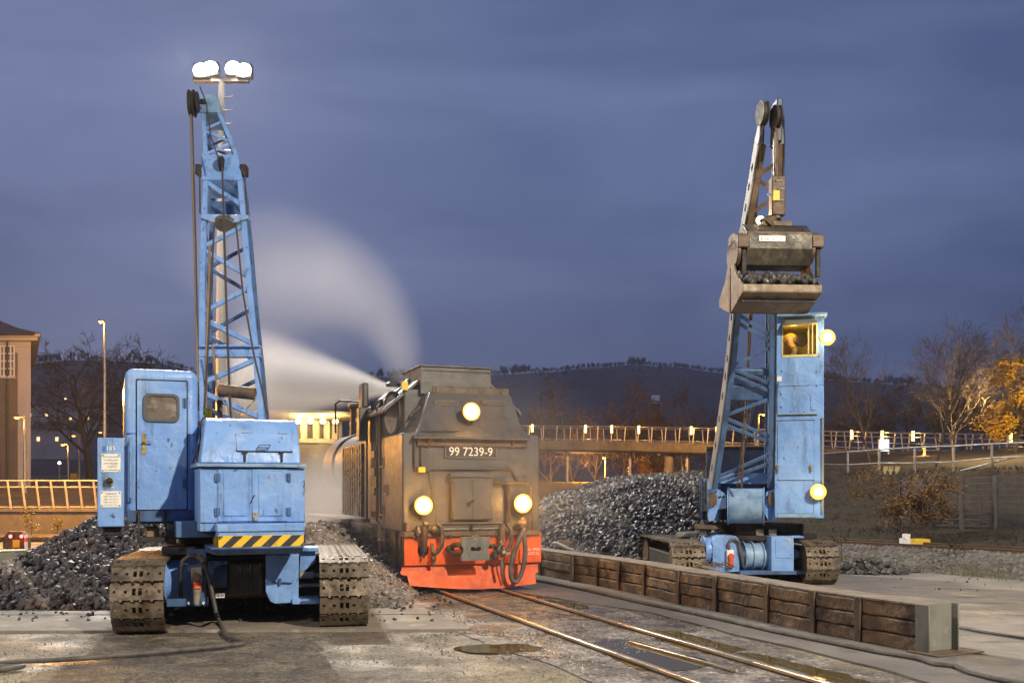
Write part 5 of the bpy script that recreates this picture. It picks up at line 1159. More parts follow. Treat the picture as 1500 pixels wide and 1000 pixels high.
# cab: chamfered rear corners with oval windows, arched roof
cw = 1.19
zc0 = zt0-.02; zs = f.at(560, 604, 1.6)[1]; ztop = f.at(690, 548, 1.2)[1]
plan = [(-.93,.95),(-cw,1.75),(-cw,3.5),(cw,3.5),(cw,1.75),(.93,.95)]
mb = MB(f.M); vs = [(x,y,zb0+.15 if y > 1.6 else zc0-.1) for x, y in plan]+[(x,y,zs+.04 if abs(x) > 1 else zs+.38) for x, y in plan]
mb._a(vs, [(0,1,2,3,4,5),(11,10,9,8,7,6)]+[(i,6+i,6+(i+1)%6,(i+1)%6) for i in range(6)]); cabl = mb.build('cab', M['loco'], lo, bevel=.012)
arc = []
ah = ztop-zs
arc = [(-cw-.10,zs+.0),(-cw-.06,zs+.06),(-.93,zs+.46*ah),(-.66,zs+.78*ah),(-.4,zs+.93*ah),(0,zs+ah),(.4,zs+.93*ah),(.66,zs+.78*ah),(.93,zs+.46*ah),(cw+.06,zs+.06),(cw+.10,zs+.0)]
mb = MB(f.M); mb.prism(arc+[(x*.985, z-.05) for x, z in arc[::-1]], .98, 3.7); ro = mb.build('cab_roof', M['loco'], cabl, bevel=.008, smooth=50)
mb = MB(f.M)
for y in (1.3, 2.1, 2.9): mb.prism([(x*1.005, z+.012) for x, z in arc]+[(x*.99, z-.01) for x, z in arc[::-1]], y, y+.05)
mb.build('roof_rib', M['loco_dark'], ro, smooth=50)
mb = MB(f.M)
for i, (x, y) in enumerate(((-.62,1.7),(-.35,1.35),(-.85,2.2))): zz = zs+ah*(.80 if x < -.6 else .94); mb.lathe((x,y,zz-.03), [(.13,0),(.14,.05),(.1,.09),(.02,.1)], n=16)
mb.build('roof_vent', M['loco'], ro)
for s in (-1, 1):
    a = V((s*.93,.95,0)); b = V((s*cw,1.75,0)); u = (b-a).normalized(); nrm = V((s*u.y*1, -abs(u.x), 0)).normalized(); mid = a.lerp(b, .47)
    zc_ = zt0+.40; Mx = Matrix(((u.x,-nrm.x,0,mid.x),(u.y,-nrm.y,0,mid.y),(0,0,1,zc_),(0,0,0,1)))
    el = [(x+z*.0, z) for x, z in circ(0,0,.29,28,.42)]; el2 = circ(0,0,.23,28,.35)
    mb = MB(f.M @ Mx); mb.prism(el, -.05, .03, [el2[::-1]]); wf = mb.build('oval_window_frame', M['loco_dark'], cabl, bevel=.012)
    mb = MB(f.M @ Mx); mb.prism(el2, -.035, .01); mb.build('oval_window', M['glass_loco'], wf)
mb = MB(f.M); x = -.97; mb.box(x-.02, x+.09, .90, .92, zt0+.80, zt0+.95); mb.build('yellow_plate', M['yellow'], cabl)
mb = MB(); mb.path([f.pw(604,605,.5), f.pw(622,590,.6), f.pw(624,588,.45), f.pw(612,596,.6), f.pw(603,604,.9)], .014, 6); mb.path([f.pw(600,632,.2),f.pw(602,627,.2),f.pw(607,627,.2),f.pw(609,633,.2)], .014, 6); mb.build('bunker_handrail', M['rust'], ub)
# doorway: dark recess with handrails, handles, mirror
mb = MB(f.M); mb.box(-cw-.012, -cw+.05, 1.72, 2.55, zb0+.2, zt0+.7); dw = mb.build('cab_doorway', M['hole'], cabl)
for y in (1.68, 2.58): mb = MB(f.M); mb.path([(-cw-.02,y,zb0+.1),(-cw-.08,y,zb0+.15),(-cw-.08,y,zt0+.55),(-cw-.02,y,zt0+.6)], .02, 8); mb.build('handrail', M['loco_dark'], cabl)
mb = MB(f.M); mb.box(-cw-.03, -cw, 1.9, 2.5, zb0+.3, zt0-.55); mb.build('cab_door', M['rust'], dw, bevel=.01)
mb = MB(f.M)
for z in (zb0+.62, zb0+.98, zb0+1.3): mb.box(-cw-.06, -cw-.025, 2.0, 2.35, z, z+.14)
mb.build('door_fittings', M['loco_dark'], dw, bevel=.01)
mb = MB(f.M); mb.box(-cw-.22, -cw-.06, 2.62, 2.9, zt0-.02, zt0+.62); mi = mb.build('side_shield', M['loco'], cabl, bevel=.02)
mb = MB(f.M); mb.box(-cw-.14, -cw-.02, 2.7, 3.1, zt0+.62, zt0+1.1); mb.build('side_mirror', M['loco'], cabl, bevel=.03)
mb = MB(f.M); mb.path([(-cw-.1,3.0,zt0+.75),(-cw-.35,4.0,zt0+.85),(-cw-.40,4.2,zt0+.80),(-cw-.40,4.2,zt0+.2)], .022, 8); mb.build('side_pipe', M['loco_dark'], cabl)
# side tanks, boiler
for s in (-1, 1):
    mb = MB(f.M); x0, x1 = sorted((s*1.24, s*.62)); mb.box(x0, x1, 3.3, 5.45, zb0+.18, zt0-.04); st = mb.build('side_tank', M['tank'], lo, bevel=.02)
    mb = MB(f.M)
    for i in range(8): y = 3.45+i*.25; xx = s*1.24; mb.box(min(xx,xx+s*.012), max(xx,xx+s*.012), y, y+.05, zb0+.2, zt0-.08)
    mb.build('tank_strap', M['tank'], st, bevel=.004)
    mb = MB(f.M); mb.box(x0-.0, x1, 5.46, 10.4, zb0+.0, zb0+.08); mb.build('running_board', M['loco_dark'], lo, bevel=.01)
mb = MB(f.M); mb.tube((0,3.5,2.35), (0,9.2,2.35), .78, n=32); bo_ = mb.build('boiler', M['loco'], lo)
mb = MB(f.M); mb.tube((0,9.2,2.35), (0,10.6,2.35), .84, n=32); mb.build('smokebox', M['loco_dark'], lo, bevel=.02)
mb = MB(f.M); mb.lathe((0,10,3.1), [(.26,0),(.22,.1),(.21,.75),(.27,.82),(.27,.9),(.2,.92)], n=24); mb.build('chimney', M['loco_dark'], lo)
for y in (5.4, 7.6): mb = MB(f.M); mb.lathe((0,y,3.0), [(.42,0),(.42,.35),(.34,.5),(.1,.58)], n=24); mb.build('dome', M['loco'], lo)
mb = MB(f.M)
for x in (-.16,.16): mb.lathe((x,4.2,3.05), [(.1,0),(.09,.25),(.06,.3),(.05,.42)], n=14)
mb.build('safety_valve', M['steel'], lo)
# frames and wheels
for s in (-1, 1): mb = MB(f.M); mb.box(s*.42-.02, s*.42+.02, .4, 10.8, .32, .98); mb.build('frame_plate', M['loco_dark'], lo)
for y in (1.3, 3.2, 4.6, 6.0, 7.4, 8.8, 10.2):
    r = .31 if y in (1.3, 10.2) else .45
    for s in (-1, 1):
        mb = MB(f.M); mb.lathe((s*.53-.06, y, r+.04), [(.06,0),(r,0),(r,.02),(r-.03,.10),(r-.09,.10),(r-.1,.08),(.1,.08),(.09,.13),(.02,.13)], (1,0,0), 30); mb.build('wheel', M['rust'], lo)
mb = MB(f.M); mb.box(-.9, -.86, 3.2, 8.6, .48, .58); mb.tube((-.95,8.9,.62), (-.95,10.1,.62), .27, n=24); mb.build('coupling_rod', M['steel'], lo, bevel=.01)
# steps, springs and gear hanging on the left side
for y, h in ((.25,.40),(.62,.34),(1.05,.36)): mb = MB(f.M); mb.box(-1.08, -1.02, y, y+.14, h, zb0+.02); mb.build('side_hanger', M['rust'], lo, bevel=.01)
mb = MB(f.M); mb.box(-1.22, -.95, 1.5, 1.95, .42, .46); mb.box(-1.22, -.95, 1.55, 1.9, .80, .83); mb.box(-1.18,-1.15,1.5,1.54,.42,zb0+.1); mb.box(-1.18,-1.15,1.92,1.96,.42,zb0+.1); mb.build('cab_steps', M['steel'], lo, bevel=.006)
mb = MB(f.M); mb.box(-1.12, -.97, .10, .36, .52, zb0-.01); mb.build('side_box', M['post_grey'], lo, bevel=.01)
mb = MB()
for c, dx in ((.15,0),(.35,.02),(.55,.04)):
    p = f.w(-1.1+dx, c, .52); mb.path([p, p+V((-.02,0,-.14)), p+V((.01,-.04,-.24)), p+V((.05,-.04,-.1)), p+V((.06,0,0))], .014, 6)
mb.build('brake_chain', M['steel'], lo)
# buffer beam
x0, z0 = f.at(592, 783, -.10); x1, z1 = f.at(793, 823, -.10)
hx_, hz_ = f.at(620, 806, -.1)
mb = MB(f.M); mb.prism([(x0,z1),(x1,z1),(x1,z0),(x0,z0)], -.10, -.07, [circ(hx_, hz_, .098, 18)[::-1]]); mb.box(x0, x1, -.07, -.0, z0-.03, z0); bb = mb.build('buffer_beam', M['red'], lo, bevel=.008)
mb = MB(f.M); mb.box(x0+.02, x1-.02, .02, .1, z1+.02, z0-.0); mb.build('beam_back', M['hole'], bb)
rv = [(x0+.05+(x1-x0-.1)*i/21, z) for i in range(22) for z in (z0-.05, z1+.05)]+[(x, z) for z in (z0-.14, z0-.24, z0-.34) for x in (x0+.06, x1-.06, x1-.24, x0+.52)]
for i, (x, z) in enumerate(rv):
    if i == 0: mb = MB(f.M); mb.ball((x,-.10,z), .012, 6); r0 = mb.build('rivet', M['red'], bb); q0 = f.w(x,-.10,z)
    else: c = r0.copy(); COL.objects.link(c); c.parent = bb; c.location = f.w(x,-.10,z)-q0
text('Unt. Wbf.\n12.07.15', bb, M['letter'], f.pw(780, 807, -.102), f.a, .052, extrude=.001)
mb = MB(f.M); mb.pbox(f, 592, 791, 779, 783, -.16, .1); mb.build('beam_step', M['rust'], bb, bevel=.006)
mb = MB(f.M)
for px in (660, 681, 702, 718): x, z = f.at(px, 781, -.165); mb.prism([(x-.05,z-.02),(x+.05,z-.02),(x+.02,z-.07),(x-.02,z-.07)], -.17, -.10)
mb.build('beam_clip', M['black'], bb, bevel=.004)
mb = MB(f.M); mb.pbox(f, 594, 602, 765, 779, -.09, .0); mb.build('corner_cap', M['rust'], lo, bevel=.02)
# plough
pl = [(585,838),(589,829),(612,825),(786,823),(786.5,836),(781,840),(781,853),(729.5,859.5),(697,861),(665,860.5),(630,858.5),(596.6,856),(594.7,842),(586,841)]
q = P3(f, pl, .0); mb = MB(f.M)
vs = []
for (x, z), (px, py) in zip(q, pl): vs.append((x, -.02-.16*max(0, (py-826)/34), z))
nq = len(vs); vs2 = [(x,y+.035,z) for x,y,z in vs]
tri = tessellate_polygon([[V((x,z,0)) for x,y,z in vs]]); mb._a(vs+vs2, [tuple(t) for t in tri]+[tuple(nq+i for i in reversed(t)) for t in tri]+[(i,nq+i,nq+(i+1)%nq,(i+1)%nq) for i in range(nq)])
mb.build('plough', M['red'], lo, smooth=25)
# headlamps
def headlamp(px, py, c, r, par, nm='headlamp', power=46):
    p = f.pw(px, py, c); ax = V((f.M.to_3x3() @ V((0,-1,0))))
    k = MB(); k.lathe(p-ax*.20, [(.05,0),(r*.85,.03),(r*1.12,.14),(r*1.16,.20),(r*1.04,.205)], ax, 28); h = k.build(nm, M['loco_dark'], par)
    k = MB(); k.lathe(p-ax*.0, [(r*.9,-.01),(r*.86,.01),(r*.6,.035),(.01,.045)], ax, 28); k.build('lens', E_HEAD, h); k = MB(); k.lathe(p-ax*.0, [(r*1.10,-.01),(r*1.06,.012),(r*.88,.010)], ax, 28); k.build('halo_ring', E_AMBER, h)  # outer ring glows to imitate the halo round the lens
    k = MB(); k.tube(p-ax*.15-V((0,0,r)), p-ax*.15-V((0,0,r+.09)), .03, n=10); k.build('lamp_bracket', M['loco_dark'], h)
    lamp('headlamp_light', 'POINT', p+ax*.30, power, (1,.46,.07), .12)
headlamp(620.5, 740, -.20, .142, lo); headlamp(766, 737, -.22, .148, lo); headlamp(690.5, 602.5, -.08, .142, lo, power=14)
# number plate
x0, z0 = f.at(652, 652.5, -.03); x1, z1 = f.at(728, 671, -.03); mb = MB(f.M); mb.box(x0, x1, -.03, .005, z1, z0); npt = mb.build('number_plate', M['grab_dark'] if False else M['loco_dark'], lo, bevel=.006)
mb = MB(f.M)
for a, b, c, d in ((x0,x1,z0-.012,z0),(x0,x1,z1,z1+.012),(x0,x0+.012,z1,z0),(x1-.012,x1,z1,z0)): mb.box(a,b,-.036,-.02,c,d)
mb.build('plate_border', M['post_grey'], npt)
text('99 7239-9', npt, M['letter'], f.pw(690, 661.8, -.034), f.a, .150, extrude=.004, squeeze=.92)
# cupboard in the middle of the front
cbx = lb(663, 722, 699, 761, -.16, 0, 'cupboard', M['loco'], None, .012)
lb(659.5, 725, 692.5, 699, -.19, 0, 'cupboard_lid', M['loco'], cbx, .012)
for a, b in ((664.5,692.3),(693,720.5)): face_panel(f, a, b, 701, 759.5, -.172, .01, .014, 'cupboard_door', M['loco'], cbx, .004)
mb = MB(f.M); x, z = f.at(687, 738, -.18); mb.box(x-.025,x+.025,-.2,-.17,z-.04,z+.03); mb.tube((x+.02,-.19,z+.04),(x+.10,-.19,z+.07),.012,n=8); mb.build('padlock', M['black'], cbx, bevel=.004)
# pipework
def pipe(pts, r, m=M['loco_dark'], nm='pipe', c=-.04):
    k = MB(); k.path([f.pw(*(p if len(p) == 3 else (*p, c))) for p in pts], r, 8); return k.build(nm, m, lo)
pipe([(607,640,-.04),(607,685,-.04),(608,688,-.04),(613,688,-.04)], .018); pipe([(616.5,640,-.04),(616.5,684,-.04)], .014)
pipe([(623,688),(627,690),(631,687),(700,687),(746,687),(750,689),(753,697),(757,705)], .016); pipe([(628,689),(631,712),(635,735),(639,765)], .008)
pipe([(750,690),(757,703),(764,712)], .006)
mb = MB(f.M); mb.pbox(f, 613, 623.3, 683.5, 691.5, -.09, 0); mb.build('junction_box', M['yellow'], lo, bevel=.008)
pipe([(616,631,-.12),(660,631,-.12),(697,631,.02),(703,627,.04),(706,618,.08)], .012)
pipe([(721,706.5,-.10),(740,707,-.10),(745,711,-.10),(745.5,765,-.10)], .028); pipe([(744,706,-.11),(773,706,-.11),(779,711,-.11),(779.5,776,-.11)], .020)
pipe([(640,767,-.22),(690,766.5,-.22),(735,766,-.22)], .028); pipe([(642,775,-.14),(735,773.5,-.14)], .02, M['post_grey'])
mb = MB(); a, b = f.pw(691,767,-.22), f.pw(689,780,-.12); mb.bar(a, b, .05); mb.build('rail_bracket', M['loco_dark'], lo, bevel=.008)
# brake hoses and cocks, left
mb = MB(); mb.tube(f.pw(621.5,770,-.2), f.pw(621,808,-.2), .06, .052, n=16); mb.tube(f.pw(621,808,-.2), f.pw(620.5,817,-.2), .02, n=8); mb.tube(f.pw(620,768,-.2), f.pw(627,768,-.2), .07, n=12); mb.build('buffer_cylinder', M['loco_dark'], lo, bevel=.008)
mb = MB(); mb.tube(f.pw(610,776,-.12), f.pw(632,774,-.12), .07, n=12); mb.ball(f.pw(613,781,-.14), .09); mb.ball(f.pw(637,776,-.15), .10); mb.build('valve_body', M['loco_dark'], lo)
pipe([(640,766,-.22),(646,771,-.24),(648.5,785,-.24),(647,800,-.24),(641,808,-.22),(636,811,-.2)], .036, M['rubber'], 'hose')
mb = MB(); mb.bar(f.pw(633,795,-.2), f.pw(635,828,-.2), .06, .05); mb.ball(f.pw(636,809,-.22), .05); mb.ball(f.pw(635,818,-.22), .05); mb.build('hose_cock', M['rust'], lo)
# coupler
x0, z0 = f.at(676.5, 786.5, -.55); x1, z1 = f.at(717.5, 820, -.55); xm = (x0+x1)/2
ol = [(x0,z1),(x1,z1),(x1,z1+.09),(x1-.03,z1+.13),(x1-.03,z1+.20),(x1,z1+.24),(x1,z0),(xm+.07,z0),(xm+.05,z0+.03),(xm-.05,z0+.03),(xm-.07,z0),(x0,z0),(x0,z1+.24),(x0+.03,z1+.2),(x0+.03,z1+.13),(x0,z1+.09)]
_, zsl = f.at(696, 804, -.55)
mb = MB(f.M); mb.prism(ol, -.55, -.47, [[(xm-.085,zsl-.03),(xm-.085,zsl+.035),(xm-.03,zsl+.035),(xm-.03,zsl+.02),(xm+.03,zsl+.02),(xm+.03,zsl+.035),(xm+.085,zsl+.035),(xm+.085,zsl-.03)][::-1]])
cp = mb.build('coupler', M['post_grey'], lo, bevel=.012)
mb = MB(f.M); mb.box(xm-.12, xm+.12, -.46, -.1, zsl-.10, zsl+.10); mb.box(xm-.2, xm+.2, -.465, -.45, z1+.02, z0-.02); mb.build('drawbar', M['black'], cp, bevel=.03)
mb = MB(f.M); mb.prism(circ(xm, zsl, .15, 24, .17), -.556, -.545, [circ(xm, zsl, .125, 24, .145)[::-1]]); mb.build('coupler_ring', M['post_grey'], cp)
mb = MB(); mb.path([f.pw(660,803,-.2), f.pw(664,798,-.3), f.pw(672,797,-.42), f.pw(677,801,-.5)], .045, 10); mb.path([f.pw(658,806,-.2), f.pw(665,811,-.32), f.pw(675,811,-.48)], .035, 10); mb.ball(f.pw(659,804,-.2), .075); mb.build('coupler_arm', M['black'], cp)
mb = MB(); mb.path([f.pw(717,800,-.48), f.pw(724,799,-.4), f.pw(730,806,-.35), f.pw(740,805,-.3)], .04, 10); mb.tube(f.pw(724,808,-.36), f.pw(736,797,-.36), .04, n=10); mb.tube(f.pw(722,816,-.36), f.pw(731,802,-.36), .03, n=10); mb.ball(f.pw(729,806,-.36), .075); mb.ball(f.pw(725,815,-.36), .06); mb.build('screw_coupling', M['loco_dark'], lo)
mb = MB(); mb.tube(f.pw(735,818,-.36), f.pw(735,842,-.36), .026, n=10); mb.bar(f.pw(733,811,-.36), f.pw(748,811,-.34), .05); mb.bar(f.pw(733,792,-.3), f.pw(742,812,-.36), .03); mb.ball(f.pw(737,810,-.38), .055); mb.build('coupling_handle', M['steel'], lo, bevel=.006)
# hoses, right
pipe([(737,768,-.2),(735,775,-.2),(736,795,-.22)], .055, M['rust'], 'pipe'); pipe([(743,767,-.22),(748,775,-.25),(749,788,-.26),(747,800,-.26),(742,807,-.28)], .036, M['rubber'], 'hose')
mb = MB(); mb.tube(f.pw(760,766,-.2), f.pw(770,768,-.25), .07, n=12); mb.ball(f.pw(765,771,-.22), .08); mb.bar(f.pw(762,760,-.22), f.pw(768,759,-.22), .05); mb.build('valve_body', M['brass'] if False else M['rust'], lo)
pts = [(770,774),(764,783),(757,798),(751,815),(748,832),(749,846),(753,851.5),(758,850),(764,838),(768,822),(769.5,805),(768,788),(766,776)]
sm = []
pw = [f.pw(x, y, -.34) for x, y in pts]
for i in range(len(pw)-1):
    p0, p1, p2, p3 = pw[max(i-1,0)], pw[i], pw[i+1], pw[min(i+2, len(pw)-1)]
    for j in range(5): t = j/5; sm.append(.5*((2*p1)+(p2-p0)*t+(2*p0-5*p1+4*p2-p3)*t*t+(3*p1-p0-3*p2+p3)*t**3))
mb = MB(); mb.path(sm+[pw[-1]], .040, 12); mb.build('brake_hose', M['hose_grey'], lo)
pipe([(739,812,-.3),(737,835,-.25),(736,855,-.2)], .014, M['rust']); pipe([(757,800,-.2),(757,825,-.2)], .03, M['red'])
# ================================================================== TIMBER WALL, COAL, TOWER, BRIDGE, TREES, LAMPS
wl = thing('timber_wall', WALL[-1], 'low wall of three stacked tarred timbers between rusty posts, right of the track', 'wall')
TH = .50; NB = 3
for i in range(len(WALL)-1):
    a, b = WALL[i], WALL[i+1]; t = (b-a).normalized(); nr = V((-t.y, t.x, 0))
    if nr.x < 0: nr = -nr
    L0 = (b-a).length; parts = max(1, round(L0/2.2)) if i == 0 else 1
    for k in range(NB):
        mb = MB(); z0 = .005+k*TH/NB; z1 = z0+TH/NB-.012; dy = rnd.uniform(-.012,.012)
        nseg = 7; vs = []; fs = []
        for j in range(nseg+1):
            p = a.lerp(b, .012+.976*j/nseg); jz = rnd.uniform(-.008,.008); jn = rnd.uniform(-.008,.008)
            for off, zz in ((.02+dy+jn, z0+jz), (.02+dy-jn, z1+jz*.6), (.30, z1+jz*.6), (.30, z0)): vs.append(p+nr*off+V((0,0,zz)))
        for j in range(nseg):
            for m_ in range(4): fs.append((j*4+m_, j*4+(m_+1)%4, (j+1)*4+(m_+1)%4, (j+1)*4+m_))
        fs += [(3,2,1,0), tuple(nseg*4+m_ for m_ in range(4))]
        mb._a(vs, fs); mb.build('timber', M['timber'], wl, bevel=.016)
    mb = MB(); p, q = a+nr*.22, b+nr*.22; mb.bar(p+V((0,0,TH+.012)), q+V((0,0,TH+.012)), .40, .028); mb.build('coping', M['timber_top'], wl, bevel=.006)
    mb = MB(); p = a-nr*.0; mb.box(-.5,.5,0,0,0,0) if False else None
    mb.bar(a-t*.035+nr*.0+V((0,0,-.02)), a-t*.035+V((0,0,TH+.02)), .085, .03, up=nr); mb.bar(a+nr*.05-t*.035+V((0,0,-.02)), a+nr*.05-t*.035+V((0,0,TH+.0)), .02, .11, up=nr); mb.build('post', M['post'], wl, bevel=.004)
e = WALL[-1]; t = (WALL[-1]-WALL[-2]).normalized(); nr = V((-t.y,t.x,0)); nr = nr if nr.x > 0 else -nr
mb = MB(); 
def hb(a0, a1, b0, b1, z0, z1): 
    pts = [e+t*a0+nr*b0, e+t*a0+nr*b1, e+t*a1+nr*b1, e+t*a1+nr*b0]; mb._a([p+V((0,0,z0)) for p in pts]+[p+V((0,0,z1)) for p in pts], [(0,1,2,3),(7,6,5,4),(0,4,5,1),(1,5,6,2),(2,6,7,3),(3,7,4,0)])
hb(.03,.05,-.0,.42,0,TH+.03); hb(-.05,.13,-.02,0,0,TH+.03); hb(-.05,.13,.42,.44,0,TH+.03)
mb.build('end_girder', M['post_grey'], wl, bevel=.005)
mb = MB(); hb(-.1,.3,-.1,.62,.014,.03); mb.build('base_plate', M['post'], wl, bevel=.004)
# cable lying along the wall foot, and loose hose at its end
cab_px = [(780,847),(800,850),(860,862),(940,880),(1000,892),(1060,905),(1130,921),(1210,937),(1290,953),(1330,959),(1350,965),(1370,972),(1400,975),(1420,984),(1460,994),(1520,1004)]
mb = MB(); mb.path([G(x, y+ (2 if x < 1340 else 0), .035) for x, y in cab_px], .026, 8); tag(mb.build('power_cable', M['hose_grey']), 'long rubber cable lying along the foot of the timber wall', 'cable')
mb = MB(); mb.path([G(*p, .03) for p in ((1405,918),(1440,925),(1500,934),(1560,940))], .018, 6); tag(mb.build('power_cable', M['rubber']), 'thin dark cable lying on the pale yard behind the wall end', 'cable')
mb = MB(); q = [V((WALL[8].x+.35+x*.6, WALL[8].y+2.2-abs(x)*.4, z)) for x, z in ((-1.2,.5),(-1.0,.62),(-.7,.60),(-.3,.57),(0,.56),(.3,.55))]
q = [P(1024,829,17.0),P(1040,832,16.4),P(1050,837,15.9),P(1065,845,15.6),P(1085,850,15.3),P(1100,853.5,15.2),P(1108,856,15.1)]
mb.path(q, .035, 8); tag(mb.build('power_cable', M['hose_grey']), 'thick grey cable draped over the timber wall below the right crane', 'cable')
mb = MB()
for i in range(14):
    a = P(1015+i*3, 829+rnd.uniform(-3,3), 16.8); mb.path([a, a+V((.12,.02,.06)), a+V((.26,0,.0))], .007, 5)
tag(mb.build('loose_wire', M['rust']), 'tangle of thin rusty wire on the timber wall before the right crane', 'wire')
mb = MB(); q = [P(811,795,20.3),P(818,796,20.2),P(826,800,20.0),P(834,804,19.8),P(841,806,19.7)]; mb.path(q, .035, 8); tag(mb.build('curved_pipe', M['galv']), 'pale bent pipe lying on the far timber wall beside the locomotive', 'pipe')
mb = MB(); a = P(811,801,20.4); mb.prism([(a.x,a.z),(a.x+.33,a.z),(a.x+.36,a.z+.12),(a.x+.1,a.z+.13)], a.y, a.y+.3); tag(mb.build('steel_trough', M['post'], bevel=.01), 'small dark steel trough on the far timber wall beside the locomotive', 'trough')

# ---- coal heaps
def heap(name, zf, xr, yr, step, count, rmin, rmax, zmin=.03, dens=None, m=M['coal']):
    mb = MB(); nx = int((xr[1]-xr[0])/step); ny = int((yr[1]-yr[0])/step); idx = {}
    for j in range(ny+1):
        for i in range(nx+1):
            x = xr[0]+i*step; y = yr[0]+j*step; z = zf(x, y)
            idx[i, j] = len(mb.v); mb.v.append(V((x, y, max(-.12, z-.06+mn.noise(V((x*2,y*2,0)))*.05))))
    for j in range(ny):
        for i in range(nx):
            if max(zf(xr[0]+(i+a)*step, yr[0]+(j+b)*step) for a in (0,1) for b in (0,1)) > -.15:
                mb.f.append((idx[i,j], idx[i+1,j], idx[i+1,j+1], idx[i,j+1])); mb.mi.append(1)
    mb.k = 0; got = 0; tries = 0
    while got < count and tries < count*12:
        tries += 1; x = rnd.uniform(*xr); y = rnd.uniform(*yr); z = zf(x, y)
        if z < zmin or (dens and rnd.random() > dens(x, y)): continue
        r = rmin*.7+(rmax*1.35-rmin*.7)*rnd.random()**2.6
        mb.lump((x, y, z-r*.15+rnd.uniform(-.02,.02)), r); got += 1
    return tag(mb.build(name, [m, M['coal_dust']], smooth=0, fix=False, loc=((xr[0]+xr[1])/2, (yr[0]+yr[1])/2, 0)), kind='stuff')
def lerp_t(tab, x):
    if x <= tab[0][0]: return tab[0][1]
    for (a, ya), (b, yb) in zip(tab, tab[1:]):
        if x <= b: return ya+(yb-ya)*(x-a)/(b-a)
    return tab[-1][1]
def zleft(x, y):
    # ridge height along x (behind the crane) and front foot line
    H = lerp_t([(-11.5,-.3),(-9.4,-.05),(-8.6,.12),(-7.9,.38),(-7.35,.85),(-6.75,1.30),(-5.0,1.30),(-3.9,1.10),(-3.3,1.10),(-2.6,.62),(-1.9,.24),(-1.35,-.1)], x)
    foot = lerp_t([(-11,14.9),(-8,14.2),(-5,14.3),(-3,14.35),(-1.5,14.6)], x); back = 21.5
    up = (y-foot)*.85; dn = (back-y)*.7
    return min(H*min(1, .0+max(0, (y-foot+.12))*.62/max(.3, H)) if H > 0 else H, dn, up+.05)+mn.noise(V((x*.9,y*.9,0)))*.07*(1 if H > .1 else 0)-.02
heap('coal_heap', zleft, (-11.6,-1.3), (14.0,21), .11, 24000, .022, .060, dens=lambda x, y: 1 if y < 17.5 else .25, m=M['coal_brown'])
WX = lambda y: lerp_t([(9,5),(10.6,4.36),(14,2.96),(16.3,2.16),(18.7,1.14),(20,.55),(26,-1.8),(40,-7)], y)
def zright(x, y):
    u = (x-WX(y)-.45)*.93                # distance behind the wall
    ridge = lerp_t([(17,.0),(19.5,.0),(21.5,.45),(23.5,1.3),(26,1.95),(30,2.05),(34,1.6),(40,1.2)], y)
    ridge *= max(0, min(1, (6.6-x)/1.6))*lerp_t([(-1,.52),(.8,.72),(1.4,.83),(2.9,.96),(4.8,1.10)], x)
    ridge *= lerp_t([(0,.62),(1,.68),(2.2,.86),(3.5,.95),(5,1.03),(6.5,1.0),(7.8,.72),(9,.2),(10,0)], u)
    return min(ridge, .46+u*.75 if u > 0 else u*3)+mn.noise(V((x*.8,y*.8,4)))*.12-.03 if u > -.3 else -1
heap('coal_heap', zright, (-3,10.5), (18.5,33), .15, 22000, .03, .075, zmin=.04, dens=lambda x, y: 1 if y < 28 else .3)
def zsm(x, y):
    c = G(1262,838); d = math.hypot((x-c.x)*.8, (y-c.y)*1.2); return .30-d*.34+mn.noise(V((x*3,y*3,2)))*.08
heap('coal_spill', zsm, (5.9,9.3), (19.4,22.4), .1, 420, .03, .07, zmin=.0)
mb = MB()
for i in range(130): 
    px = rnd.uniform(-20,640); p = G(px, rnd.uniform(886,912)); mb.lump(p+V((0,0,.03)), rnd.uniform(.012,.035))
for i in range(160):
    s = rnd.uniform(-2, 5); x = rnd.uniform(-1.9,-.7); mb.lump(trk(s,x,.03), rnd.uniform(.015,.045))
for i in range(14): p = G(rnd.uniform(1240,1500), rnd.uniform(842,868)); mb.lump(p+V((0,0,.02)), rnd.uniform(.012,.03))
tag(mb.build('scattered_coal', M['coal'], smooth=0, fix=False), kind='stuff')
mb = MB()
for i in range(5000):
    s = -8*rnd.random()**.8+1.5; x = rnd.uniform(-2.2,1.5); p = trk(s,x,0)
    if mn.noise(p*1.3) < -.05 or abs(abs(x)-.53) < .07: continue
    mb.lump(p+V((0,0,.004)), rnd.uniform(.005,.013))
for i in range(1200):
    p = G(rnd.uniform(-30,900), 928+72*rnd.random()); 
    if mn.noise(p*1.1) > -.12: mb.lump(p, rnd.uniform(.004,.010))
tag(mb.build('loose_gravel', M['stone'], smooth=0, fix=False), kind='stuff')

# ---- round concrete tower with lit overhanging roof
td = 40; tcx = P(447,700,td); rt = thing('round_tower', V((tcx.x,td,0)), 'round concrete tower with lamps under its wide flat roof, left of the locomotive', 'tower')
z = lambda py: CH+(HZ-py)*td/F
mb = MB(); mb.lathe((tcx.x,td,0), [(1.62,-.1),(1.62,z(651)),(.2,z(651))], n=40); mb.build('base', M['concrete_dark'], rt)
mb = MB(); mb.lathe((tcx.x,td,z(651)), [(1.2,0),(1.66,0),(1.66,z(645)-z(651)),(1.2,z(645)-z(651))], n=40); mb.build('ledge', M['concrete'], rt)
for i in range(18):
    a = 2*math.pi*i/18; mb = MB(); c = V((tcx.x+1.36*math.cos(a), td+1.36*math.sin(a), 0)); mb.box(c.x-.12,c.x+.12,c.y-.12,c.y+.12,z(645),z(618)); mb.build('column', M['concrete'], rt, bevel=.02)
mb = MB(); mb.lathe((tcx.x,td,0), [(1.1,z(645)),(1.1,z(617))], n=30); mb.build('core', M['concrete_dark'], rt)
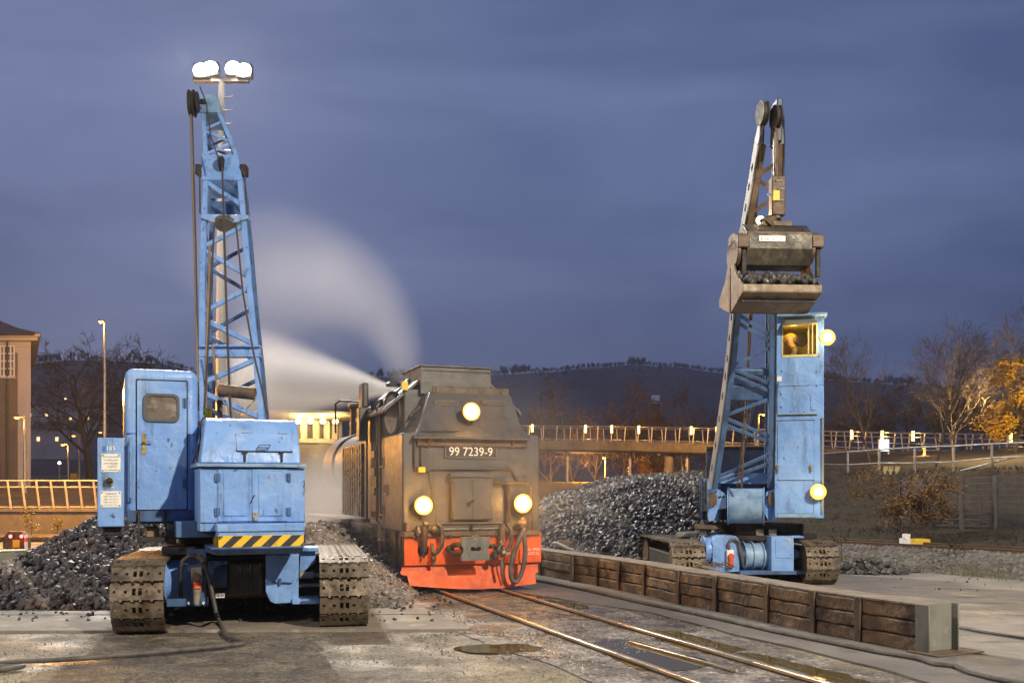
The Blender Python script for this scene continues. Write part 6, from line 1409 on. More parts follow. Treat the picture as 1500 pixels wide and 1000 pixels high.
mb = MB(); mb.lathe((tcx.x,td,0), [(.3,z(618)),(1.4,z(618)),(2.5,z(611)),(2.5,z(607.5)),(.2,z(606))], n=48); mb.build('roof', M['concrete'], rt)
for px in (437, 455, 473, 491):
    c = P(px, 617, td-1.75-.1*abs(px-447)/44*-3); mb = MB(); mb.ball(c, .11, 12, (1,1,.8)); mb.build('lamp', E_SOD if False else emis('tower_lamp', (1,.75,.32), 30), rt)
for px in (440, 475, 500): lamp('tower_lamp_light', 'POINT', P(px, 620, td-2.0), 120, (1,.62,.20), .15)
# yard masts and platform behind it
mb = MB(); c = P(520,700,44); mb.box(c.x-1.5,c.x+2.6,44,44.3,0,2.9); tag(mb.build('concrete_wall', M['concrete_dark'], bevel=.02), 'dark concrete wall behind the front of the locomotive', 'wall')

# ---- footbridge
BN = [(575,642,75.5),(736,644,72),(800,645,72),(900,646.5,70.5),(1050,650,67),(1130,653,63.5),(1210,656.5,60),(1290,660,57),(1350,662,54.5),(1430,665,51.5),(1520,669,48.5),(1620,675,45)]
BP = [P(*b) for b in BN]
br = thing('footbridge', BP[0], 'long curved footbridge with leaning railing posts and small lamps, crossing behind the coal heap', 'bridge')
mb = MB(); mr = MB(); W_ = 2.4
for i in range(len(BP)-1):
    a, b = BP[i], BP[i+1]; t = (b-a); t.z = 0; t.normalize(); n_ = V((-t.y,t.x,0)); n_ = n_ if n_.y > 0 else -n_
    th = .30 if i > 4 else .85-.12*i*.3
    pts = []
    for p, h in ((a, th), (b, th)):
        pts += [p+V((0,0,0)), p+n_*W_, p+n_*(W_-.2)-V((0,0,h)), p+n_*.25-V((0,0,h+.0)), p-n_*.12-V((0,0,.0)), p-n_*.02-V((0,0,.62 if i <= 4 else .25))]
    mb._a(pts, [(0,1,7,6),(1,2,8,7),(2,3,9,8),(3,5,11,9),(5,4,10,11),(4,0,6,10)])
mb.build('deck', M['concrete_dark'], br, smooth=0)
def along(s):
    for a, b in zip(BP, BP[1:]):
        l = (b-a).length
        if s <= l: return a.lerp(b, s/l), (b-a).normalized()
        s -= l
    return BP[-1], (BP[-1]-BP[-2]).normalized()
tot = sum((b-a).length for a, b in zip(BP, BP[1:]))
for side in (0, 1):
    for zz in (1.05,.80,.46,.12):
        pts = []
        for i in range(int(tot/.9)+1):
            p, t = along(i*.9); n_ = V((-t.y,t.x,0)); n_ = n_ if n_.y > 0 else -n_
            if zz in (1.05,.12) or i*.9 > 27: pts.append(p+n_*(W_+.12 if side else -.18)+V((0,0,zz)))
        mb = MB(); mb.path(pts, .024, 6); mb.build('handrail', M['galv'], br)
pm = MB(); pm.bar(BP[0]+V((0,.02,-.08)), BP[0]+V((.05,-.20,1.06)), .045, .08); p0 = pm.build('post', M['rail_pale'], br)
p0.location = (0,0,0)
k = 0
for i in range(1, int(tot/1.0)):
    for side in (0, 1):
        p, t = along(i*1.0); n_ = V((-t.y,t.x,0)); n_ = n_ if n_.y > 0 else -n_
        c = p0.copy(); COL.objects.link(c); c.parent = br; c.location = p-BP[0]+(n_*W_ if side else V((0,0,0)))
        if side: c.rotation_euler = (0,0,math.pi)
        k += 1
        if k > 97: break
    if k > 97: break
for px in (778,857,895,933,1010,1047,1123,1243,1287,1334,1475):
    # point on the near handrail
    for i in range(400):
        p, t = along(i*tot/400)
        if CX+F*p.x/p.y >= px: break
    c = p+V((0,-.26,.86)); mb = MB(); mb.bar(c-V((0,0,.27)), c+V((0,0,.27)), .13, .08); mb.build('lamp', E_BRIDGE, br); lamp('bridge_lamp_light', 'POINT', c+V((0,-.3,0)), 40 if c.y > 62 else 22, (1,.58,.16), .12)
for px, d, r in ((983,69,.32),(832,72.5,.14),(925,71,.13),(1003,71.2,.12),(1010.5,68.5,.12)):
    c = P(px,700,d); mb = MB(); mb.tube((c.x,d+.9,-.1), (c.x,d+.9,P(px,657,d).z), r, n=16); mb.build('pillar', M['concrete'] if r > .3 else M['galv'], br)
# near handrail on the bank, info board, seats
hr = thing('handrail_fence', bank_pt(0, 13.4), 'plain two rail steel handrail along the top of the right bank', 'railing')
hp = [(1196,665,688,41),(1242,661.5,692,38.5),(1288,658.5,690,37.3),(1340,655,692,36),(1397,653,690,34.6),(1453,650,683,33.4),(1530,647,680,32)]
mb = MB(); mq = []
for (x0,t0_,b0_,d0_),(x1,t1_,b1_,d1_) in zip(hp, hp[1:]):
    mb.tube(P(x0,t0_,d0_), P(x1,t1_,d1_), .035, n=8); mb.tube(P(x0,t0_+(b0_-t0_)*.62,d0_), P(x1,t1_+(b1_-t1_)*.62,d1_), .028, n=8)
mb.tube(P(1408,689,34.4), P(1490,668,33), .03, n=8); mb.build('rail', M['galv'], hr)
for x, tt, bb_, d in hp: mb = MB(); mb.bar(P(x,tt-1,d), P(x,bb_+3,d), .065, .05); mb.build('post', M['galv'], hr)
ib = thing('info_board', P(1295,692,38), 'white backlit information board standing on the right bank', 'sign'); mb = MB(); a, b = P(1289,643.5,38), P(1302,660,38); mb.box(a.x, b.x, 38, 38.06, b.z, a.z); mb.build('panel', emis('board_glow', (.72,.82,1), 3.2), ib)
mb = MB(); a, b = P(1287,643,38), P(1289,693,38); mb.box(a.x, b.x, 38, 38.08, b.z, a.z); a, b = P(1301.6,643,38), P(1303.4,665,38); mb.box(a.x,b.x,38,38.08,b.z,a.z); mb.build('post', M['galv'], ib)
lamp('board_light', 'POINT', P(1296,652,37.4), 12, (.7,.8,1), .3)
for i, (px, w_) in enumerate(((1297,'left'),(1305,'middle'),(1314,'right'))):
    st = P(px, 690, 36); mb = MB(); mb.M = Matrix.Translation(st) @ Matrix.Rotation(.0, 4, 'Z')
    ol = [(-.10,0),(.06,0),(.11,.17),(-.04,.18)]; ol2 = [(-.06,.03),(.035,.03),(.07,.145),(-.02,.15)]
    mb.prism(ol, -.02, .02, [ol2[::-1]]); mb.box(-.05,.03,-.01,.012,-.12,.0); mb.prism(ol2, .0, .012)
    tag(mb.build('yellow_tile_sign', M['cream'], bevel=.005), 'small slanted cream frame on the bank, %s of three below the information board' % {'left':'leftmost','middle':'middle','right':'rightmost'}[w_], 'sign', 'slanted square frames on the bank')
# noise barrier fence below
nf = thing('panel_fence', bank_pt(2, 8.2), 'grey wire mesh panel fence with steel posts on the lower right bank', 'fence')
fp = [(1320,702.5,770,30.2),(1362,700,770,29.4),(1409,698.5,768,28.5),(1458,697,766,27.6),(1510,695.5,764,26.7)]
for x, a, b, d in fp: mb = MB(); mb.box(P(x,a,d).x-.06, P(x,a,d).x+.06, d-.05, d+.05, P(x,b,d).z-.5, P(x,a,d).z); mb.build('post', M['galv_dim'], nf, bevel=.006)
M['mesh'] = mat('wire_mesh_panel', (.16,.15,.145), .55, .3, alpha=.32)
for (x0,a0,b0,d0),(x1,a1,b1,d1) in zip(fp, fp[1:]):
    mb = MB(); p, q = P(x0,a0+1,d0), P(x1,a1+1,d1); n_ = 26
    for i in range(n_): u = p.lerp(q, i/n_); mb.bar(u, u-V((0,0,1.42)), .010)
    for i in range(9): mb.bar(p-V((0,0,.17*i)), q-V((0,0,.17*i)), .018)
    mb.build('mesh_panel', M['galv_dim'], nf, smooth=0)
mb = MB(); p, q = P(1321,704,30.0), P(1351,703,29.5); mb._a([p, q, V((q.x,q.y,q.z-1.4)), V((p.x,p.y,p.z-1.4)), p+V((0,.04,0)), q+V((0,.04,0)), V((q.x,q.y+.04,q.z-1.4)), V((p.x,p.y+.04,p.z-1.4))], [(0,1,2,3),(7,6,5,4),(0,4,5,1),(1,5,6,2),(2,6,7,3),(3,7,4,0)]); mb.build('solid_panel', mat('lilac_panel', (.085,.075,.085), .5), nf)
yb = thing('yellow_box', P(1342,798,25.4), 'yellow track side box with a white end lying by the side track', 'box')
mb = MB(); a, b = P(1331,789,25.3), P(1361,797,25.3); mb.box(a.x,b.x,25.2,25.6,b.z,a.z); mb.build('body', M['yellow'], yb, bevel=.02); a, b = P(1325,788.5,25.3), P(1330.6,797.5,25.3); mb = MB(); mb.box(a.x,b.x,25.15,25.65,b.z,a.z+.0); c = P(1327,784,25.3); mb.box(c.x-.06,c.x+.08,25.2,25.4,a.z,a.z+.12); mb.build('end_cap', M['white'], yb, bevel=.01)

# ---- floodlight mast
md = 36.0; mx = P(324.5,700,md).x; fm = thing('floodlight_mast', V((mx,md,0)), 'tall pale floodlight mast with step irons behind the left crane, its lamps glaring white', 'floodlight')
zt_ = CH+(HZ-121)*md/F
mb = MB(); mb.tube((mx,md,0), (mx,md,zt_+.1), .26, .11, n=18); mb.build('mast', mat('pale_mast_paint', (.30,.29,.27), .5), fm)
for i in range(9): mb = MB(); zz = zt_-.55-i*.48; mb.path([(mx+.1,md-.06,zz),(mx+.40,md-.06,zz),(mx+.40,md-.06,zz+.09)], .022, 6); mb.build('step_iron', M['galv'], fm)
mb = MB(); mb.box(mx-1.0, mx+1.0, md-.12, md+.12, zt_, zt_+.14); mb.build('crossbar', M['galv'], fm, bevel=.01)
for i, (px, py) in enumerate(((294,103),(308,100),(341,100),(357,103))):
    c = P(px, py, md-.35); mb = MB(); mb.box(c.x-.29,c.x+.29,c.y,c.y+.26,c.z-.25,c.z+.25); h = mb.build('floodlight', M['lamp_off'], fm, bevel=.03)
    mb = MB(); mb.lathe(c, [(.27,0),(.25,-.05),(.01,-.08)][::-1], (0,1,-.25), 18); mb.build('lens', E_FLOOD, h); mb = MB(); mb.bar(c+V((0,.15,-.2)), V((c.x,md,zt_+.1)), .05); mb.build('bracket', M['galv'], h)
lamp('mast_floodlight', 'SPOT', V((mx-.7,md-1.0,zt_+.4)), 16000, WHITE, .3, (-5,18,0), 125, .5)
lamp('mast_floodlight', 'SPOT', V((mx+.7,md-1.0,zt_+.4)), 16000, WHITE, .3, (2,20,1), 125, .5)
# ---- sodium street lamps
def street_lamp(px, py, d, zb, lab, arm=-.5, power=0, head=.28):
    top = P(px, py, d); b = V((top.x, d, zb)); t = thing('street_lamp', b, lab, 'street lamp', 'sodium street lamps')
    k = MB(); k.tube(b, top+V((0,0,-.05)), .10, .06, n=12); k.path([top+V((0,0,-.08)), top+V((arm*.3,0,.03)), top+V((arm,0,.06))], .05, 8); k.build('pole', M['galv'], t)
    h = MB(); h.box(min(top.x+arm*1.0, top.x+arm*2.1), max(top.x+arm*1.0, top.x+arm*2.1), d-head*.5, d+head*.5, top.z+.0, top.z+.12); hd = h.build('lamp_head', M['lamp_off'], t, bevel=.04)
    h = MB(); h.ball((top.x+arm*1.5, d, top.z-.0), .16, 12, (abs(arm)*3.0, .9, .55)); h.build('lens', E_SOD, hd)
    if power: lamp('sodium_light', 'POINT', V((top.x+arm*1.5, d, top.z-.35)), power, SODIUM, .25)
street_lamp(153.5,471,55,1.6,'tallest sodium street lamp, rising in front of the bare trees on the left', -.16, 1500)
street_lamp(36.5,611,52,1.5,'sodium street lamp standing before the pale building at the left edge', -.28, 160)
street_lamp(100,651,88,2.3,'short sodium street lamp, nearer to the building of two beside the yellow signs', -.32, 500)
street_lamp(116,638,86,2.3,'sodium street lamp close left of the blue control box', -.32, 0)
street_lamp(154,633,90,2.3,'sodium street lamp whose head just shows above the blue control box', -.3, 0)
street_lamp(1111,607,76,1,'sodium street lamp seen through the boom of the right crane', .26, 300)
street_lamp(887,670,80,0,'sodium street lamp glowing under the footbridge', -.12, 500)
street_lamp(1355,654,47,2.9,'small sodium lamp on the footpath behind the young trees', -.05, 160)
lamp('sodium_light', 'POINT', P(0,575,35.5), 3200, SODIUM, .3); lamp('sodium_light', 'POINT', P(125,575,35.8), 2800, SODIUM, .3); lamp('sodium_light', 'POINT', P(960,640,62)+V((0,0,1)), 3200, SODIUM, .3); lamp('sodium_light', 'POINT', P(850,690,80), 2600, SODIUM, .3)
lamp('sodium_light', 'POINT', P(1452,585,41.5), 1700, (1,.66,.24), .3)
# sign boards on the left
sb = thing('road_sign', P(109,715,84), 'yellow road direction signs lit by street lamps behind the left railing', 'sign')
for a,b,c,d in ((103,112.5,693,703),(105,115.5,700,703.5),(94,104,707,711)): mb = MB(); p,q = P(a,c,84),P(b,d,84); mb.box(p.x,q.x,84,84.08,q.z,p.z); mb.build('panel', M['yellow'], sb)
mb = MB(); p = P(107,712,84.1); mb.tube((p.x,84.1,2.2),(p.x,84.1,P(107,694,84).z), .06); mb.build('post', M['galv'], sb)
pa = thing('parking_sign', P(95,715,84), 'small blue sign with pale frame beside the yellow road signs', 'sign'); mb = MB(); p,q = P(91.5,697,84),P(99,702,84); mb.box(p.x,q.x,84,84.06,q.z,p.z); mb.build('panel', M['blue_dark'], pa); mb = MB(); mb.box(p.x,q.x,83.97,84,p.z-.05,p.z+.05); mb.tube((p.x+.2,84.1,2.2),(p.x+.2,84.1,p.z),.05); mb.build('post', M['galv'], pa)

# ---- building on the left
bd = 60; pb_ = lambda px, py: P(px, py, bd)
hs = thing('building', V((pb_(0,700).x,bd,1.8)), 'pale three storey building with hipped roof and white barred window at the left edge', 'building')
M['render'] = mat('pale_render', (.56,.50,.46), .85, 0, [((.47,.42,.385), .5, .45, .65)], bump=.1); M['render_dark'] = mat('darker_render_bay', (.20,.16,.115), .85, 0, [((.15,.12,.09), .8, .45, .65)], bump=.15)
M['tiles'] = mat('dark_roof_tiles', (.13,.085,.07), .7, 0, [((.09,.06,.05), 2, .45, .65, (1,1,4))], bump=.5, bscale=6)
xr_ = pb_(45,600).x; zt1 = pb_(0,500).z
SL = .50
def slant(mb, xa, xb, ya, yb, za, zb): return mb._a([(x-SL*(y-bd) if 1 else x, y, z) for z in (za, zb) for x, y in ((xa,ya),(xb,ya),(xb,yb),(xa,yb))], [(0,3,2,1),(4,5,6,7),(0,1,5,4),(1,2,6,5),(2,3,7,6),(3,0,4,7)])
mb = MB(); slant(mb, xr_-22, xr_, bd, bd+14, 1.2, zt1); wa = mb.build('wall', M['render'], hs, bevel=.02)
mb = MB(); a, b = pb_(-60,507), pb_(26,712); mb.box(a.x, b.x, bd-.06, bd+.05, 1.2, a.z-.4); mb.build('wall_bay', M['render_dark'], wa)
mb = MB(); slant(mb, xr_-22.3, xr_+.40, bd-.4, bd+14.4, zt1, zt1+.22); slant(mb, xr_-22.4, xr_+.55, bd-.55, bd+14.5, zt1+.22, zt1+.40); mb.build('eaves', M['render'], hs, bevel=.03)
mb = MB(); mb.tube((xr_-22,bd-.62,zt1+.36),(xr_+.5,bd-.62,zt1+.36),.09,n=10); mb.tube((xr_-1.35,bd-.12,1.3),(xr_-1.35,bd-.12,zt1+.3),.06,n=8); mb.build('gutter', M['galv_dim'], hs)
mb = MB(); mb.box(xr_-22.02,xr_+.02,bd-.09,bd+.02,zt1-.32,zt1-.02); mb.build('cornice', M['render'], hs, bevel=.02)
mb = MB(); z0 = zt1+.40; a = xr_+.6; b = xr_-22.4
vs = [(a,bd-.6,z0),(b,bd-.6,z0),(b,bd+14.6,z0),(a,bd+14.6,z0),(a-1.4,bd+.8,z0+.55),(b+1.4,bd+.8,z0+.55),(b+1.4,bd+13.2,z0+.55),(a-1.4,bd+13.2,z0+.55),(a-7.5,bd+7,z0+4.1),(b+7.5,bd+7,z0+4.1)]
vs = [(x-SL*(y-bd),y,z) for x,y,z in vs]
mb._a(vs, [(0,1,5,4),(1,2,6,5),(2,3,7,6),(3,0,4,7),(4,5,9,8),(5,6,9),(6,7,8,9),(7,4,8),(3,2,1,0)]); mb.build('roof', M['tiles'], hs, smooth=0)
def win(px0, px1, py0, py1, cols, rws, par):
    a, b = pb_(px0,py0), pb_(px1,py1); mb = MB(); mb.box(a.x,b.x,bd-.09,bd-.05,b.z,a.z); w_ = mb.build('window', M['glass_dim'], par)
    mb = MB()
    for i in range(cols+1): x = a.x+(b.x-a.x)*i/cols; mb.box(x-.04,x+.04,bd-.14,bd-.085,b.z,a.z)
    for i in range(rws+1): zz = b.z+(a.z-b.z)*i/rws; mb.box(a.x,b.x,bd-.138,bd-.087,zz-.035,zz+.035)
    mb.build('frame', M['white'], w_)
    mb = MB(); mb.box(a.x-.1,b.x+.1,bd-.2,bd-.05,b.z-.14,b.z-.045); mb.build('sill', M['render'], w_)
win(2,22,507,551,4,4,hs); win(-70,-48,507,551,4,4,hs)
# ---- far chimney with a white tank head, small houses with lit windows
wt = thing('water_tower', P(961,640,150), 'slim far tower with a pale box on top behind the footbridge', 'tower'); a = P(961,590,150)
mb = MB(); mb.tube((a.x,150,2), (a.x,150,a.z), .9, .62, n=14); mb.build('shaft', M['concrete_dark'], wt); mb = MB(); p,q = P(954.5,579,150),P(965.5,587,150); mb.box(p.x,q.x,149.4,150.6,q.z,p.z); mb.build('head_box', M['white'], wt, bevel=.04); mb = MB(); mb.tube((a.x,150,a.z-.2),(a.x,150,a.z+.02),1.0,n=14); mb.build('platform', M['galv'], wt)
LIT = emis('lit_window', (1,.62,.25), 2.2)
for i, (px, py, d, w_, h_, lab) in enumerate(((56,612,230,8,5,'small far house with a lit front on the left hillside, nearest the building'),(116,616,250,9,5,'small far house with lit windows on the hillside behind the bare trees'),(70,648,180,7,4,'dark far house with two lit windows low behind the left lamps'))):
    p = P(px, py, d); t = thing('far_house', p, lab, 'house', 'houses on the far hillside')
    mb = MB(); mb.box(p.x-w_/2,p.x+w_/2,d,d+7,p.z-3,p.z+h_*.6); mb.build('wall', M['render'], t)
    mb = MB(); mb._a([(p.x-w_/2-.3,d-.4,p.z+h_*.6),(p.x+w_/2+.3,d-.4,p.z+h_*.6),(p.x+w_/2+.3,d+7.4,p.z+h_*.6),(p.x-w_/2-.3,d+7.4,p.z+h_*.6),(p.x-w_/2-.3,d+3.5,p.z+h_),(p.x+w_/2+.3,d+3.5,p.z+h_)], [(0,1,5,4),(2,3,4,5),(0,4,3),(1,2,5),(0,3,2,1)]); mb.build('roof', M['tiles'], t, smooth=0)
    for k in (-.28, .2): mb = MB(); mb.box(p.x+w_*k,p.x+w_*(k+.07),d-.06,d+.02,p.z+.3,p.z+1.0); mb.build('window', LIT, t)
for px, py, d in ((95,585,300),(87,679,120),(69,589,320),(1080,0,0)):
    if d: 
        p = P(px,py,d); t = thing('garden_lamp', p-V((0,0,3.2)), {95:'single orange lamp high on the left hillside',87:'white point lamp low beyond the left railing',69:'faint white lamp on the hillside above the far lit house'}[px], 'lamp')
        mb = MB(); mb.tube(p-V((0,0,3.2)), p, .1, n=8); mb.build('pole', M['galv'], t); mb = MB(); mb.ball(p+V((0,0,.1)), .16*d/100, 8); mb.build('globe', emis('point_lamp', (1,.75,.4) if px == 95 else (1,.9,.75), 8 if px != 69 else 2), t)

# ---- trees
def tree_mesh(seed, H, trunk_r, spread, levels=4, droop=0, n1=9, first=.28, rmin=.008):
    rg = random.Random(seed); tk = MB(); cr_ = MB()
    def grow(p, d, ln, r, lev):
        n_ = 5 if lev else 8; pts = [p]; cur = p; dd = d.copy()
        for i in range(n_):
            dd = (dd+V((rg.gauss(0,.09), rg.gauss(0,.09), rg.gauss(.02 if lev else .0,.05)-droop*lev*.02))).normalized(); cur = cur+dd*(ln/n_); pts.append(cur)
        rs = [max(rmin*.8, r*(1-.75*i/n_)) for i in range(n_+1)]
        (tk if lev == 0 else cr_).path(pts, rs, 6 if lev < 2 else 3)
        if lev >= levels: return
        kids = n1 if lev == 0 else (6 if lev == 1 else 5)
        for k in range(kids):
            t = first+(1-first)*(k+rg.random()*.8)/kids if lev == 0 else .25+.75*(k+rg.random())/kids
            t = min(t, .99); i = int(t*n_); q = pts[i].lerp(pts[i+1], t*n_-i); az = rg.uniform(0,6.283) if lev else k*2.4+rg.uniform(-.4,.4)
            ax = (pts[i+1]-pts[i]).normalized(); u = ax.cross(V((.3,.9,.2))).normalized(); v = ax.cross(u)
            an = rg.uniform(.6,1.0)*spread; nd = (ax*math.cos(an)+(u*math.cos(az)+v*math.sin(az))*math.sin(an)).normalized()
            grow(q, nd, ln*(rg.uniform(.36,.52)*(1.25-.6*t) if lev == 0 else rg.uniform(.42,.62)), max(rmin, rs[i]*.55), lev+1)
    grow(V((0,0,0)), V((0,0,1)), H*.92, trunk_r, 0)
    return tk, cr_
TREES = {}
def tree(kind, loc, lab, grp, sc=1, rz=0, name='bare_tree', cat='tree'):
    if kind not in TREES:
        a = dict(oak=(11,14,.42,1.0,4,0,14,.22,.022), young=(23,6.4,.085,.78,4,0,16,.25,.0055), thicket=(31,6,.11,1.0,4,0,14,.06,.012))[kind]
        tk, cr_ = tree_mesh(*a); t = thing(name, (0,0,0), lab, cat, grp)
        tk.build('trunk', M['bark'], t, fix=False, smooth=60); cr_.build('crown', M['bark'] if kind != 'oak' else M['bark_dark'], t, fix=False, smooth=60); TREES[kind] = t
        t.location = loc; t.scale = (sc,)*3; t.rotation_euler[2] = rz; return t
    t = copy_tree(TREES[kind], loc); t['label'] = lab; t['group'] = grp; t.name = name; t.scale = (sc,)*3; t.rotation_euler[2] = rz; return t
def gz(px, py, d): return P(px, py, d)
tree('oak', P(132,702,82), 'large bare tree behind the tall street lamp, left of the pair', 'bare trees on the left', .70, .4)
tree('oak', P(196,702,88), 'large bare tree rising above the blue driver cab, right of the pair', 'bare trees on the left', .72, 2.6)
tree('oak', P(268,706,110), 'smaller bare tree half hidden behind the left crane boom', 'bare trees on the left', .5, 4.1)
tree('young', P(1367,699,38), 'young bare tree on the right bank, its slim trunk in front of the handrail', 'young bare trees on the right bank', .74, .3)
tree('young', P(1397,690,43), 'young bare tree just behind and right of the foremost young tree', 'young bare trees on the right bank', .80, 2.1)
tree('young', P(1275,688,43), 'young bare tree beside the right crane tower and its lower lamp', 'young bare trees on the right bank', .72, 4.0)
tree('young', P(1503,684,46), 'bare young tree cut by the right edge above the yellow tree', 'young bare trees on the right bank', .90, 5.0)
tk_px = [(1240,672,70,.6),(1290,670,66,.62),(1330,668,64,.68),(1372,668,62,.6),(1410,668,62,.72),(1446,668,60,.8),(1500,666,66,1.0),(1204,675,74,.55),(806,716,84,1.1),(838,716,86,1.3),(872,718,84,1.0),(912,716,84,1.25),(945,716,88,1.1),(1015,716,86,1.2),(1042,714,88,1.0),(1095,700,88,1.3)]
for i, (px, py, d, s) in enumerate(tk_px):
    tree('thicket', P(px, py, d), 'leafless bushy tree in the thicket behind the footbridge', 'leafless thicket behind the footbridge', s, i*1.7, 'leafless_bush', 'bush')
# leafy yellow tree, bush, shrubs
def leafy(name, base, H, W, count, leaf, mcol, lab, seed, cat='tree', trunk=.06, flat=.8, lo=.25, gap=.0, grp=None):
    rg = random.Random(seed); t = thing(name, base, lab, cat, grp); k = MB()
    br_ = []
    k.path([base, base+V((.02*H,0,H*.35)), base+V((-.02*H,0,H*.75))], [trunk, trunk*.7, trunk*.3], 7)
    for i in range(16 if cat == 'tree' else 20):
        a = rg.uniform(0,6.28); st = base+V((0,0,H*rg.uniform(.05,.6))); e = base+V((math.cos(a)*W*rg.uniform(.4,1), math.sin(a)*W*rg.uniform(.4,1), H*rg.uniform(lo,1))); md_ = st.lerp(e,.5)+V((0,0,H*.06)); k.path([st, md_, e], [trunk*.4, trunk*.25, .006], 4); br_.append((md_, e))
    k.build('trunk', M['bark'], t, fix=False)
    l = MB(); cl_ = []
    for i in range(46):
        if br_ and rg.random() < .7: m_, e = rg.choice(br_); c = m_.lerp(e, rg.uniform(.3,1.05))
        else: a = rg.uniform(0,6.28); r_ = W*rg.random()**.5; c = base+V((math.cos(a)*r_, math.sin(a)*r_, H*rg.uniform(lo,.95)))
        cl_.append((c, W*rg.uniform(.14,.34)))
    for i in range(count):
        c, r_ = rg.choice(cl_); p = c+V((rg.gauss(0,r_*.6), rg.gauss(0,r_*.6), rg.gauss(0,r_*.6*flat)))
        if p.z < base.z+.03: continue
        u = V((rg.gauss(0,1), rg.gauss(0,1), rg.gauss(0,.6))).normalized(); v = u.cross(V((rg.gauss(0,1), rg.gauss(0,1), rg.gauss(0,1)))).normalized(); s_ = leaf*rg.uniform(.6,1.3)
        l._a([p-u*s_, p+v*s_*.45, p+u*s_, p-v*s_*.45], [(0,1,2,3)])
    l.build('leaves', mcol, t, fix=False, smooth=0); return t
M['leaf_y'] = mat('autumn_yellow_leaves', (.52,.31,.02), .6, 0, [((.36,.19,.014), .9, .42, .62), ((.50,.32,.03), 2.5, .55, .72)])
M['leaf_b'] = mat('autumn_brown_leaves', (.17,.085,.02), .65, 0, [((.08,.05,.018), 1.2, .42, .62), ((.24,.13,.03), 3, .55, .7)])
leafy('autumn_tree', P(1487,674,46), 5.0, 1.55, 6500, .085, M['leaf_y'], 'yellow leaved autumn tree at the right edge behind the railing', 5, 'tree', .08)
leafy('autumn_bush', P(968,720,76), 2.6, 2.3, 4200, .11, M['leaf_y'], 'bright yellow bush glowing under the footbridge above the coal heap', 6, 'bush', .05)
leafy('autumn_bush', P(1005,716,74), 1.6, 1.6, 1500, .10, M['leaf_y'], 'small yellow bush under the footbridge beside the right crane house', 61, 'bush', .04)
leafy('brown_bush', P(1352,788,27.5), 1.75, .95, 4600, .05, M['leaf_b'], 'half bare brown leaved bush in front of the mesh fence', 7, 'bush', .03)
leafy('brown_bush', P(1275,742,30), 1.2, .8, 900, .04, M['leaf_b'], 'sparse brown shrub on the dark bank right of the lower crane lamp', 8, 'bush', .025)
for i, (px, py, d, h, lab) in enumerate(((46,784,32,.95,'tall yellow weed in front of the left retaining wall'),(84,781,33,.5,'small yellow weed at the foot of the left retaining wall, right of the tall one'),(1232,826,22.5,.9,'dry brown weed stalks beside the right crawler of the right crane'),(1400,824,21.2,.7,'dry pale weed stalks on the gravel verge at right'))):
    leafy('weed', P(px,py,d), h, h*.38, 260 if i < 2 else 110, .035, M['leaf_y'] if i < 2 else M['scrub'], lab, 20+i, 'plant', .008, 1, .2)
# ================================================================== STEAM (real volumes)
def vol(name, build_density, mesh_mb, loc, rot, colr=(1,1,1), aniso=0):
    m = bpy.data.materials.new(name); m.use_nodes = True; nt = m.node_tree; nt.nodes.clear(); N = nt.nodes.new; L = nt.links.new
    pv = N('ShaderNodeVolumePrincipled'); pv.inputs['Color'].default_value = (*colr, 1); pv.inputs['Anisotropy'].default_value = aniso
    out = N('ShaderNodeOutputMaterial'); L(pv.outputs[0], out.inputs['Volume']); tc = N('ShaderNodeTexCoord'); sp = N('ShaderNodeSeparateXYZ'); L(tc.outputs['Object'], sp.inputs[0])
    def mth(op, a, b=None, c=None):
        n = N('ShaderNodeMath'); n.operation = op
        for i, x in enumerate((a, b, c)):
            if x is None: continue
            if isinstance(x, (int, float)): n.inputs[i].default_value = x
            else: L(x, n.inputs[i])
        return n.outputs[0]
    def noise(scale, st=(1,1,1), detail=3):
        mp = N('ShaderNodeMapping'); mp.inputs['Scale'].default_value = st; L(tc.outputs['Object'], mp.inputs[0]); nz = N('ShaderNodeTexNoise'); nz.inputs['Scale'].default_value = scale; nz.inputs['Detail'].default_value = detail; L(mp.outputs[0], nz.inputs['Vector']); return nz.outputs[0]
    L(build_density(sp.outputs['X'], sp.outputs['Y'], sp.outputs['Z'], mth, noise), pv.inputs['Density'])
    me = bpy.data.meshes.new(name); me.from_pydata(mesh_mb.v, [], mesh_mb.f); me.materials.append(m)
    bm = bmesh.new(); bm.from_mesh(me); bmesh.ops.recalc_face_normals(bm, faces=bm.faces); bm.to_mesh(me); bm.free()
    o = bpy.data.objects.new(name, me); COL.objects.link(o); o.location = loc; o.rotation_euler = rot; return tag(o, kind='stuff')
def cone_jet(name, p, q, r0, r1, dens, k=1.6, tail=1.0, streak=.5):
    p = V(p); q = V(q); ln = (q-p).length; rot = (q-p).to_track_quat('X', 'Z').to_euler(); mb = MB(); mb.tube((0,0,0), (ln,0,0), r0*1.05, r1*1.05, n=20)
    def dn(X, Y, Z, mth, noise):
        t = mth('DIVIDE', X, ln); rad = mth('ADD', r0, mth('MULTIPLY', t, r1-r0)); rr = mth('DIVIDE', mth('SQRT', mth('ADD', mth('MULTIPLY', Y, Y), mth('MULTIPLY', Z, Z))), rad)
        core = mth('POWER', mth('MAXIMUM', mth('SUBTRACT', 1, rr), 0), k); fall = mth('POWER', mth('MAXIMUM', mth('SUBTRACT', 1, t), 0), tail)
        thin = mth('DIVIDE', r0+.12, mth('ADD', rad, .12))
        nz = mth('ADD', 1-streak, mth('MULTIPLY', noise(1.9, (.35,1.5,1.5), 5), streak*2))
        return mth('MULTIPLY', mth('MULTIPLY', mth('MULTIPLY', core, fall), mth('MULTIPLY', thin, nz)), dens)
    return vol(name, dn, mb, p, rot)
sd = 22.6
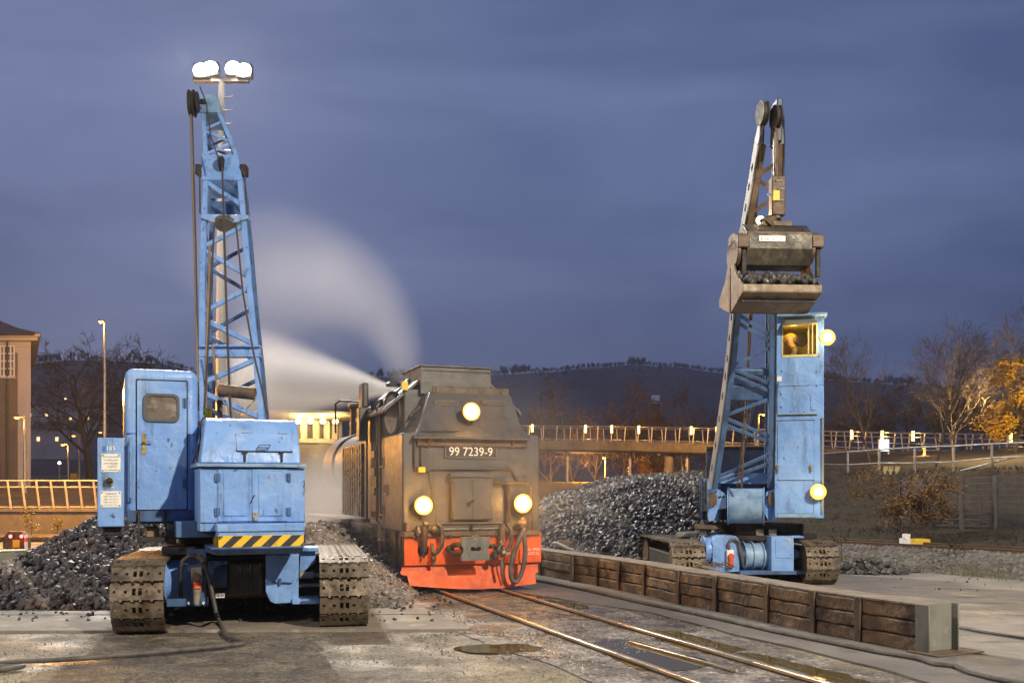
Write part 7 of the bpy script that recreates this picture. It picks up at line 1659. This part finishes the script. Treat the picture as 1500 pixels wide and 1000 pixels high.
j0 = P(583,571,sd); j1 = P(330,548,sd-.6)
cone_jet('steam', j0, j1, .06, 1.75, 95, 2.3, .8, .75)
cone_jet('steam', P(526,712,20.2), P(521,845,19.6), .03, .36, 16, 1.3, .6, .3)
# tall plume bending to the left: a quarter ring
c0 = P(428,563,sd+.6); RR = 2.62; mb = MB(); seg = 18; ng = 14; A1 = 2.5
for i in range(seg+1):
    th = -.05+A1*i/seg; r = (.36+2.0*i/seg)*1.05
    for j in range(ng): a = 2*math.pi*j/ng; d = RR+r*math.cos(a); mb.v.append(V((d*math.cos(th), r*math.sin(a), d*math.sin(th))))
for i in range(seg):
    for j in range(ng): mb.f.append((i*ng+j, i*ng+(j+1)%ng, (i+1)*ng+(j+1)%ng, (i+1)*ng+j))
mb.f += [tuple(range(ng)), tuple(seg*ng+j for j in range(ng))]
def ringd(X, Y, Z, mth, noise):
    th = mth('ARCTAN2', Z, X); t = mth('DIVIDE', mth('ADD', th, .05), A1); rad = mth('ADD', .36, mth('MULTIPLY', t, 2.0))
    dx = mth('SUBTRACT', mth('SQRT', mth('ADD', mth('MULTIPLY', X, X), mth('MULTIPLY', Z, Z))), RR); rr = mth('DIVIDE', mth('SQRT', mth('ADD', mth('MULTIPLY', dx, dx), mth('MULTIPLY', Y, Y))), rad)
    core = mth('POWER', mth('MAXIMUM', mth('SUBTRACT', 1, rr), 0), 1.0); fall = mth('MINIMUM', mth('MULTIPLY', mth('SUBTRACT', 1, t), 1.3), 1)
    nz = mth('ADD', .25, mth('MULTIPLY', noise(.8, (1,1,1), 5), 1.5)); return mth('MULTIPLY', mth('MULTIPLY', mth('MULTIPLY', core, mth('MAXIMUM', fall, 0)), nz), .30)
vol('steam', ringd, mb, c0, (0,0,0))
mb = MB(); mb.ball((0,0,0), 1, 18)
def soft(X, Y, Z, mth, noise):
    rr = mth('SQRT', mth('ADD', mth('ADD', mth('MULTIPLY', X, X), mth('MULTIPLY', Y, Y)), mth('MULTIPLY', Z, Z)))
    return mth('MULTIPLY', mth('MULTIPLY', mth('POWER', mth('MAXIMUM', mth('SUBTRACT', 1, rr), 0), 1.2), mth('MULTIPLY', noise(1.3, (1,1,1), 5), 1.6)), .07)
o = vol('steam', soft, mb, P(455,455,sd+.4), (0,0,0)); o.scale = (2.3,1.5,1.9)
# low drifting steam between the left crane and the locomotive
mb = MB(); mb.ball((0,0,0), 1, 18)
def blob(X, Y, Z, mth, noise):
    rr = mth('SQRT', mth('ADD', mth('ADD', mth('MULTIPLY', X, X), mth('MULTIPLY', Y, Y)), mth('MULTIPLY', Z, Z)))
    return mth('MULTIPLY', mth('MULTIPLY', mth('POWER', mth('MAXIMUM', mth('SUBTRACT', 1, rr), 0), 1.1), mth('ADD', .4, noise(.9))), .50)
o = vol('steam', blob, mb, P(490,735,23), (0,0,0)); o.scale = (1.6,3.2,1.35)

# ================================================================== the damp evening air over the yard
mb = MB(); mb.box(-1500, 1500, -40, 1500, -5, 175)
hm = bpy.data.materials.new('evening_air'); hm.use_nodes = True; nt = hm.node_tree; nt.nodes.clear()
pv = nt.nodes.new('ShaderNodeVolumePrincipled'); pv.inputs['Color'].default_value = (.92,.93,1,1); pv.inputs['Density'].default_value = .00026; pv.inputs['Anisotropy'].default_value = .2
mo_ = nt.nodes.new('ShaderNodeOutputMaterial'); nt.links.new(pv.outputs[0], mo_.inputs['Volume'])
hz_ = mb.build('haze', hm, smooth=0); tag(hz_, kind='stuff')

mb = MB(); mb.ball((0,0,0), 1, 18)
def mist(X, Y, Z, mth, noise):
    rr = mth('SQRT', mth('ADD', mth('ADD', mth('MULTIPLY', X, X), mth('MULTIPLY', Y, Y)), mth('MULTIPLY', Z, Z)))
    return mth('MULTIPLY', mth('MULTIPLY', mth('MINIMUM', mth('MULTIPLY', mth('MAXIMUM', mth('SUBTRACT', 1, rr), 0), 2), 1), mth('ADD', .5, noise(1.2))), .045)
o = vol('steam', mist, mb, P(705,715,16.6), (0,0,0)); o.scale = (2.7,1.6,2.3)
